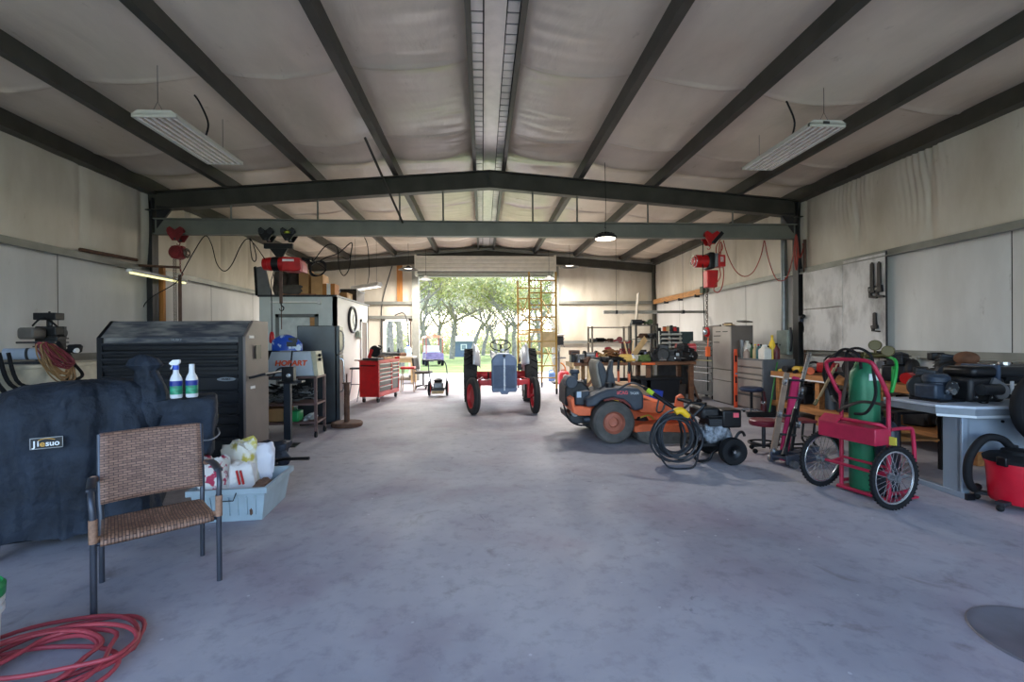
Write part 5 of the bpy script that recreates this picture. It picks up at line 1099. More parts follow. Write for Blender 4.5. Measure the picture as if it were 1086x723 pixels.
# ---- fuel can, jug, drill press by the right jamb
p = atF(598, 409.5); gc = thing('fuel_can', 'red plastic fuel can with white emblem left of the long workbench', 'can', (p.x, p.y, 0), .1)
obj('can_body', B().ball((0, 0, .23), .17, .16, .23, 24, .6), mat('can_red_pink', '#d93a46', .45, var=.1), gc); obj('emblem', B().torus((.0, -.165, .30), .055, .014, 'y', 16, 6), WHT, gc); obj('spout', B().tube([(.05, 0, .44), (.04, 0, .56), (-.03, -.02, .66), (-.10, 0, .70)], .022, 8, sm=4), mat('spout_orange', '#e08a3a', .5), gc); obj('handle', B().tube([(-.08, 0, .42), (-.06, 0, .49), (.06, 0, .49), (.08, 0, .42)], .016, 8), RED, gc)
p = atF(585, 404); bj = thing('blue_jug', 'small blue jug on the floor behind the scaffold caster', 'jug', (p.x, p.y, 0)); obj('jug_body', B().box(-.11, .11, -.08, .08, 0, .30), mat('jug_blue', '#6b8fc9', .45), bj, bev=.04); obj('cap', B().cyl((.04, 0, .3), (.04, 0, .35), .03), WHT, bj); obj('handle', B().tube([(-.08, 0, .29), (-.06, 0, .36), (.02, 0, .36)], .014, 8, sm=3), BLU, bj)
p = atY(592.5, 400, 14.4); dp = thing('drill_press', 'grey pillar drill press beyond the red fuel can', 'drill press', (p.x, 14.4, 0))
obj('base', B().box(-.2, .2, -.26, .18, 0, .06), DKG, dp, bev=.01); obj('column', B().cyl((0, 0, .06), (0, 0, 1.42), .04, n=16), GRYM, dp); obj('head', B().box(-.1, .12, -.28, .2, 1.22, 1.5), DKG, dp, bev=.03); obj('belt_cover', B().box(-.12, .14, -.3, .22, 1.5, 1.56), mat('press_pale', '#b5b5ae', .5), dp, bev=.02); obj('table', B().box(-.18, .18, -.32, .0, .80, .84), GRYM, dp); obj('spindle', B().cyl((0, -.2, 1.02), (0, -.2, 1.22), .022), CHR, dp)
for k in range(3): a = k*2.1; obj('feed_lever', B().cyl((.12, -.1, 1.3), (.16, -.1+.18*cos(a), 1.3+.18*sin(a)), .009, n=6), CHR, dp)
# ================================================================== long workbench at the back right, cabinets along the right wall
BT = .90; BX0, BX1, BY0, BY1 = 1.93, 4.62, 9.55, 10.35
OAK = mat('workbench_brown_wood', '#67432b', .7, var=.3, scale=4, aniso=(1, 6, 6))
wb = thing('workbench', 'long brown wooden workbench covered in tools behind the orange mower', 'workbench', (BX0, BY0, 0)); BW, BD = BX1-BX0, BY1-BY0
obj('bench_top', B().box(0, BW, 0, BD, BT-.07, BT), OAK, wb, bev=.006); obj('pale_end', B().box(-.02, .02, .0, BD, BT-.10, BT), PINE, wb)
for x in (.06, .32, BW*.6, BW-.12):
    for y in (.05, BD-.12): obj('leg', B().box(x, x+.085, y, y+.085, 0, BT-.07), PINE if x < .4 else OAK, wb)
obj('lower_shelf', B().box(.1, BW*.45, .08, BD-.05, .25, .28), OAK, wb); obj('brace', B().bar((.1, .06, .12), (.62, .06, BT-.1), .04, .06), OAK, wb); obj('outlet_strip', B().box(BW*.55, BW*.66, -.012, 0, BT-.06, BT-.02), ORG, wb)
def onb(u, dy=.15): p = atY(u, 380, BY0+dy); return V((p.x, BY0+dy, BT))
RNG = random.Random(12)
def engine(label, pos, s=1.0, rz=0.0, m=ENG, grp='engines and motors on the long workbench', name='small_engine'):
    t = thing(name, label, 'engine', pos, rz, grp); t.scale = (s, s, s)
    obj('crankcase', B().box(-.13, .12, -.12, .12, .0, .2), m, t, bev=.02); obj('cylinder_head', B().cbox((.0, -.02, .27), (.17, .18, .16), (.15, .1, 0)), DKG, t, bev=.012)
    for k in range(4): obj('fin', B().cbox((.0, -.02, .215+k*.033), (.2, .21, .01), (.15, .1, 0)), m, t)
    obj('flywheel_cover', B().lathe([(.001, -.03), (.12, -.03), (.14, 0), (.12, .04), (.001, .05)], (-.16, 0, .15), 'x', 22), m, t); obj('carburettor', B().cbox((.17, -.03, .2), (.09, .1, .1)), GRYM, t, bev=.01); obj('air_box', B().cbox((.12, .05, .33), (.16, .12, .09)), BLKM, t, bev=.015); obj('shaft', B().cyl((.1, -.12, .1), (.1, -.2, .1), .018), CHR, t)
    return t
def lump(name, label, cat, pos, r, m, seed, grp=None, amp=.3): return single(name, crumple(B(), V(pos)+V((0, 0, r[2]*.82)), r[0], r[1], r[2], seed, amp), m, label, cat, grp, sharp=30)
# things on the bench, left to right
t = thing('toolbox', 'black open-topped toolbox at the left end of the long workbench', 'toolbox', onb(610, .25)); obj('box_body', B().box(-.11, .11, -.12, .12, 0, .16), BLKM, t, bev=.01); obj('lid', B().box(-.12, .12, .06, .14, .16, .26), mat('box_brown', '#5a4238', .6), t, bev=.01); obj('handle', B().tube([(-.07, -.02, .16), (-.07, -.02, .22), (.07, -.02, .22), (.07, -.02, .16)], .012, 6), DKG, t)
vs = thing('bench_vise', 'grey bench vise near the left end of the long workbench', 'vise', onb(614, .08), .3); obj('base', B().cyl((0, 0, 0), (0, 0, .06), .07), GRYM, vs); obj('body', B().box(-.06, .06, -.05, .14, .05, .13), GRYM, vs, bev=.015); obj('jaw', B().box(-.08, .08, -.03, .0, .12, .18), GRYM, vs, bev=.006); obj('jaw', B().box(-.08, .08, -.11, -.07, .08, .18), GRYM, vs, bev=.006); obj('screw', B().cyl((0, -.2, .09), (0, 0, .09), .016).cyl((-.07, -.19, .09), (.07, -.19, .09), .008), CHR, vs)
tool_small('power_tool', 'grey power tool lying beside the vise on the long workbench', 'tool', onb(621, .12), GRYM, DKG, .5, 1.2, 'tools on the long workbench')
tool_small('power_tool', 'dark grey power tool in front of the grinder on the long workbench', 'tool', onb(631, .1), DKG, BLK, 2.6, 1.2, 'tools on the long workbench')
t = thing('bench_grinder', 'grey bench grinder with black wheel on the long workbench', 'grinder', onb(626, .35)); obj('motor', B().cyl((-.09, 0, .14), (.09, 0, .14), .07, n=18).box(-.07, .07, -.08, .08, 0, .08), GRYM, t); 
for s in (-1, 1): obj('wheel_guard', B().cyl((s*.10, 0, .14), (s*.16, 0, .14), .10, n=20), DKG, t); obj('stone', B().cyl((s*.115, -.01, .14), (s*.15, -.01, .14), .105, n=20), BLK, t)
t = thing('funnel', 'red and white funnel on the long workbench', 'funnel', onb(633, .2)); obj('cone', B().lathe([(.09, 0), (.03, .12), (.012, .2), (.001, .2)], n=18), RED, t); obj('white_band', B().lathe([(.085, .015), (.065, .06)], n=18, cap=False), WHT, t)
def spring_pile(name, label, pos, R0, n, m, seed, r=.012, hgt=.3):
    rnd = random.Random(seed); pts = []
    for i in range(n): a = i*.9; k = rnd.uniform(.5, 1.1); pts.append(V(pos)+V((R0*k*cos(a), R0*.7*k*sin(a), .02+hgt*(i/n)*rnd.uniform(.6, 1))))
    return single(name, B().tube(pts, r, 5, sm=3), m, label, 'cable')
spring_pile('rusty_chain_heap', 'heaped rusty brown chain in the middle left of the long workbench', onb(648, .3), .17, 60, mat('rust_brown_rope', '#6a4526', .8, var=.35), 3, .02, .3)
spring_pile('tan_rope_coil', 'tan rope coil left of the rusty chain heap', onb(639, .22), .13, 34, mat('tan_rope', '#a8875a', .8, var=.25), 9, .015, .22)
t = thing('red_can', 'dark red can standing behind the rusty chain heap', 'can', onb(645, .6)); obj('can_body', B().cyl((0, 0, 0), (0, 0, .28), .075, n=20), mat('can_dark_red', '#8f1f28', .5), t); obj('can_lid', B().lathe([(.078, .27), (.08, .3), (.04, .32), (.001, .32)], n=20), mat('can_dark_red', '#8f1f28'), t)
for u, lab in ((660, 'left red jack stand at the back of the long workbench'), (665, 'right red jack stand at the back of the long workbench')):
    t = thing('jack_stand', lab, 'jack stand', onb(u, .68), .2, 'jack stands on the long workbench')
    for sx in (-1, 1):
        for sy in (-1, 1): obj('leg', B().bar((sx*.085, sy*.085, 0), (sx*.03, sy*.03, .28), .025, .02), mat('jack_stand_red', '#84232a', .5), t)
    obj('ratchet_post', B().cyl((0, 0, .22), (0, 0, .42), .022), DKG, t); obj('saddle', B().prism([(-.06, .40), (.06, .40), (.075, .46), (.05, .43), (-.05, .43), (-.075, .46)], 'y', -.03, .03), mat('jack_stand_red', '#84232a'), t)
lump('paper_sack', 'yellow-tan paper sack lying in front of the tan board on the long workbench', 'sack', onb(664, .15), (.17, .11, .085), mat('sack_tan', '#c9a558', .8, var=.15), 4)
a, e = onb(667, .3), atY(685, 358.5, BY0+.55)
tb_ = thing('cardboard_sheet', 'tan board propped up at an angle on the long workbench', 'board', a); d_ = V(e)-a; b = B(); b.bar((0, 0, .0), d_, .012, .15); obj('board', b, mat('tan_board', '#d2ae7c', .75, var=.1), tb_, bev=.03)
single('wood_stick', B().bar(onb(667, .32), atY(662, 362, BY0+.5), .02, .03), PINE, 'thin pale stick leaning left behind the tan board', 'stick')
single('wood_stick', B().bar(onb(669, .30), atY(672, 361, BY0+.6), .02, .03), PINE, 'thin pale stick standing just behind the tan board', 'stick')
t = thing('milk_jug', 'white plastic jug in front of the tan board', 'jug', onb(671, .1)); obj('jug_body', B().lathe([(.001, 0), (.05, 0), (.052, .1), (.02, .15), (.001, .15)], n=16), WHT, t); obj('cap', B().cyl((0, 0, .15), (0, 0, .17), .02), BLU, t)
lump('green_bag', 'olive green cloth bag on the middle of the long workbench', 'bag', onb(683, .14), (.13, .09, .08), mat('bag_olive', '#4f6330', .85, var=.3), 6)
lump('grey_rag', 'light grey rag heap between the white jug and green bag', 'rag', onb(676, .22), (.10, .08, .08), mat('rag_grey', '#a6a49c', .85, var=.2), 11)
t = thing('battery_charger', 'blue box at the back of the long workbench', 'box', onb(690, .55)); obj('case', B().box(-.13, .13, -.08, .08, 0, .20), mat('charger_blue', '#24407f', .45, var=.1), t, bev=.01); obj('label_strip', B().box(-.06, .11, -.085, -.08, .11, .15), mat('strip_light_blue', '#5f8fd4', .4), t)
for i, (u, dy, s, rz) in enumerate(((694, .2, .8, .2), (703, .25, 1.0, 1.2), (712, .15, .75, -.4), (723, .22, 1.05, .5), (731, .3, .8, 2.0))):
    engine(('first black engine right of the green bag', 'second and larger black engine right of the green bag', 'small black engine in the middle of the row on the workbench', 'large black engine below the red toolbox', 'rightmost black engine on the long workbench')[i], onb(u, dy), s, rz)
single('chrome_tube', B().cyl(onb(699, .05)+V((0, 0, .035)), onb(706, .08)+V((0, 0, .035)), .03), CHR, 'short bright metal tube before the black engines', 'tube')
t = thing('red_toolbox', 'faded red metal toolbox behind the engines at the right end of the long workbench', 'toolbox', onb(727, .55), -.1)
RDF = mat('toolbox_faded_red', '#c4434c', .5, var=.15); obj('box_body', B().box(-.2, .2, -.13, .13, 0, .26), RDF, t, bev=.008); obj('lid', B().prism([(-.13, .26), (.13, .26), (.13, .34), (.08, .38), (-.06, .38), (-.13, .34)], 'x', -.205, .205), RDF, t, bev=.008)
for z in (.1, .18, .3): obj('pressed_rib', B().box(-.19, .19, -.137, -.13, z, z+.02), mat('toolbox_pale_red', '#d87a80', .5), t)
# below the bench
t = thing('storage_bin', 'big black storage bin under the right half of the long workbench', 'bin', (3.85, BY0+.3, 0)); obj('bin_body', B().prism([(-.38, 0), (.38, 0), (.44, .52), (-.44, .52)], 'y', -.25, .25), BLKM, t, bev=.02); obj('rim', B().box(-.47, .47, -.28, .28, .5, .56), BLK, t, bev=.01)
for i, (u, w, h, m, n, lab) in enumerate(((628, .10, .36, ORG, 'orange_case', 'orange plastic case under the left of the long workbench'), (634, .09, .34, mat('case_red', '#c8322c', .5), 'red_case', 'red plastic case beside the orange case under the workbench'))):
    p = atY(u, 400, BY0+.25); t = thing(n, lab, 'case', (p.x, BY0+.25, .282), 0); obj('case_body', B().box(-w, w, -.1, .1, 0, h), m, t, bev=.02); obj('handle', B().tube([(-w*.5, 0, h), (-w*.4, 0, h+.04), (w*.4, 0, h+.04), (w*.5, 0, h)], .012, 6), BLK, t)
p = atF(622, 416); t = thing('yellow_jug', 'small yellow jug on the floor below the left end of the long workbench', 'jug', (p.x+.1, BY0-.1, 0)); t.scale = (.7,)*3; obj('jug_body', B().lathe([(.001, 0), (.07, 0), (.07, .2), (.03, .28), (.001, .28)], n=16), YEL, t); obj('cap', B().cyl((0, 0, .28), (0, 0, .31), .03), BLK, t)
p = atY(689, 402, BY0-.05); t = thing('blue_tub', 'blue plastic tub before the black bin under the long workbench', 'tub', (p.x, BY0-.12, .0)); obj('tub_shell', B().rings([[(-.17, -.12, 0), (.17, -.12, 0), (.17, .12, 0), (-.17, .12, 0)], [(-.21, -.15, .30), (.21, -.15, .30), (.21, .15, .30), (-.21, .15, .30)], [(-.2, -.14, .30), (.2, -.14, .30), (.2, .14, .30), (-.2, .14, .30)], [(-.16, -.11, .03), (.16, -.11, .03), (.16, .11, .03), (-.16, .11, .03)]]), mat('tub_blue', '#2440a8', .45), t)
for i, (u, s) in enumerate(((668, .9), (677, .8))): p = atY(u, 400, BY0+.3); engine(('dark engine on the floor under the middle of the workbench', 'second dark engine on the floor left of the blue tub')[i], (p.x, BY0+.35, 0), s, i*1.0, ENG, 'engines under the long workbench')
a = atF(741.5, 427); a2 = atY(729, 391, a.y+.25)
pj = thing('prop_pole', 'rusty slanted pole with caster foot leaning on the right end of the workbench', 'pole', a); obj('pole', B().cyl((0, 0, .05), V(a2)-a, .022), RUST, pj); obj('foot', B().ball((0, 0, .045), .06, .06, .045), BLK, pj)
# racks and organisers behind the bench
def rack(x0, x1, y, d, z0, zs, m, label, n='shelf_rack'):
    t = thing(n, label, 'rack', (x0, y, 0)); w_ = x1-x0
    for x in (0, w_):
        for yy in (0, d): obj('post', B().box(x-.02, x+.02, yy-.02, yy+.02, 0, zs[-1]+.02), m, t)
    for z in zs: obj('shelf', B().box(-.02, w_+.02, -.02, d+.02, z-.02, z+.0), m, t)
    return t
RK = mat('rack_tan_grey', '#85786a', .5, .3)
ya = 10.75; x0, x1 = atY(628, 350, ya).x, atY(667, 350, ya).x; rack(x0, x1, ya, .4, 0, (.95, 1.32, 1.69), RK, 'left open rack of grey tubes standing behind the long workbench')
for i, (f, z, m, s) in enumerate(((.1, 1.32, DKG, .8), (.28, 1.32, BLKM, .9), (.55, 1.32, RUST, .8), (.8, 1.32, MAR, 1.1), (.9, .95, MAR, 1.1))): tool_small('stored_tool', ('grey tool first from the left on the left rack', 'black tool second on the left rack', 'rusty tool in the middle of the left rack', 'maroon tool high at the right of the left rack', 'maroon tool low at the right of the left rack')[i], 'tool', (x0+(x1-x0)*f, ya+.15, z), m, m, .4*i, 1.3*s, 'tools on the left rack')
x2, x3 = atY(674.5, 350, ya).x, atY(697, 350, ya).x; rack(x2, x3, ya, .4, 0, (1.0, 1.4, 1.74), mat('rack_dark', '#4d4a46', .5, .4), 'right open rack with dark shelves behind the long workbench')
for i, (f, z, m) in enumerate(((.2, 1.74, DKG), (.5, 1.4, RUST), (.75, 1.74, mat('olive_dark', '#4d5a3d', .7)), (.8, 1.4, DKG), (.3, 1.0, BLKM))): tool_small('stored_part', ('dark part at the top left of the right rack', 'rusty part on the middle shelf of the right rack', 'olive part at the top right of the right rack', 'dark part at the middle right of the right rack', 'black part low on the right rack')[i], 'tool', (x2+(x3-x2)*f, ya+.18, z), m, m, .7*i, 1.4, 'parts on the right rack')
a, e = atF(663, 403), atY(677, 311, 12.2); a = V((atY(668, 390, 11.6).x, 11.6, 0))
single('leaning_board', B().bar(a, V((e.x, 12.2, e.z)), .03, .16), mat('pale_grey_board', '#b3a999', .7, var=.15), 'tall pale board leaning behind the racks at the far wall', 'board')
ORW = mat('organiser_cream', '#cfccc2', .5, var=.06)
yo = 11.1; x0, x1 = atY(699, 360, yo).x, atY(722, 360, yo).x; zt_ = atY(705, 351, yo).z
og = thing('parts_organiser', 'cream sloped-tray parts organiser with dark bins behind the red toolbox', 'organiser', (x0, yo, 0)); w_ = x1-x0
obj('cabinet', B().box(0, w_, .05, .35, 0, zt_), DKG, og)
for x in (0, w_*.46, w_-.02): obj('divider', B().prism([(-.1, .8), (.3, .8), (.3, zt_), (.0, zt_)], 'x', x, x+.02), ORW, og)
for k in range(6):
    z = zt_-.06-k*.105
    for q0_, q1_ in ((.02, w_*.46), (w_*.46+.02, w_-.02)): tr_ = obj('tray', B().prism([(-.1-.01*k, z-.03), (.1, z-.05), (.1, z-.06), (-.11-.01*k, z-.04), (-.12-.01*k, z+.0), (-.105-.01*k, z+.0)], 'x', q0_, q1_), ORW, og)
for i, (f, m, h) in enumerate(((.12, BLK, .07), (.35, ORG, .1), (.5, PINE, .12), (.68, BLKM, .13), (.85, RED, .1), (.97, DKG, .08))):
    t = thing('small_jar', ('black jar first from the left on the organiser top', 'orange can on the organiser top', 'pale jar in the middle of the organiser top', 'tall black jar on the organiser top', 'red can on the organiser top', 'dark jar at the right end of the organiser top')[i], 'jar', (x0+w_*f, yo+.15, zt_), 0, 'jars on the organiser'); obj('jar_body', B().cyl((0, 0, 0), (0, 0, h), .045, n=12), m, t); obj('lid', B().cyl((0, 0, h), (0, 0, h+.02), .04, n=12), WHT if i == 2 else BLKM, t)
x4, x5 = atY(723, 360, yo).x, atY(735.5, 360, yo).x
t = thing('green_cabinet', 'small dark green cabinet right of the cream organiser', 'cabinet', (x4, yo, 0)); obj('cabinet_body', B().box(0, x5-x4, 0, .35, .7, atY(729, 351.5, yo).z), mat('dark_green_grey', '#39484a', .5, .2), t, bev=.01); obj('stand', B().box(.02, x5-x4-.02, .02, .33, 0, .7), DKG, t); obj('door', B().box(.02, x5-x4-.02, -.012, 0, .74, atY(729, 351.5, yo).z-.04), mat('dark_green_grey', '#39484a'), t)
# ---- cabinets along the right wall (fronts face the room)
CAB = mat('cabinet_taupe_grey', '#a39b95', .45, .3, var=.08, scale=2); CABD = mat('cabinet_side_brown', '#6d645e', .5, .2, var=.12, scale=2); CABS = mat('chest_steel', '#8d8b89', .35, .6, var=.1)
XF = 5.16
# rolling chest
ch_ = thing('steel_tool_chest', 'silver steel tool chest with full-width drawer pulls by the right wall', 'tool chest', (XF+.03, 9.93, 0), .3); hh = 1.34; ch_.scale = (1, .76, 1)
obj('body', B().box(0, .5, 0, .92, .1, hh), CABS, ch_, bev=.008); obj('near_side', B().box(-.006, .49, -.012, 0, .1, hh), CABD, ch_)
for k, (a, c) in enumerate(((1.24, 1.32), (1.15, 1.23), (1.06, 1.14), (.92, 1.03), (.76, .91), (.64, .75), (.45, .63), (.14, .44))):
    d = obj('drawer', B().box(-.018, 0, .02, .9, a+.006, c-.006), CABS, ch_); obj('drawer_pull', B().box(-.045, -.016, .02, .9, c-.03, c-.006), CHR if k != 4 else mat('pull_yellowed', '#d8cf9a', .4), d)
for x in (.08, .42):
    for y in (.1, .82): obj('caster', B().cyl((x-.02, y, .05), (x+.02, y, .05), .05), BLK, ch_)
obj('hanging_tape', B().box(-.024, -.019, .16, .2, .2, 1.0), BLK, ch_)
t = thing('tilted_panel', 'brown panel standing on the steel tool chest', 'panel', (XF+.2, 10.3, hh)); obj('panel', B().prism([(-.45, 0), (.42, 0), (.42, .34), (-.40, .36)], 'x', -.01, .01), CABD, t); obj('panel_edge', B().prism([(-.45, .0), (-.42, 0), (-.37, .36), (-.40, .36)], 'x', -.015, .015), DKG, t)
# tall cabinet
tc_ = thing('tall_cabinet', 'tall taupe metal cabinet between the steel chest and the drawer cabinet', 'cabinet', (XF, 9.1, 0)); H_ = 1.66
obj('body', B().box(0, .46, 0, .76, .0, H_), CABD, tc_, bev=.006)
ud = obj('door', B().box(-.02, 0, .01, .75, .74, H_-.01), CAB, tc_, bev=.004); obj('drawer', B().box(-.02, 0, .01, .75, .5, .72), CAB, tc_, bev=.004); obj('drawer', B().box(-.02, 0, .01, .75, .03, .48), CAB, tc_, bev=.004)
for z, a, c in ((1.53, .12, .32), (1.53, .4, .6), (1.44, .4, .7), (1.3, .45, .7)): obj('vent_slot', B().box(-.023, -.019, a, c, z, z+.018), BLKM, ud)
for i, (q0_, q1_, m, l, zz) in enumerate(((( -.1, -.12), (.5, .75), PINE, 'pale board lying across the tall cabinet top', .02), ((.05, .1), (.45, .95), RUST, 'brown board lying along the tall cabinet top', .05), ((.1, -.25), (.62, .3), mat('grey_plank', '#7b756c', .7), 'grey plank overhanging the tall cabinet towards the camera', .085))):
    single('stored_board', B().bar((XF+q0_[0], 9.2+q0_[1], H_+zz), (XF+q1_[0], 9.2+q1_[1], H_+zz), .14, .03), m, l, 'board', 'boards on the tall cabinet')
# drawer cabinet
fc = thing('drawer_cabinet', 'low grey drawer cabinet with bottles standing on it by the right wall', 'cabinet', (XF+.02, 8.08, 0)); FH = 1.0
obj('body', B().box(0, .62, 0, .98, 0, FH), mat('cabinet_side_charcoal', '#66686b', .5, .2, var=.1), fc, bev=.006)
for a, c in ((.83, .97), (.70, .82), (.60, .69), (.30, .59), (.03, .27)):
    d = obj('drawer', B().box(-.016, 0, .02, .96, a+.004, c-.004), CAB, fc, bev=.003); obj('finger_groove', B().box(-.02, -.014, .03, .95, a+.008, a+.02), CABD, d)
def cont(name, label, y, x, h, r, m, mc, kind, cap=True, grp='containers on the drawer cabinet'):
    t = thing(name, label, 'bottle' if kind != 'tube' else 'tube', (XF+x, y, FH), 0, grp)
    if kind == 'jug':
        obj('jug_body', B().box(-r*.75, r*.75, -r, r, 0, h*.68).rings([[(-r*.75, -r, h*.68), (r*.75, -r, h*.68), (r*.75, r, h*.68), (-r*.75, r, h*.68)], [(-r*.2, -r*.25, h*.9), (r*.2, -r*.25, h*.9), (r*.2, r*.25, h*.9), (-r*.2, r*.25, h*.9)]]), m, t, bev=.012)
        obj('handle', B().tube([(0, r*.85, h*.6), (0, r*.95, h*.85), (0, r*.3, h*.9)], .014, 6, sm=4), m, t)
    elif kind == 'tube': obj('tube_body', B().cyl((0, 0, 0), (0, 0, h*.9), r, n=14), m, t)
    else: obj('bottle_body', B().lathe([(.001, 0), (r, 0), (r, h*.6), (r*.4, h*.82), (r*.35, h*.9), (.001, h*.9)], n=16), m, t)
    obj('cap', B().cyl((0, 0, h*.9), (0, 0, h), r*.4 if kind != 'tube' else r*1.02, n=12), mc, t)
WJ = mat('jug_milky_white', '#dad8d0', .45, var=.06); TEA = mat('teal_plastic', '#1e5f66', .45)
Ys = 9.02
for i, (nm, lab, du, x, h, r, m, mc, k) in enumerate((
    ('grey_tube', 'left grey tube standing beside the orange level', 784, .15, .36, .035, GRYM, GRYM, 'tube'), ('grey_tube', 'right grey tube standing beside the orange level', 787, .12, .35, .035, GRYM, GRYM, 'tube'),
    ('oil_jug', 'milky white jug with a big handle behind the grey tubes', 792.5, .2, .34, .085, WJ, WJ, 'jug'), ('clear_jar', 'brownish clear jar in front of the handled white jug', 792, .06, .2, .06, mat('jar_brownish', '#9c8a80', .3), WHT, 'b'),
    ('green_bottle', 'dark green bottle behind the brownish jar', 797, .25, .3, .05, mat('dark_green_bottle', '#2c5a32', .4), BLK, 'b'), ('yellow_cap_bottle', 'tan bottle with yellow top beside the teal bottles', 801, .12, .28, .045, mat('tan_bottle', '#b6a47a', .5), YEL, 'b'),
    ('teal_bottle', 'left teal bottle with red cap on the drawer cabinet', 804.5, .12, .28, .045, TEA, RED, 'b'), ('teal_bottle', 'right teal bottle with black cap on the drawer cabinet', 807, .14, .28, .045, TEA, BLK, 'b'),
    ('white_jug', 'large plain white jug near the middle of the drawer cabinet', 812, .08, .27, .095, WJ, WHT, 'jug'), ('yellow_spray_bottle', 'yellow bottle with round yellow top above the white jug', 819, .25, .45, .06, YEL, mat('mustard', '#c9a21f', .5), 'b'),
    ('bright_green_bottle', 'bright green bottle with white label at the right of the drawer cabinet', 822, .08, .22, .05, mat('bright_green', '#14a257', .4), WHT, 'b'), ('maroon_bottle', 'maroon bottle at the right end of the drawer cabinet', 829, .3, .3, .065, mat('maroon_plastic', '#5f1c26', .45), BLK, 'b'),
    ('lime_bottle', 'lime bottle just left of the bright green bottle', 817, .15, .25, .045, mat('lime', '#a5b52a', .45), BLK, 'b'))):
    y = Ys; xx = XF+x
    # distance along the cabinet from the picture column
    d = _ray(du, 380); y = xx*d.y/d.x
    cont(nm, lab, min(9.0, max(8.12, y)), x, h, r, m, mc, k)
# orange spirit level leaning
a = V((5.09, 8.84, 0)); lv_ = thing('spirit_level', 'long orange spirit level standing against the tall cabinet', 'level', (a.x, a.y, 0), .15); e = atY(781, 370, a.y+.02).z
b = B(); b.box(-.035, .035, -.012, .012, 0, e); lo_ = obj('level_body', b, mat('level_orange', '#ee5a33', .45, var=.06), lv_, bev=.004)
for z in (.12, e*.42, e*.78): obj('vial_window', B().box(-.02, .02, -.014, .014, z, z+.13).box(-.0, .01, -.016, .016, z+.03, z+.09), BLKM, lv_)
obj('vial', B().cyl((-.02, -.016, e*.58), (.02, -.016, e*.58), .016), mat('vial_blue_grey', '#5f7f9a', .3), lv_)
# rolling stool in front of the drawer cabinet
a = V((4.92, 8.03, 0)); t = thing('rolling_stool', 'dark blue round stool on a bright star base before the drawer cabinet', 'stool', (a.x, a.y, 0)); obj('seat', B().lathe([(.001, .42), (.17, .42), (.2, .45), (.2, .48), (.17, .5), (.001, .5)], n=28), mat('stool_navy', '#222d45', .55), t); obj('gas_post', B().cyl((0, 0, .08), (0, 0, .42), .025), BLKM, t)
for k in range(5): q = 2*pi*k/5+.3; obj('base_arm', B().bar((0, 0, .1), (.25*cos(q), .25*sin(q), .06), .03, .025), CHR, t); obj('caster', B().ball((.25*cos(q), .25*sin(q), .028), .028), BLK, t)
# electrical box, conduit, plug on the column, plank and pipes on the wall
p = atX(836, 362, XR-.05); eb = thing('electrical_box', 'grey-green electrical box on the right wall below the vertical conduit', 'electrical box', (XR-.04, p.y, 0)); z0, z1 = atX(836, 376, XR-.1).z, atX(836, 350, XR-.1).z
obj('box_body', B().box(-.14, 0, -.18, .18, z0, z1), mat('box_grey_green', '#8f9a94', .5, .2), eb, bev=.01); obj('box_cover', B().box(-.155, -.14, -.16, .16, z0+.03, z1-.03), mat('box_grey_green', '#8f9a94'), eb, bev=.006); obj('knockout', B().cyl((-.16, .05, z0+.2), (-.155, .05, z0+.2), .02), DKG, eb); obj('conduit', B().cyl((-.07, .05, z1), (-.07, .05, 4.0), .05, n=12), GRYM, eb); obj('drop_conduit', B().tube([(-.08, -.14, z0+.1), (-.1, -.2, z0+.1), (-.1, -.23, z0+.35), (-.11, -.21, z0+.55)], .02, 8, sm=5), DKG, eb)
p = atY(849, 338, YF-.03); t = thing('power_plug', 'dark blue plug and socket on the right column', 'plug', (p.x, YF-.03, p.z)); obj('socket', B().box(-.05, .08, -.06, .0, -.06, .06), mat('plug_navy', '#1b2234', .5), t, bev=.01); obj('plug_body', B().cyl((-.02, -.06, .02), (-.04, -.14, .05), .035), BLKM, t); obj('plug_lead', B().tube([(0, -.04, -.06), (.02, -.06, -.2), (.05, -.05, -.35), (.12, 0, -.42)], .014, 6, sm=5), BLK, t)
p0, p1 = atY(852, 262, YF-.04), atY(852.5, 378, YF-.04)
single('brown_conduit', B().cyl((p0.x+.03, YF-.04, 0), (p0.x+.03, YF-.04, 3.3), .028, n=10), mat('conduit_brown', '#5b4034', .6, .2), 'brown conduit running up the front of the right column', 'conduit')
a, e = atX(697, 323.5, XR-.12), atX(747, 311, XR-.12)
pl = thing('stored_plank', 'long tan plank stored on the right wall girt', 'plank', (0, 0, 0)); obj('plank', B().box(XR-.16, XR-.11, e.y, YB-.1, 2.64, 2.80), WOOD, pl)
for k in range(3): y = e.y+.4+k*1.1; obj('bracket', B().box(XR-.2, XR-.05, y, y+.04, 2.58, 2.66), DKG, pl)
obj('end_bracket', B().box(XR-.2, XR-.05, e.y-.08, e.y+.1, 2.66, 2.84), mat('bracket_green', '#47543f', .6), pl)
a, e = atY(640, 331, 12.5), atY(752, 331, 12.5)
hp = thing('hanging_tube', 'long pale tube light case hanging level above the back right racks', 'light fixture', (a.x, 12.5, a.z)); w_ = e.x-a.x
obj('housing', B().box(0, w_*.5, -.05, .05, -.045, .045), mat('case_grey', '#b3b1ab', .5), hp, bev=.01); obj('thin_half', B().box(w_*.5, w_, -.03, .03, -.035, .035), GIR, hp); 
for f in (.12, .75): obj('hanger', B().cyl((w_*f, 0, .04), (w_*f, 0, zr(a.x+w_*f)-a.z), .004, n=5), DKG, hp); obj('clip', B().box(w_*f-.03, w_*f+.03, -.055, .055, -.05, .05), DKG, hp)

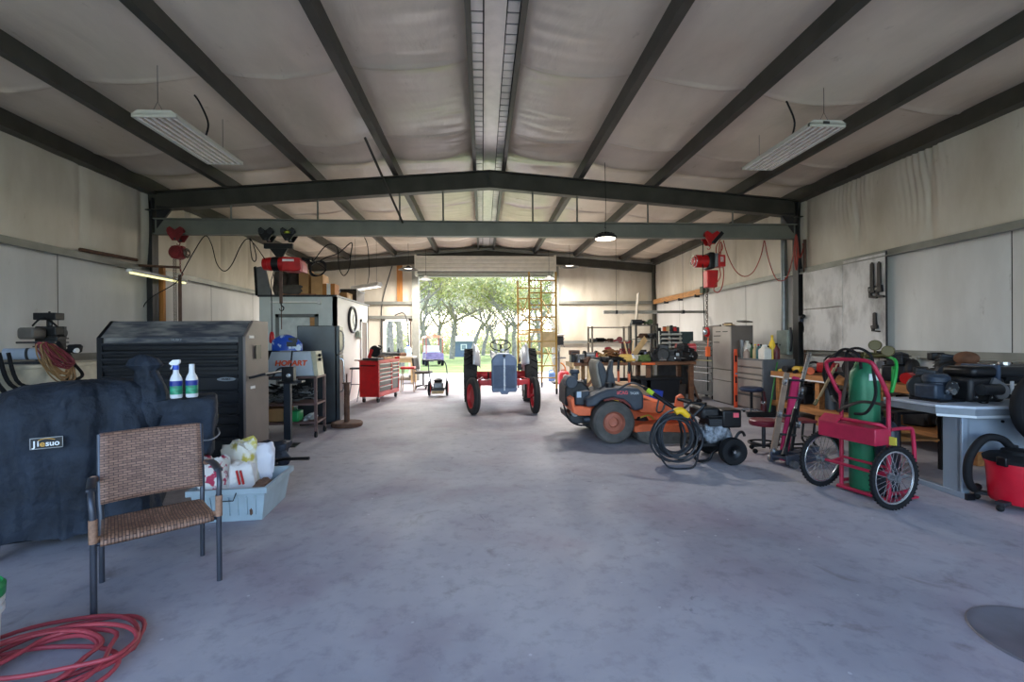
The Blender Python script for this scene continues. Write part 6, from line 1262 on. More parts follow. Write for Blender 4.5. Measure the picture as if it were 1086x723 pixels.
for i, (x, y, w, d, h, m, lab) in enumerate(((2.35, 9.9, .3, .3, .22, DKG, 'dark grey carton on the bench lower shelf, left of the orange case'), (3.2, 10.1, .4, .4, .5, BLKM, 'black crate on the floor under the middle of the long workbench'), (4.38, 10.05, .28, .4, .38, mat('crate_dark_brown', '#4a3b30'), 'dark brown crate right of the black bin under the workbench'))):
    t = thing('crate', lab, 'crate', (x, y, .282 if i == 0 else 0), 0, 'crates under the long workbench'); obj('crate_body', B().box(-w/2, w/2, -d/2, d/2, 0, h), m, t, bev=.008); obj('rim', B().box(-w/2-.01, w/2+.01, -d/2-.01, d/2+.01, h-.04, h), m, t, bev=.004)
for i, (u, dy, m1, lab) in enumerate(((617, .3, DKG, 'grey tool behind the vise'), (623, .05, RUST, 'rusty tool at the front edge right of the vise'), (641, .08, DKG, 'dark tool in front of the rusty chain heap'), (655, .08, BLKM, 'black tool in front of the tan sack'), (687, .35, RUST, 'rusty tool between the green bag and the first engine'), (718, .05, DKG, 'dark tool at the bench front below the red toolbox'))):
    tool_small('hand_tool', lab+' on the long workbench', 'tool', onb(u, dy), m1, BLK, i*1.1, 1.3, 'hand tools on the long workbench')
# ================================================================== right electric hoist
x = atY(753, 253, YT).x; h3 = thing('electric_hoist', 'red electric chain hoist with chain bucket on the right end of the tie beam', 'hoist', (0, YT, 0)); trolley(h3, x, REDH, 1.05)
obj('trolley_strap', B().bar((x+.02, -.1, ZB-.1), (x+.2, -.1, ZB+.1), .02, .07), BLKM, h3)
zc = atY(753, 277, YT).z; xl, xr = atY(735.5, 277, YT).x, atY(766.5, 277, YT).x
b = B(); hook(b, (x-.03, 0, ZB-.09), .06); obj('top_hook', b, REDH, h3)
obj('gear_case', B().cyl((xl+.03, 0, zc), (x-.07, 0, zc), .125, n=24).cyl((xl, 0, zc), (xl+.03, 0, zc), .09, .12, n=24), REDH, h3, bev=.01); obj('centre_frame', B().box(x-.08, x+.04, -.13, .13, zc-.16, zc+.16), BLKM, h3, bev=.03); obj('steel_plate', B().box(x+.04, x+.1, -.12, .12, zc-.12, zc+.14), GRYM, h3, bev=.01)
mb = obj('motor_box', B().box(x+.1, xr, -.12, .12, zc-.12, zc+.11), REDH, h3, bev=.02); obj('rating_plate', B().box(x+.14, xr-.05, -.125, -.12, zc-.03, zc+.07), mat('plate_pale', '#c9a9a6', .5, scale=30, var=.3), mb); obj('cage_ring', B().torus((xl+.02, 0, zc), .11, .008, 'x').torus((xl-.02, 0, zc), .08, .008, 'x'), CHR, h3)
z0, z1 = atY(752, 305, YT).z, atY(752, 287, YT).z; xa, xb = atY(747.5, 296, YT).x, atY(759.5, 296, YT).x
obj('chain_bucket', B().rings([[(xa+.01, -.09, z0), (xb-.02, -.09, z0), (xb-.02, .09, z0), (xa+.01, .09, z0)], [(xa, -.1, z1), (xb, -.1, z1), (xb, .1, z1), (xa, .1, z1)]]), REDH, h3, bev=.015)
xc_ = atY(749.5, 320, YT).x; zh = atY(750, 352, YT).z
b = B(); chain(b, (xc_, .0, z0), (xc_, .0, zh), .02, .045); obj('load_chain', b, CHN, h3)
obj('hook_block', B().lathe([(.001, .1), (.03, .09), (.055, .03), (.055, -.05), (.03, -.09), (.001, -.1)], (xc_, 0, zh), n=14), REDH, h3); b = B(); hook(b, (xc_, 0, zh-.08), .06); obj('load_hook', b, CHN, h3)
xp = atY(743.5, 330, YT).x; obj('pendant_cord', B().tube([(xp, -.1, ZB-.05), (xp-.01, -.1, 2.6), (xp+.02, -.1, 1.6)], .008, 6, sm=4), BLK, h3); obj('pendant_weight', B().ball((atY(745, 352, YT).x, -.1, atY(745, 352, YT).z), .05, .04, .06), CHR, h3)
pt = atY(748, 373, YT); obj('pendant_control', B().box(pt.x-.04, pt.x+.04, -.13, -.07, pt.z-.09, pt.z+.10).cyl((pt.x, -.1, pt.z+.1), (xc_, -.05, zh-.1), .01), ORG, h3, bev=.015)
Z4 = lambda pts: px(pts, YT-.1, 6.024, (700, 230)); CRD = mat('cord_red_brown', '#9a3b30', .6, var=.15)
loc_tube('red_cable', 'red cord sagging in a wide loop right of the right red hoist', 'cord', Z4([(405, 150), (430, 240), (480, 340), (540, 380), (600, 345), (645, 245), (665, 150)]), .009, CRD, 6)
loc_tube('red_cable', 'red cord sagging near the right column', 'cord', Z4([(668, 150), (690, 260), (730, 375), (765, 408), (810, 385), (845, 270), (865, 120)]), .009, CRD, 6)
loc_tube('red_cable_bundle', 'bundle of red cord hanging in long loops beside the right red hoist', 'cord', Z4([(385, 145), (360, 190), (365, 240), (400, 200), (385, 160), (378, 250), (405, 330), (400, 430), (375, 480), (345, 470), (350, 440), (385, 380), (380, 300), (395, 170)]), .010, CRD, 5)
loc_tube('red_cable_bundle', 'bundle of red cord hanging in tight loops at the right column top', 'cord', Z4([(870, 110), (862, 200), (868, 330), (876, 230), (868, 115), (880, 220), (872, 340), (860, 260), (872, 120), (890, 260), (915, 200), (912, 170)]), .012, CRD, 5)
# ================================================================== board on the right wall with pipe wrenches
PLY = insulation('painted_plywood', '#d8d6d4', '#928e8b', .6, .35, .15, (1, 2, 1))
y0, y1 = 6.60, 8.40; bo = thing('plywood_board', 'white painted plywood tool board on the right wall beside the column', 'board', (XR-.10, 0, 0))
obj('board_panel', B().box(-.02, 0, y0, y0+.83, 1.16, 2.70), PLY, bo, bev=.003); obj('board_panel', B().box(-.02, 0, y0+.84, y1, 1.94, 2.66), PLY, bo, bev=.003); obj('board_panel', B().box(-.02, 0, y0+.84, y1, 1.16, 1.93), PLY, bo, bev=.003); obj('dark_edge', B().box(-.025, 0, y0-.012, y0, 1.16, 2.72), DKG, bo)
WRN = mat('wrench_iron', '#2c2a2b', .5, .5, var=.2)
def wrench(u, v0, v1, label):
    t0, t1 = atX(u, v0, XR-.15), atX(u, v1, XR-.15); t = thing('pipe_wrench', label, 'wrench', (XR-.14, t0.y, t1.z), 0, 'pipe wrenches on the board'); L_ = t0.z-t1.z
    obj('handle', B().prism([(-.035, L_*.3), (.03, L_*.3), (.028, L_*.95), (.0, L_), (-.028, L_*.95)], 'x', -.012, .012), WRN, t, bev=.004); obj('jaw_housing', B().prism([(-.06, L_*.16), (.05, L_*.16), (.06, L_*.33), (-.05, L_*.36)], 'x', -.022, .022), WRN, t, bev=.006); obj('hook_jaw', B().prism([(.02, L_*.3), (.05, L_*.3), (.05, L_*.04), (-.09, L_*.0), (-.09, L_*.06), (.01, L_*.09)], 'x', -.016, .016), WRN, t, bev=.004); obj('adjust_nut', B().cyl((0, .035, L_*.22), (0, .035, L_*.29), .032), mat('nut_steel', '#6d6a66', .4, .7), t)
wrench(924, 278, 317, 'left of the two large pipe wrenches on the white board'); wrench(931.5, 277, 316, 'right of the two large pipe wrenches on the white board'); wrench(927, 331, 352, 'smaller pipe wrench low on the white board')
p = atX(968, 382, XR-.05); ob = thing('outlet_box', 'grey four-socket outlet box on the right wall above the desk', 'outlet', (XR-.05, p.y, p.z)); obj('box', B().box(-.06, 0, -.12, .12, -.06, .06), mat('outlet_grey', '#a9a79a', .5), ob, bev=.008)
for y in (-.05, .05):
    for z in (-.025, .025): obj('socket', B().cyl((-.065, y, z), (-.058, y, z), .022, n=12), WHT, ob)
# ================================================================== zero-turn mower (faces right)
MO = V((atY(598, 440, 5.95).x, 5.95, 0)); mw = thing('riding_mower', 'orange zero-turn riding mower with black plastic fenders before the workbench', 'mower', MO)
def mp(u, v, y=5.95): p = atY(u, v, y); return (p.x-MO.x, p.z)
MOR = mat('mower_orange', '#d9653a', .5, .1, var=.2, scale=5); MFB = mat('mower_black_plastic', '#3a404a', .55, var=.25, scale=5); MTI = mat('mower_tyre_dusty', '#55524f', .85, var=.25, scale=6); DECK = mat('mower_deck_dusty', '#5b5854', .8, var=.3)
MD = 1.15   # machine width
cxw, czw = mp(651, 450); RT = .285
for y in (.10, MD-.10):
    bt, br = B(), B(); bt.lathe([(.15, -.12), (.20, -.145), (.25, -.14), (.28, -.11), (RT, -.05), (RT, .05), (.28, .11), (.25, .14), (.20, .145), (.15, .12)], (cxw, y, RT), 'y', 36, cap=False); br.lathe([(.001, -.05), (.06, -.06), (.07, -.09), (.12, -.08), (.15, -.12), (.16, -.12), (.16, .12), (.15, .12), (.12, .08), (.07, .08), (.001, .05)], (cxw, y, RT), 'y', 28)
    for k in range(5): a = 2*pi*k/5+.3; br.cyl((cxw+.095*cos(a), y-.092, RT+.095*sin(a)), (cxw+.095*cos(a), y-.080, RT+.095*sin(a)), .016, n=8)
    w_ = obj('rear_tyre', bt, MTI, mw); obj('rim', br, mat('mower_rim_rusty', '#a5624e', .6, .2, var=.25), w_)
def plate(name, pts, y0, y1, m, bev=.012): return obj(name, B().prism([mp(*q, 5.95+max(0, y0)*.9) for q in pts], 'y', y0, y1), m, mw, bev=bev)
plate('rear_bumper', [(605, 424), (609, 421), (610, 431), (627, 432), (627, 441), (614, 441), (608, 438)], .02, MD-.3, MOR)
obj('bumper_rod', B().tube([(*mp(599, 430)[:1], .1, mp(599, 430)[1]), (mp(605, 446)[0], .1, mp(605, 446)[1]), (mp(615, 452)[0], .1, mp(615, 452)[1]), (mp(626, 452)[0], .1, mp(626, 452)[1])], .012, 8, sm=4), BLKM, mw)
plate('chassis_rail', [(622, 431), (700, 434), (728, 440), (728, 446), (690, 446), (626, 441)], .25, MD-.25, MOR); plate('transmission_cover', [(604, 440), (626, 441), (626, 448), (612, 450), (605, 447)], .2, MD-.2, DKG)
plate('fuel_tank', [(622, 424), (634, 417), (645, 412), (662, 411), (678, 412), (683, 418), (683, 434), (673, 436), (668, 430), (660, 424), (650, 422), (640, 424), (632, 431), (622, 432)], .0, .30, MFB, .03); plate('fuel_tank', [(622, 424), (634, 417), (645, 412), (662, 411), (678, 412), (683, 418), (683, 434), (673, 436), (668, 430), (660, 424), (650, 422), (640, 424), (632, 431), (622, 432)], MD-.30, MD, MFB, .03)
plate('fender_stripe', [(640, 423.5), (650, 421), (662, 423.5), (668, 429), (670, 433), (667, 430.5), (660, 425.5), (650, 423.5), (641, 425.5)], -.012, .02, mat('mower_dark_red', '#6e2b25', .6), .003)
plate('engine', [(600, 431), (600, 412), (604, 404), (618, 404), (626, 412), (626, 432)], .3, .85, ENG, .03); plate('engine_shroud', [(610, 430), (611, 416), (626, 414), (626, 431)], .18, .5, MFB, .02)
q = mp(610, 407); obj('air_cleaner', B().cyl((q[0], .22, q[1]), (q[0], .5, q[1]), .085, n=22), MFB, mw, bev=.012); q2 = mp(611, 397, 6.2); obj('intake_cap', B().lathe([(.001, -.08), (.05, -.08), (.05, -.0), (.075, .02), (.06, .06), (.001, .07)], (q2[0], .36, q2[1]), n=18), MFB, mw)
q = mp(617, 420); obj('warning_label', B().box(q[0]-.03, q[0]+.03, .168, .176, q[1]-.04, q[1]+.04), mat('label_pale_blue', '#bcd0e4', .4), mw); q = mp(612, 435); obj('oil_filter', B().cyl((q[0], .12, q[1]-.06), (q[0], .25, q[1]-.06), .045), GRYM, mw); q = mp(623, 446); obj('fitting', B().cyl((q[0]-.03, .1, q[1]), (q[0]+.05, .1, q[1]), .035), MFB, mw)
obj('tank_cap', B().cyl((mp(650, 409)[0], .16, mp(650, 412)[1]), (mp(650, 409)[0], .16, mp(650, 407)[1]), .06, n=20), BLKM, mw)
SEA = mat('mower_seat_grey', '#4a4c50', .7, var=.15); SEAP = mat('seat_piping_tan', '#8f877c', .7)
plate('seat_cushion', [(624, 417), (640, 411), (667, 410), (667, 415), (640, 419), (626, 420)], .38, .80, SEA, .03)
sb = plate('seat_back', [(640, 415), (635, 396), (634, 386), (637, 382), (641, 386), (647, 399), (651, 406), (651, 413)], .36, .82, SEA, .03); plate('seat_edge', [(637, 413), (633, 395), (632.5, 386), (635, 381.5), (637, 382), (635, 387), (636.5, 396), (641, 414)], .37, .81, SEAP, .01)
plate('armrest', [(644, 410), (646, 393), (649, 382), (651.5, 382), (651, 394), (653, 402), (654, 410)], .28, .36, SEA, .02); plate('armrest', [(644, 410), (646, 393), (649, 382), (651.5, 382), (651, 394), (653, 402), (654, 410)], .82, .90, SEA, .02)
for y in (.34, .84):
    a, c, e = mp(676, 411), mp(675.5, 398), mp(676, 385.5)
    obj('lever_base', B().bar((a[0], y, a[1]), (c[0], y, c[1]+.03), .03, .03), MOR, mw); obj('control_lever', B().tube([(c[0], y, c[1]), (e[0], y, e[1])], .02, 8), BLKM, mw)
plate('instrument_panel', [(662, 409), (684, 409), (690, 415), (690, 420), (662, 415)], .25, .95, mat('panel_tan_dust', '#97795c', .8, var=.2), .01)
plate('footwell', [(679, 424), (707, 427), (718, 434), (718, 441), (679, 438)], .12, MD-.12, MOR, .02); plate('front_frame', [(676, 436), (735, 438), (738, 443), (738, 449), (676, 444)], .3, .42, MOR, .01); plate('front_frame', [(676, 436), (735, 438), (738, 443), (738, 449), (676, 444)], MD-.42, MD-.3, MOR, .01); plate('deck_lift_post', [(717, 434), (719, 421), (724, 418), (727, 421), (726, 430), (729, 434)], .3, .36, MOR, .01)
plate('deck_top', [(672, 452), (680, 449), (735, 449), (738, 454), (738, 458), (672, 458)], -.05, MD+.05, MOR, .015)
plate('deck_skirt', [(674, 457), (688, 456), (738, 458), (738, 472), (700, 474), (684, 470), (676, 465)], -.06, MD+.06, DECK, .02)
for k, u in enumerate((688, 706, 724)):
    q = mp(u, 449); obj('pulley_cover', B().lathe([(.001, .06), (.08, .05), (.11, 0), (.001, 0)], (q[0], .3+.27*k, q[1]), n=20), ENG, mw)
obj('belt_guard', B().tube([(mp(682, 444)[0], .1, mp(682, 444)[1]), (mp(690, 441)[0], .06, mp(690, 441)[1]), (mp(696, 446)[0], .1, mp(696, 446)[1])], .012, 6, sm=4), mat('yellow_dark', '#a8892c', .5), mw)
for y in (.12, MD-.12):
    q = mp(734, 460); bt, br = B(), B(); wheel(bt, br, (q[0], y, .12), .12, .09, 'y', .5); w_ = obj('front_caster', bt, BLK, mw); obj('rim', br, GRYM, w_); obj('caster_fork', B().bar((q[0], y-.07, .12), (q[0]-.02, y-.07, .30), .05, .012).box(q[0]-.05, q[0]+.03, y-.08, y+.08, .29, .31), MOR, mw)
q = mp(660, 416.5); text('mower_lettering', 'SCAG', .06, mat('lettering_pink_red', '#d8545c', .4), mw, (q[0]+.0, -.003, q[1]), (pi/2, 0, 0), bold=.002, ext=.003); q = mp(672, 417); text('mower_lettering', 'TIGER', .045, mat('lettering_white', '#d8dce0', .4), mw, (q[0]+.01, -.003, q[1]), (pi/2, 0, 0), ext=.003)
# ================================================================== pressure washer with hose coil
PW = V((2.62, 5.02, 0)); pw = thing('pressure_washer', 'black petrol pressure washer on two wheels before the mower deck', 'pressure washer', PW, 0)
def wp(u, v, y=4.95): p = atY(u, v, y); return V((p.x-PW.x, y-PW.y, p.z))
c = wp(777, 478, 4.84); RW = .152
for y in (c.y, c.y+.52): bt, br = B(), B(); bt.lathe([(.07, -.04), (.10, -.055), (.14, -.05), (RW, -.02), (RW, .02), (.14, .05), (.10, .055), (.07, .04)], (c.x, y, RW), 'y', 30, cap=False); br.lathe([(.001, -.03), (.022, -.035), (.03, -.01), (.065, -.03), (.075, -.035), (.075, .035), (.065, .03), (.001, .01)], (c.x, y, RW), 'y', 24); w_ = obj('wheel', bt, BLK, pw); obj('hub', br, BLKM, w_); obj('axle_cap', B().cyl((c.x, y-.05, RW), (c.x, y-.03, RW), .016), CHR, w_)
obj('axle', B().cyl((c.x, c.y, RW), (c.x, c.y+.52, RW), .014), DKG, pw)
for y in (c.y+.1, c.y+.42):
    a = [wp(789, 462), wp(787, 458), wp(782, 460), wp(774, 474), wp(757, 478), wp(752, 486), wp(742, 489.5), wp(736, 483), wp(736, 466)]
    obj('frame_tube', B().tube([V((q.x, y, max(.02, q.z))) for q in a], .016, 8, sm=4), BLKM, pw)
a = [wp(736, 466), wp(733, 448), wp(736, 440), wp(744, 432), wp(745, 428), wp(732, 427)]
for y in (c.y+.1, c.y+.42): obj('handle_tube', B().tube([V((q.x, y, q.z)) for q in a], .015, 8, sm=4), BLKM, pw)
b = a[-1]; obj('handle_grip', B().cyl((b.x, c.y+.1, b.z), (b.x, c.y+.42, b.z), .017), BLK, pw)
e0, e1 = wp(745, 466), wp(774, 432)
obj('base_plate', B().box(e0.x-.02, e1.x, c.y+.08, c.y+.44, e0.z-.07, e0.z-.04), BLKM, pw)
ALU = mat('cast_aluminium', '#8f959d', .4, .7, var=.45, scale=25, bump=.4)
obj('crankcase', crumple(B(), ((e0.x+e1.x)/2+.02, c.y+.22, e0.z+.06), (e1.x-e0.x)*.46, .15, .11, 4, .35, 0, 30), ALU, pw, sharp=20); obj('pump', B().cyl((e0.x-.03, c.y+.2, e0.z+.06), (e0.x+.12, c.y+.2, e0.z+.06), .075, n=18), ALU, pw)
for k in range(5): obj('pump_fin', B().cyl((e0.x-.02+k*.03, c.y+.2, e0.z+.06), (e0.x-.01+k*.03, c.y+.2, e0.z+.06), .09, n=18), ALU, pw)
obj('recoil_cover', B().lathe([(.001, -.05), (.05, -.05), (.085, -.03), (.09, .02), (.001, .02)], ((e0.x+e1.x)/2+.04, c.y+.1, e0.z+.09), 'y', 24), ALU, pw)
obj('fuel_tank', B().box(e0.x-.0, e1.x-.1, c.y+.12, c.y+.46, e1.z-.13, e1.z+.0), ENG, pw, bev=.035); obj('fuel_cap', B().cyl(((e0.x+e1.x)/2-.06, c.y+.3, e1.z), ((e0.x+e1.x)/2-.06, c.y+.3, e1.z+.035), .045), BLKM, pw)
obj('cylinder', B().box(e0.x+.06, e1.x-.1, c.y+.06, c.y+.3, e0.z+.15, e1.z-.12), DKG, pw, bev=.01)
for k in range(5): obj('cooling_fin', B().box(e0.x+.05, e1.x-.09, c.y+.05, c.y+.31, e0.z+.16+k*.025, e0.z+.168+k*.025), ENG, pw)
ab = obj('air_box', B().box(e1.x-.12, e1.x+.1, c.y+.04, c.y+.3, e1.z-.22, e1.z-.02), BLKM, pw, bev=.02); obj('red_label', B().box(e1.x-.0, e1.x+.06, c.y+.032, c.y+.04, e1.z-.1, e1.z-.05), mat('label_coral', '#e05a68', .4), ab)
# hose coil, gun
hc_ = wp(716, 462, 4.93); HB = mat('pressure_hose_black', '#20242b', .5, var=.2); pts = []
rnd = random.Random(8)
for k in range(9*16):
    a = 2*pi*k/16; q = k/16; rx = .245+.045*sin(q*2.1)-.012*q*.5; rz_ = .265+.03*cos(q*1.7)-.008*q
    pts.append(V((hc_.x+rx*cos(a)+.02*sin(q*3), hc_.y-.06+.03*sin(q*4)+.012*q, max(.012, hc_.z-.005+rz_*sin(a)+.015*cos(q*2.6)))))
ph = thing('pressure_hose', 'black hose coiled upright on the left of the pressure washer', 'hose', PW); obj('hose_coil', B().tube(pts, .0125, 7, sm=2), HB, ph)
yg = wp(722, 437, 4.9); obj('yellow_tie', B().tube([(yg.x-.07, yg.y, yg.z+.0), (yg.x, yg.y, yg.z+.02), (yg.x+.08, yg.y, yg.z-.05)], .04, 10, sm=3), mat('sleeve_yellow', '#e6b51c', .5), ph); obj('hose_tail', B().tube([(hc_.x-.2, hc_.y-.1, .1), (hc_.x-.15, hc_.y-.18, .02), (hc_.x+.0, hc_.y-.22, .013), (hc_.x+.15, hc_.y-.15, .02), (hc_.x+.25, hc_.y-.05, .16)], .011, 7, sm=4), HB, ph)
a, e = wp(683, 411, 5.25), wp(716, 433, 5.0); lg = thing('spray_lance', 'black spray lance with green label lying over the mower front', 'lance', PW); d_ = (e-a)
obj('lance_body', B().tube([a, a+d_*.3, a+d_*.7, e], [.02, .026, .026, .02], 10), BLKM, lg); obj('green_label', B().tube([a+d_*.12, a+d_*.32], .029, 10), mat('label_yellow_green', '#b9d432', .5), lg); obj('lance_tube', B().tube([a, a+V((-.12, .1, .05)), a+V((-.3, .12, -.05))], .012, 8, sm=3), DKG, lg); obj('trigger_guard', B().tube([a+d_*.7, a+d_*.72+V((-.05, 0, -.1)), a+d_*.55+V((-.05, 0, -.14)), a+d_*.5], .01, 6, sm=3), BLKM, lg); obj('hose_joint', B().tube([e, e+V((.06, -.05, .0)), e+V((.1, -.12, -.06))], .014, 8, sm=3), BLK, lg)
# ================================================================== stools and creeper
a = atF(810, 479); sr = thing('shop_stool', 'maroon round shop stool with foot ring right of the pressure washer', 'stool', (a.x, a.y, 0)); obj('seat', B().lathe([(.001, .33), (.155, .33), (.165, .35), (.165, .385), (.15, .40), (.001, .405)], n=32), mat('stool_maroon', '#6d1a2c', .4, var=.12), sr); obj('post', B().cyl((0, 0, .05), (0, 0, .33), .022), DKG, sr); obj('foot_ring', B().torus((0, 0, .11), .17, .012), BLKM, sr)
for k in range(4): q = k*pi/2+.4; obj('base_arm', B().bar((0, 0, .08), (.17*cos(q), .17*sin(q), .09), .03, .02), DKG, sr); obj('caster', B().ball((.16*cos(q), .16*sin(q), .03), .03), BLK, sr)
a = atF(851, 476); s2 = thing('low_seat', 'low seat with dark red pad on black tube legs behind the creeper', 'stool', (a.x, a.y+.12, 0)); obj('pad', B().box(-.2, .2, -.13, .13, .32, .355), mat('pad_dark_red', '#74262f', .5), s2, bev=.012)
for y in (-.1, .1): obj('leg_frame', B().tube([(-.18, y, .32), (-.16, y, .08), (-.2, y, .015), (.2, y, .015), (.16, y, .08), (.18, y, .32)], .014, 8, sm=4), BLKM, s2)
obj('cross_bar', B().cyl((-.16, -.1, .12), (-.16, .1, .12), .012), BLKM, s2); obj('cross_bar', B().cyl((.16, -.1, .12), (.16, .1, .12), .012), BLKM, s2)
ca, cb = atF(828, 491), atY(843, 398, 5.35); cr = thing('mechanic_creeper', 'pink-red mechanic creeper with tan side board standing on end by the floor jack', 'creeper', ca); d_ = V(cb)-ca; L_ = d_.length
ax = d_.normalized(); sd = V((1, -.35, 0)); sd = (sd-ax*sd.dot(ax)).normalized(); nn = ax.cross(sd).normalized(); M_ = Matrix((( sd.x, nn.x, ax.x, 0), (sd.y, nn.y, ax.y, 0), (sd.z, nn.z, ax.z, 0), (0, 0, 0, 1)))
PNK = mat('creeper_pink_red', '#c22c5e', .45, var=.15)
obj('side_board', B(M_).box(-.12, -.06, -.03, .03, .0, L_), mat('creeper_tan_wood', '#8a7362', .7, var=.15), cr, bev=.006); obj('pad', B(M_).box(-.03, .06, -.03, .03, .04, L_*.98), PNK, cr, bev=.02); obj('rail', B(M_).box(.07, .095, -.035, .035, .02, L_*.96), BLKM, cr)
for k in range(5): z = .08+k*L_*.21; obj('cross_slat', B(M_).bar((-.06, -.035, z), (.1, -.035, z+.04), .02, .02), DKG, cr); 
for k, (sx, z) in enumerate(((-.1, .08), (.1, .05), (-.1, L_*.48), (.1, L_*.42), (-.1, L_*.86), (.08, L_*.80))):
    cs = obj('caster', B(M_).cyl((sx-.012, -.09, z), (sx+.012, -.09, z), .034), GRYM, cr); obj('caster_plate', B(M_).box(sx-.025, sx+.025, -.06, -.03, z-.03, z+.03), CHR, cr)
ja = atF(846, 491); fj = thing('floor_jack', 'grey trolley jack on the floor with its long bright handle leaning up', 'jack', (ja.x, ja.y, 0), .25)
JB = mat('jack_blue_grey', '#4a4f5c', .45, .4, var=.15); obj('side_frame', B().prism([(-.28, .03), (.3, .03), (.3, .09), (.0, .14), (-.28, .13)], 'y', -.11, -.085).prism([(-.28, .03), (.3, .03), (.3, .09), (.0, .14), (-.28, .13)], 'y', .085, .11), JB, fj, bev=.006); obj('frame_top', B().box(-.28, .1, -.085, .085, .08, .10), JB, fj); obj('lift_arm', B().bar((-.1, 0, .11), (.25, 0, .13), .08, .04).cyl((.25, 0, .12), (.25, 0, .17), .05), JB, fj)
for x in (-.22, .24):
    for y in (-.14, .14): obj('wheel', B().cyl((x, y-.025, .04), (x, y+.025, .04), .04), GRYM, fj)
M_i = Matrix.Rotation(-.25, 3, 'Z'); t1 = M_i @ (atY(843, 434, 5.1)-V((ja.x, ja.y, 0))); t2 = M_i @ (atY(858.5, 375, 5.6)-V((ja.x, ja.y, 0)))
obj('handle_socket', B().cyl((-.2, 0, .10), V((-.2, 0, .1))+(t1-V((-.2, 0, .1)))*.15, .03), DKG, fj); obj('handle_grip', B().tube([(-.2, 0, .1), t1], .024, 10), BLKM, fj); obj('handle_tube', B().tube([t1, t2], [.02, .026], 10), CHR, fj)
# ================================================================== wooden bench along the right wall
RB = thing('wood_bench', 'long wooden bench along the right wall loaded with tools and engines', 'bench', (5.30, 4.55, 0)); RL, RD, RT_ = 3.42, .78, .79
BWD = mat('bench_orange_wood', '#a8713f', .7, var=.22, scale=4, aniso=(6, 1, 6), bump=.15)
obj('bench_top', B().box(0, RD, 0, RL, RT_-.04, RT_), BWD, RB); obj('front_rail', B().box(-.03, .0, -.02, RL+.03, RT_-.10, RT_+.005), BWD, RB, bev=.004); obj('white_edge', B().box(-.036, -.03, RL*.55, RL+.03, RT_-.098, RT_-.075), WHT, RB); obj('lower_shelf', B().box(0, RD, 0, RL, .23, .26), BWD, RB); obj('shelf_rail', B().box(-.03, 0, -.02, RL+.02, .17, .27), BWD, RB, bev=.004)
for y in (.0, 1.15, 2.3, RL-.15):
    for x in (.01, RD-.1): obj('leg', B().box(x, x+.09, y, y+.09, 0, RT_-.04), BWD, RB)
def onr(x, y): return V((5.30+x, y, RT_))
cs = thing('chainsaw', 'red and black chainsaw on the wooden bench under the white board', 'chainsaw', onr(.3, 7.0), -1.2); obj('engine_body', B().box(-.16, .12, -.09, .09, .03, .2), mat('chainsaw_red', '#a81f26', .4, .1), cs, bev=.03); obj('rear_handle', B().tube([(-.14, 0, .16), (-.24, 0, .2), (-.36, 0, .14), (-.34, 0, .05), (-.16, 0, .04)], .02, 8, sm=4), BLK, cs); obj('top_handle', B().tube([(-.02, -.1, .1), (-.0, -.1, .26), (.02, 0, .31), (.0, .1, .26), (0, .1, .1)], .015, 8, sm=4), BLKM, cs); obj('guide_bar', B().prism([(.12, .05), (.5, .07), (.54, .10), (.5, .13), (.12, .14)], 'y', -.006, .006), GRYM, cs); obj('cap', B().cyl((-.05, .0, .2), (-.05, 0, .25), .035), BLKM, cs)
for i, (x, y, m1, m2, rz, lab) in enumerate(((.12, 7.7, DKG, mat('tool_yellow', '#c7a12a', .5), .4, 'yellow-handled drill first from the far end of the wooden bench'), (.1, 7.45, mat('tool_yellow', '#c7a12a', .5), BLK, 1.4, 'yellow drill second from the far end of the wooden bench'), (.4, 7.75, BLKM, DKG, 2.0, 'black drill at the back corner of the wooden bench far end'), (.3, 7.4, GRYM, BLK, -.3, 'grey drill behind the yellow drill on the wooden bench'), (.1, 7.15, ORG, BLK, .9, 'orange drill below the white board on the wooden bench'))): tool_small('cordless_drill', lab, 'drill', onr(x, y), m1, m2, rz, 1.25, 'drills on the wooden bench')
engine('black engine on the wooden bench beside the chainsaw', onr(.35, 6.5), 1.0, .4, ENG, 'engines on the wooden bench'); engine('dark engine on the wooden bench behind the gas cart handle', onr(.4, 5.9), 1.1, 2.0, ENG, 'engines on the wooden bench'); engine('engine on the wooden bench right of the green cylinder', onr(.3, 5.15), 1.1, 1.0, ENG, 'engines on the wooden bench')
tool_small('power_tool', 'red power tool on the wooden bench right of the gauges', 'tool', onr(.25, 5.5)+V((0, 0, .0)), RED, BLK, .3, 1.6, 'tools at the near end of the wooden bench'); tool_small('power_tool', 'brown power tool on the wooden bench before the outlet box', 'tool', onr(.5, 5.45), RUST, RUST, 1.3, 1.6, 'tools at the near end of the wooden bench')
t = thing('wood_crate', 'small orange wooden crate on the wooden bench between gas cart and desk engine', 'crate', onr(.12, 4.95)); obj('crate_body', B().box(-.1, .12, -.16, .16, 0, .12), BWD, t, bev=.004); obj('slat', B().box(-.112, -.1, -.17, .17, .04, .08), PINE, t)
for i, (x, y, s, rz) in enumerate(((.25, 7.5, .9, .2), (.3, 7.1, 1.0, 1.3), (.25, 6.6, .9, 2.2), (.3, 6.05, 1.0, .7), (.3, 5.5, 1.0, 1.9), (.25, 5.0, .9, .4))): engine(('engine at the far end of the lower bench shelf', 'second engine from the far end of the lower bench shelf', 'engine on the lower shelf behind the jack handle', 'engine on the lower shelf left of the gas cart', 'engine on the lower shelf behind the gas cart', 'engine on the lower shelf nearest the desk')[i], (5.30+x, y, .26), s, rz, ENG if i % 2 else DKG, 'engines on the lower bench shelf')
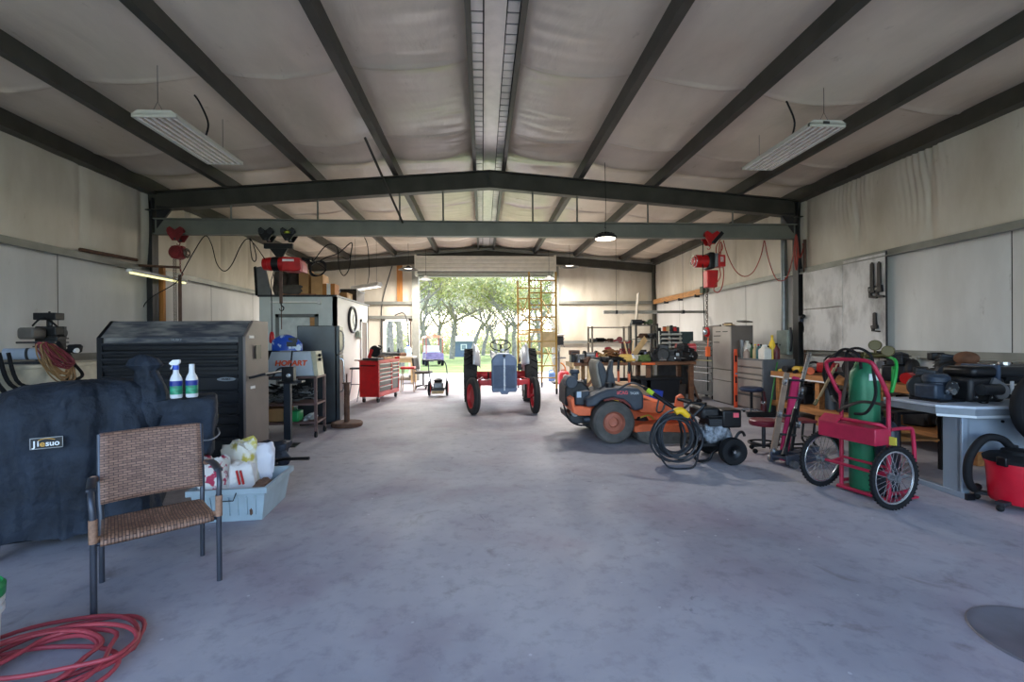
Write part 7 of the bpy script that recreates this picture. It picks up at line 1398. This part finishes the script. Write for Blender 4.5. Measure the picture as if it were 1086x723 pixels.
t = thing('water_tank', 'dusty blue-grey can on the lower shelf of the wooden bench', 'can', (5.52, 6.85, .26)); obj('can_body', B().cyl((0, 0, 0), (0, 0, .36), .09, n=20), mat('can_blue_grey', '#66727d', .5), t); obj('can_lid', B().lathe([(.093, .35), (.094, .37), (.03, .39), (.001, .39)], n=20), DKG, t)
pts = []
rnd = random.Random(31)
for k in range(7*14): a = 2*pi*k/14; q = k/14; pts.append(V((5.22+.03*sin(q*3), 6.30+(.30+.03*sin(q*1.9))*cos(a), .86+(.30+.03*cos(q*2.3))*sin(a))))
loc_tube('cable_coil', 'large upright coil of black cable behind the left upright of the gas cart', 'cable', pts, .014, BLK, 2)
pts = [V((5.1+.05*sin(i), 6.0+.33*cos(i*.9)+.02*i%.1, .62+.28*sin(i*.9+.4))) for i in range(40)]
loc_tube('cable_coil', 'loose black hoses hanging below the black cable coil', 'cable', pts, .012, BLK, 3)
# broom head and boots between the cabinet and the bench
a = atF(812, 437); bm_ = thing('push_broom', 'black push broom head with green handle leaning by the drawer cabinet', 'broom', (4.95, 7.72, 0), -.15); obj('broom_head', B().box(-.28, .28, -.04, .04, .03, .09), BLKM, bm_, bev=.008); obj('bristles', B().box(-.27, .27, -.03, .03, 0, .03), BLK, bm_); obj('handle', B().cyl((.1, 0, .08), (.42, .38, .95), .012), mat('handle_green', '#2f7a3a', .5), bm_)
t = thing('bottle_jack', 'dark red and silver jack standing beside the bench leg', 'jack', (5.12, 7.98, 0)); obj('jack_body', B().lathe([(.001, 0), (.07, 0), (.07, .03), (.05, .05), (.05, .3), (.03, .33), (.03, .42), (.001, .42)], n=16), mat('jack_dark_red', '#5c1f22', .5), t); obj('silver_band', B().lathe([(.052, .2), (.052, .25)], n=16, cap=False), CHR, t); obj('handle', B().cyl((.0, 0, .1), (-.1, -.1, .5), .012), DKG, t)
# ================================================================== oxygen / gas cart
OC = V((3.255, 3.775, 0)); oc = thing('gas_cylinder_cart', 'red two-wheeled welding gas cart with spoked wheels', 'cart', OC, -1.36); CRT = mat('cart_crimson', '#b02444', .42, .1, var=.15)
def spoked(x):
    Rw = .258; bt = B().torus((x, 0, Rw), Rw-.021, .021, 'x', 44, 10)
    for k in range(44): a = 2*pi*k/44; bt.cbox((x, (Rw-.002)*cos(a), Rw+(Rw-.002)*sin(a)), (.034, .012, .005), (a-pi/2, 0, 0))
    ty = obj('tyre', bt, BLK, oc); obj('rim', B().torus((x, 0, Rw), Rw-.048, .010, 'x', 44, 8), CHR, ty); obj('hub', B().cyl((x-.04, 0, Rw), (x+.04, 0, Rw), .022).cyl((x-.03, 0, Rw), (x-.02, 0, Rw), .034).cyl((x+.02, 0, Rw), (x+.03, 0, Rw), .034), GRYM, ty)
    for k in range(28): a = 2*pi*k/28; c_ = a+(.5 if k % 2 else -.5); s_ = .025 if k % 4 < 2 else -.025; obj('spoke', B().cyl((x+s_, .03*cos(c_), Rw+.03*sin(c_)), (x, (Rw-.05)*cos(a), Rw+(Rw-.05)*sin(a)), .0022, n=4), CHR, ty)
spoked(-.315); spoked(.315)
obj('axle', B().cyl((-.34, 0, .258), (.34, 0, .258), .014), CRT, oc)
hx_ = .205; TB = .017
obj('handle_frame', B().tube([(-hx_, .1, .03), (-hx_, .1, .80), (-hx_, .05, .92), (-hx_-.03, -.03, 1.12), (-hx_+.01, -.05, 1.19), (0, -.05, 1.205), (hx_-.04, -.05, 1.19), (hx_+.0, -.02, 1.10), (hx_+.02, .06, .92), (hx_, .1, .80), (hx_, .1, .03)], TB, 10, sm=5), CRT, oc)
obj('mid_hoop', B().tube([(-hx_, .1, .60), (-hx_, .02, .66), (-hx_+.06, -.02, .67), (hx_-.06, -.02, .67), (hx_, .02, .66), (hx_, .1, .60)], TB*.9, 10, sm=4), CRT, oc)
obj('side_hoop', B().tube([(hx_, .12, .62), (hx_+.0, .3, .62), (hx_, .38, .58), (hx_, .40, .25), (hx_, .36, .1), (hx_, .12, .08)], TB*.9, 10, sm=4), CRT, oc); obj('side_hoop', B().tube([(-hx_, .12, .62), (-hx_, .3, .62), (-hx_, .38, .58), (-hx_, .40, .25), (-hx_, .36, .1), (-hx_, .12, .08)], TB*.9, 10, sm=4), CRT, oc)
obj('lower_bar', B().cyl((-hx_, .1, .30), (hx_, .1, .30), .012), CRT, oc); obj('axle_brace', B().bar((-hx_, .1, .30), (-.3, 0, .26), .02, .02).bar((hx_, .1, .30), (.3, 0, .26), .02, .02) if False else B().bar((-hx_, .1, .28), (-hx_, -.01, .26), .02, .025), CRT, oc); obj('axle_brace', B().bar((hx_, .1, .28), (hx_, -.01, .26), .02, .025), CRT, oc)
obj('platform', B().box(-hx_-.02, hx_+.02, .06, .42, .02, .035), CRT, oc); obj('front_bar', B().cyl((-hx_-.02, .08, .03), (hx_+.02, .08, .03), .015), CRT, oc)
tb_ = obj('tool_box', B().box(-.27, .24, -.10, .06, .50, .64), CRT, oc, bev=.008); obj('box_flap', B().prism([(-.10, .64), (-.02, .70), (-.01, .695), (-.09, .632)], 'x', -.27, -.1), CRT, tb_)
obj('yellow_tag', B().box(.16, .28, .075, .083, .50, .57), mat('tag_yellow', '#d8cf52', .5), oc)
OW = Matrix.Translation(OC) @ Matrix.Rotation(-1.36, 4, 'Z')
CYG = mat('cylinder_green', '#1f6b4a', .4, .15, var=.15, scale=5); BRA = mat('gauge_brass', '#4f4523', .4, .5, var=.15)
cy = thing('gas_cylinder', 'tall green gas cylinder strapped in the red cart', 'cylinder', OW @ V((-.075, .21, .036)), .2)
obj('cylinder_body', B().lathe([(.001, 0), (.11, 0), (.116, .02), (.116, .98), (.105, 1.05), (.07, 1.11), (.045, 1.14), (.045, 1.17), (.001, 1.17)], n=36), CYG, cy); obj('valve', B().cyl((0, 0, 1.17), (0, 0, 1.23), .022).cyl((-.05, 0, 1.2), (.05, 0, 1.2), .015), BRA, cy); obj('cylinder_label', B().grid(lambda u, v: (.1175*cos(-2.2+1.0*u), .1175*sin(-2.2+1.0*u), .98+.06*v), 8, 1), mat('label_worn', '#c4d2cc', .5, var=.2), cy)
c2 = thing('gas_cylinder', 'short black gas cylinder beside the green one in the red cart', 'cylinder', OW @ V((.115, .21, .036))); obj('cylinder_body', B().lathe([(.001, 0), (.08, 0), (.085, .02), (.085, .56), (.06, .62), (.03, .64), (.03, .67), (.001, .67)], n=30), mat('cylinder_navy_black', '#1d2530', .4, .2), c2); obj('valve', B().cyl((0, 0, .67), (0, 0, .73), .02), BRA, c2)
rg = thing('pressure_regulator', 'pair of round brass pressure gauges on the green cylinder valve', 'gauge', cy.location+V((.0, 0, 1.19)), -.9)
for i, (x, z) in enumerate(((.08, .10), (.17, .05))): g = obj('gauge', B().cyl((x, -.02, z), (x, .025, z), .047, n=24), BRA, rg); obj('gauge_face', B().cyl((x, -.024, z), (x, -.02, z), .04, n=24), mat('gauge_face', '#5f5430', .4), g)
obj('regulator_body', B().cyl((0, 0, .0), (.18, 0, .02), .022).cyl((.08, .0, .02), (.08, 0, .07), .01), BRA, rg)
HGR = mat('hose_bright_green', '#1f9a3c', .5, var=.12); W_ = lambda *q: [OW @ V(p) for p in q]
loc_tube('torch_hose', 'bright green hose draped behind the cart handle top', 'hose', W_((-.19, .3, .95), (-.20, .26, 1.1), (-.15, .3, 1.22), (-.05, .34, 1.24), (.05, .34, 1.22), (.13, .3, 1.18), (.165, .24, 1.05), (.15, .22, .93), (.13, .26, 1.0), (.11, .3, 1.14)), .013, HGR, 6, 8)
loc_tube('torch_hose', 'black hose looping over the cart handle and hanging right of the green cylinder', 'hose', W_((-.24, .2, 1.05), (-.2, .16, 1.25), (-.08, .14, 1.30), (.04, .13, 1.24), (.10, .08, 1.1), (.13, .06, .9), (.07, .04, .75), (-.04, .05, .72)), .012, BLK, 6, 8)
loc_tube('torch_hose', 'second black hose looping left over the cart handle', 'hose', W_((-.3, .1, .85), (-.34, .1, 1.05), (-.28, .12, 1.22), (-.18, .12, 1.29), (-.06, .12, 1.24), (-.02, .1, 1.12)), .013, BLK, 6, 8)
STR = mat('leather_strap_brown', '#43372f', .7, var=.2)
loc_tube('cylinder_strap', 'brown strap slanting across the green cylinder', 'strap', W_((-.20, .08, .72), (-.15, .06, .76), (-.08, .075, .80), (.0, .085, .83), (.09, .11, .83), (.2, .1, .82)), .013, STR, 4)
loc_tube('cylinder_strap', 'dark strap running down left of the green cylinder from the cart handle', 'strap', W_((-.06, -.02, 1.2), (-.11, .05, 1.05), (-.17, .09, .88), (-.21, .1, .70)), .015, STR, 4)
tc_ = thing('cutting_torch', 'pair of thin metal torch tubes sticking out left of the cart upright', 'torch', OW @ V((-.2, .02, .98)));
a, e = OW @ V((-.22, .04, 1.12)), OW @ V((-.40, .05, .80)); o_ = OW @ V((-.2, .02, .98))
for dx in (0, .03): obj('torch_tube', B().cyl(V(a)+V((dx, 0, dx))-V(o_), V(e)+V((dx, 0, dx))-V(o_), .007, n=8), mat('torch_tan', '#a9946f', .45, .4), tc_)
obj('torch_head', B().cyl(V(e)-V(o_), V(e)-V(o_)+V((-.03, .0, -.05)), .016), BRA, tc_)
# ================================================================== grey steel desk with an engine heap
dk = thing('steel_desk', 'blue-grey steel desk carrying the black engine near the right wall', 'desk', (4.13, 3.66, 0), -.03); DKM = mat('desk_blue_grey', '#8d98a6', .45, .25, var=.06, scale=3); DTP = mat('desk_top_edge', '#c2c8d0', .35, .3, var=.05)
DL, DD, DH = 1.5, .62, .80
obj('desk_top', B().prism([(-.14, .10), (.06, -.06), (DL, -.06), (DL, DD), (-.16, DD)], 'z', DH-.025, DH), mat('desk_top_grey', '#b3bac6', .4, .2), dk, bev=.004); obj('top_band', B().prism([(-.13, .105), (.065, -.05), (DL, -.05), (DL, DD), (-.15, DD)], 'z', DH-.085, DH-.025), mat('desk_band_grey', '#7b828b', .5, .3), dk); obj('bright_edge', B().bar((-.13, .10, DH-.09), (.065, -.058, DH-.09), .012, .02).bar((.065, -.058, DH-.09), (DL, -.058, DH-.09), .012, .02), DTP, dk)
obj('leg_panel', B().box(-.0, .025, .02, .17, .05, DH-.08), DKM, dk); obj('end_post', B().box(.0, .07, -.0, .05, .04, DH-.08), DKM, dk, bev=.006); obj('foot_rail', B().box(-.01, .06, -.04, DD, .0, .05), DKM, dk, bev=.006); obj('foot_cap', B().box(-.012, .062, -.05, -.03, .0, .052), BLKM, dk); obj('modesty_panel', B().box(.05, DL, -.0, .02, .40, DH-.08), DKM, dk); obj('keyhole', B().cyl((.36, -.01, .66), (.36, .0, .66), .012), BLKM, dk)
obj('leg_panel', B().box(DL-.03, DL, .02, DD-.05, .05, DH-.08), DKM, dk); obj('foot_rail', B().box(DL-.06, DL+.01, -.04, DD, 0, .05), DKM, dk, bev=.006)
bx = thing('big_engine', 'long black engine with flat tank lying on the steel desk', 'engine', (4.55, 3.98, DH), -.02)
obj('block', B().box(-.14, .20, -.15, .17, .0, .22), ENG, bx, bev=.03); obj('tank', B().box(-.10, .62, -.14, .16, .22, .32), BLKM, bx, bev=.035); obj('rounded_cover', B().cyl((.26, .0, .24), (.66, .0, .24), .095, n=26), BLKM, bx, bev=.02); obj('lower_muffler', B().cyl((.22, -.02, .08), (.62, -.02, .07), .075, .05, n=20), ENG, bx); obj('filler_cap', B().cyl((.36, 0, .31), (.36, 0, .355), .045), CHR, bx); obj('vent_cap', B().cyl((.25, 0, .31), (.25, 0, .335), .02), CHR, bx); obj('starter', B().cyl((-.1, -.2, .12), (.08, -.2, .12), .05), DKG, bx)
obj('crank_pulley', B().lathe([(.001, -.02), (.07, -.02), (.07, 0), (.05, .01), (.001, .01)], (.12, -.17, .1), 'y', 22), GRYM, bx); obj('bolt_plate', B().cbox((.10, -.165, .17), (.12, .02, .06), (0, .5, 0)), GRYM, bx); obj('white_label', B().box(.23, .26, -.165, -.155, .07, .19), WHT, bx); obj('cowl_strap', B().box(.12, .15, -.15, .17, .1, .335), mat('strap_slate', '#39475c', .5), bx)
for k in range(4): obj('bolt', B().cyl((-.1+k*.07, -.155, .05+.03*(k % 2)), (-.1+k*.07, -.17, .05+.03*(k % 2)), .012), CHR, bx)
obj('ignition_lead', B().tube([(-.12, -.16, .03), (-.08, -.22, .0), (.0, -.2, .06), (.04, -.16, .14)], .007, 6, sm=4), BLK, bx)
b2 = thing('gearbox', 'dark slate gearbox at the left end of the steel desk', 'gearbox', (4.25, 4.0, DH), .1); GBX = mat('gearbox_slate', '#303a48', .5, .3, var=.3, scale=15); obj('case', B().lathe([(.001, 0), (.10, 0), (.11, .02), (.11, .07), (.09, .09), (.09, .17), (.105, .18), (.105, .22), (.08, .25), (.001, .25)], n=20), GBX, b2); obj('side_case', B().box(-.13, .0, -.10, .1, .02, .16), GBX, b2, bev=.02); obj('front_flange', B().lathe([(.001, -.02), (.06, -.02), (.065, 0), (.04, .02), (.001, .02)], (.02, -.115, .13), 'y', 20), DKG, b2)
for k in range(6): q = 2*pi*k/6; obj('flange_bolt', B().cyl((.02+.05*cos(q), -.125, .13+.05*sin(q)), (.02+.05*cos(q), -.145, .13+.05*sin(q)), .008, n=6), CHR, b2)
engine('small black engine behind the slate gearbox on the steel desk', (4.30, 4.16, DH), .8, .6, ENG, None, 'small_engine')
obj('output_shaft', B().cyl((-.02, -.12, .1), (-.02, -.17, .1), .03), CHR, b2); obj('mount_foot', B().box(-.13, .14, -.14, .14, 0, .02), BLKM, b2)
a = atX(984, 392, 5.32)
t = thing('flanged_pump', 'brown pump with round flange on the wooden bench left of the desk engine', 'pump', onr(.18, 4.72)+V((0, 0, 0)), .3); obj('pump_body', B().cyl((0, -.18, .2), (0, .15, .2), .11, n=22).box(-.1, .1, -.12, .1, 0, .14), RUST, t, bev=.01); obj('flange', B().torus((0, -.19, .2), .06, .022, 'y', 24), GRYM, t); obj('brown_dome', B().ball((.02, .08, .36), .11, .11, .08, 16), mat('dome_rust', '#6a452f', .8, var=.3), t)
tr_ = thing('metal_tray', 'shallow dark tray leaning on the left end of the steel desk', 'tray', (4.55, 4.75, .62)); obj('tray', B().cbox((0, 0, .02), (.3, .22, .02), (.2, .15, 0)), BLKM, tr_, bev=.005); obj('rim', B().cbox((0, -.11, .03), (.3, .02, .04), (.2, .15, 0)), GRYM, tr_)
sh_ = thing('side_table', 'low dark table between the gas cart and the desk', 'table', (4.55, 4.75, 0)); obj('table_top', B().box(-.25, .3, -.3, .3, .59, .62), BLKM, sh_, bev=.006); obj('lower_tray', B().box(-.22, .27, -.27, .27, .3, .32), WOOD, sh_)
for x in (-.22, .27):
    for y in (-.27, .27): obj('leg', B().box(x-.02, x+.02, y-.02, y+.02, 0, .6), BLKM, sh_)
engine('dark engine on the low table between gas cart and desk', (4.55, 4.85, .32), .8, .5, DKG, None, 'small_engine')
# ================================================================== shop vacuum, hose, big wheel at the right edge
a = atF(1064, 541); vc = thing('shop_vacuum', 'red shop vacuum with black lid and casters at the right edge', 'vacuum', (a.x+.20, a.y+.03, 0)); vc.scale = (.9,)*3; VR = mat('vacuum_red', '#c8142c', .4, var=.08)
obj('tub', B().lathe([(.001, .06), (.205, .06), (.215, .08), (.235, .40), (.245, .40), (.245, .43), (.001, .43)], n=40), VR, vc); obj('lid', B().lathe([(.25, .42), (.255, .45), (.22, .475), (.14, .49), (.13, .52), (.06, .53), (.001, .53)], n=40), BLK, vc); obj('lid_latch', B().cbox((-.25, -.05, .44), (.03, .08, .08)), BLKM, vc, bev=.008)
for k in range(5): q = 2*pi*k/5+3.35; cs = obj('caster_arm', B().bar((.17*cos(q), .17*sin(q), .075), (.30*cos(q), .30*sin(q), .07), .07, .03), DKG, vc); obj('caster', B().ball((.29*cos(q), .29*sin(q), .03), .03, .03, .03), BLK, vc)
hp_ = B().tube([(.06, .12, .50), (-.05, .12, .60), (-.2, .14, .60), (-.34, .14, .44), (-.34, .16, .24), (-.24, .2, .12), (-.08, .3, .1)], .034, 12, sm=8); obj('hose', hp_, BLK, vc)
for k in range(1): obj('hose_cuff', B().cyl((.06, .12, .46), (.06, .12, .54), .042), BLKM, vc)
t = thing('utility_wheel', 'large pneumatic wheel at the right edge above the vacuum', 'wheel', (4.64, 3.44, 0)); bt, br = B(), B(); wheel(bt, br, (0, 0, .81), .31, .10, 'y', .72); w_ = obj('tyre', bt, BLK, t); obj('rim', br, mat('rim_blue_grey', '#8f9bb0', .35, .5), w_); obj('axle_bracket', B().cyl((0, -.06, .81), (0, .16, .81), .02).box(-.03, .03, .12, .17, .6, .84), GRYM, t)
# ---- round steel floor cover lying in the slab
a = atF(1124, 684); single('floor_cover', B().lathe([(.001, .004), (.27, .004), (.275, .007), (.30, .007), (.305, .001), (.001, .0)], (a.x, a.y, 0), n=56), mat('floor_cover_grey', '#6c6a72', .5, .3, var=.2, scale=4), 'round dark grey floor cover set in the concrete at the lower right', 'floor cover')
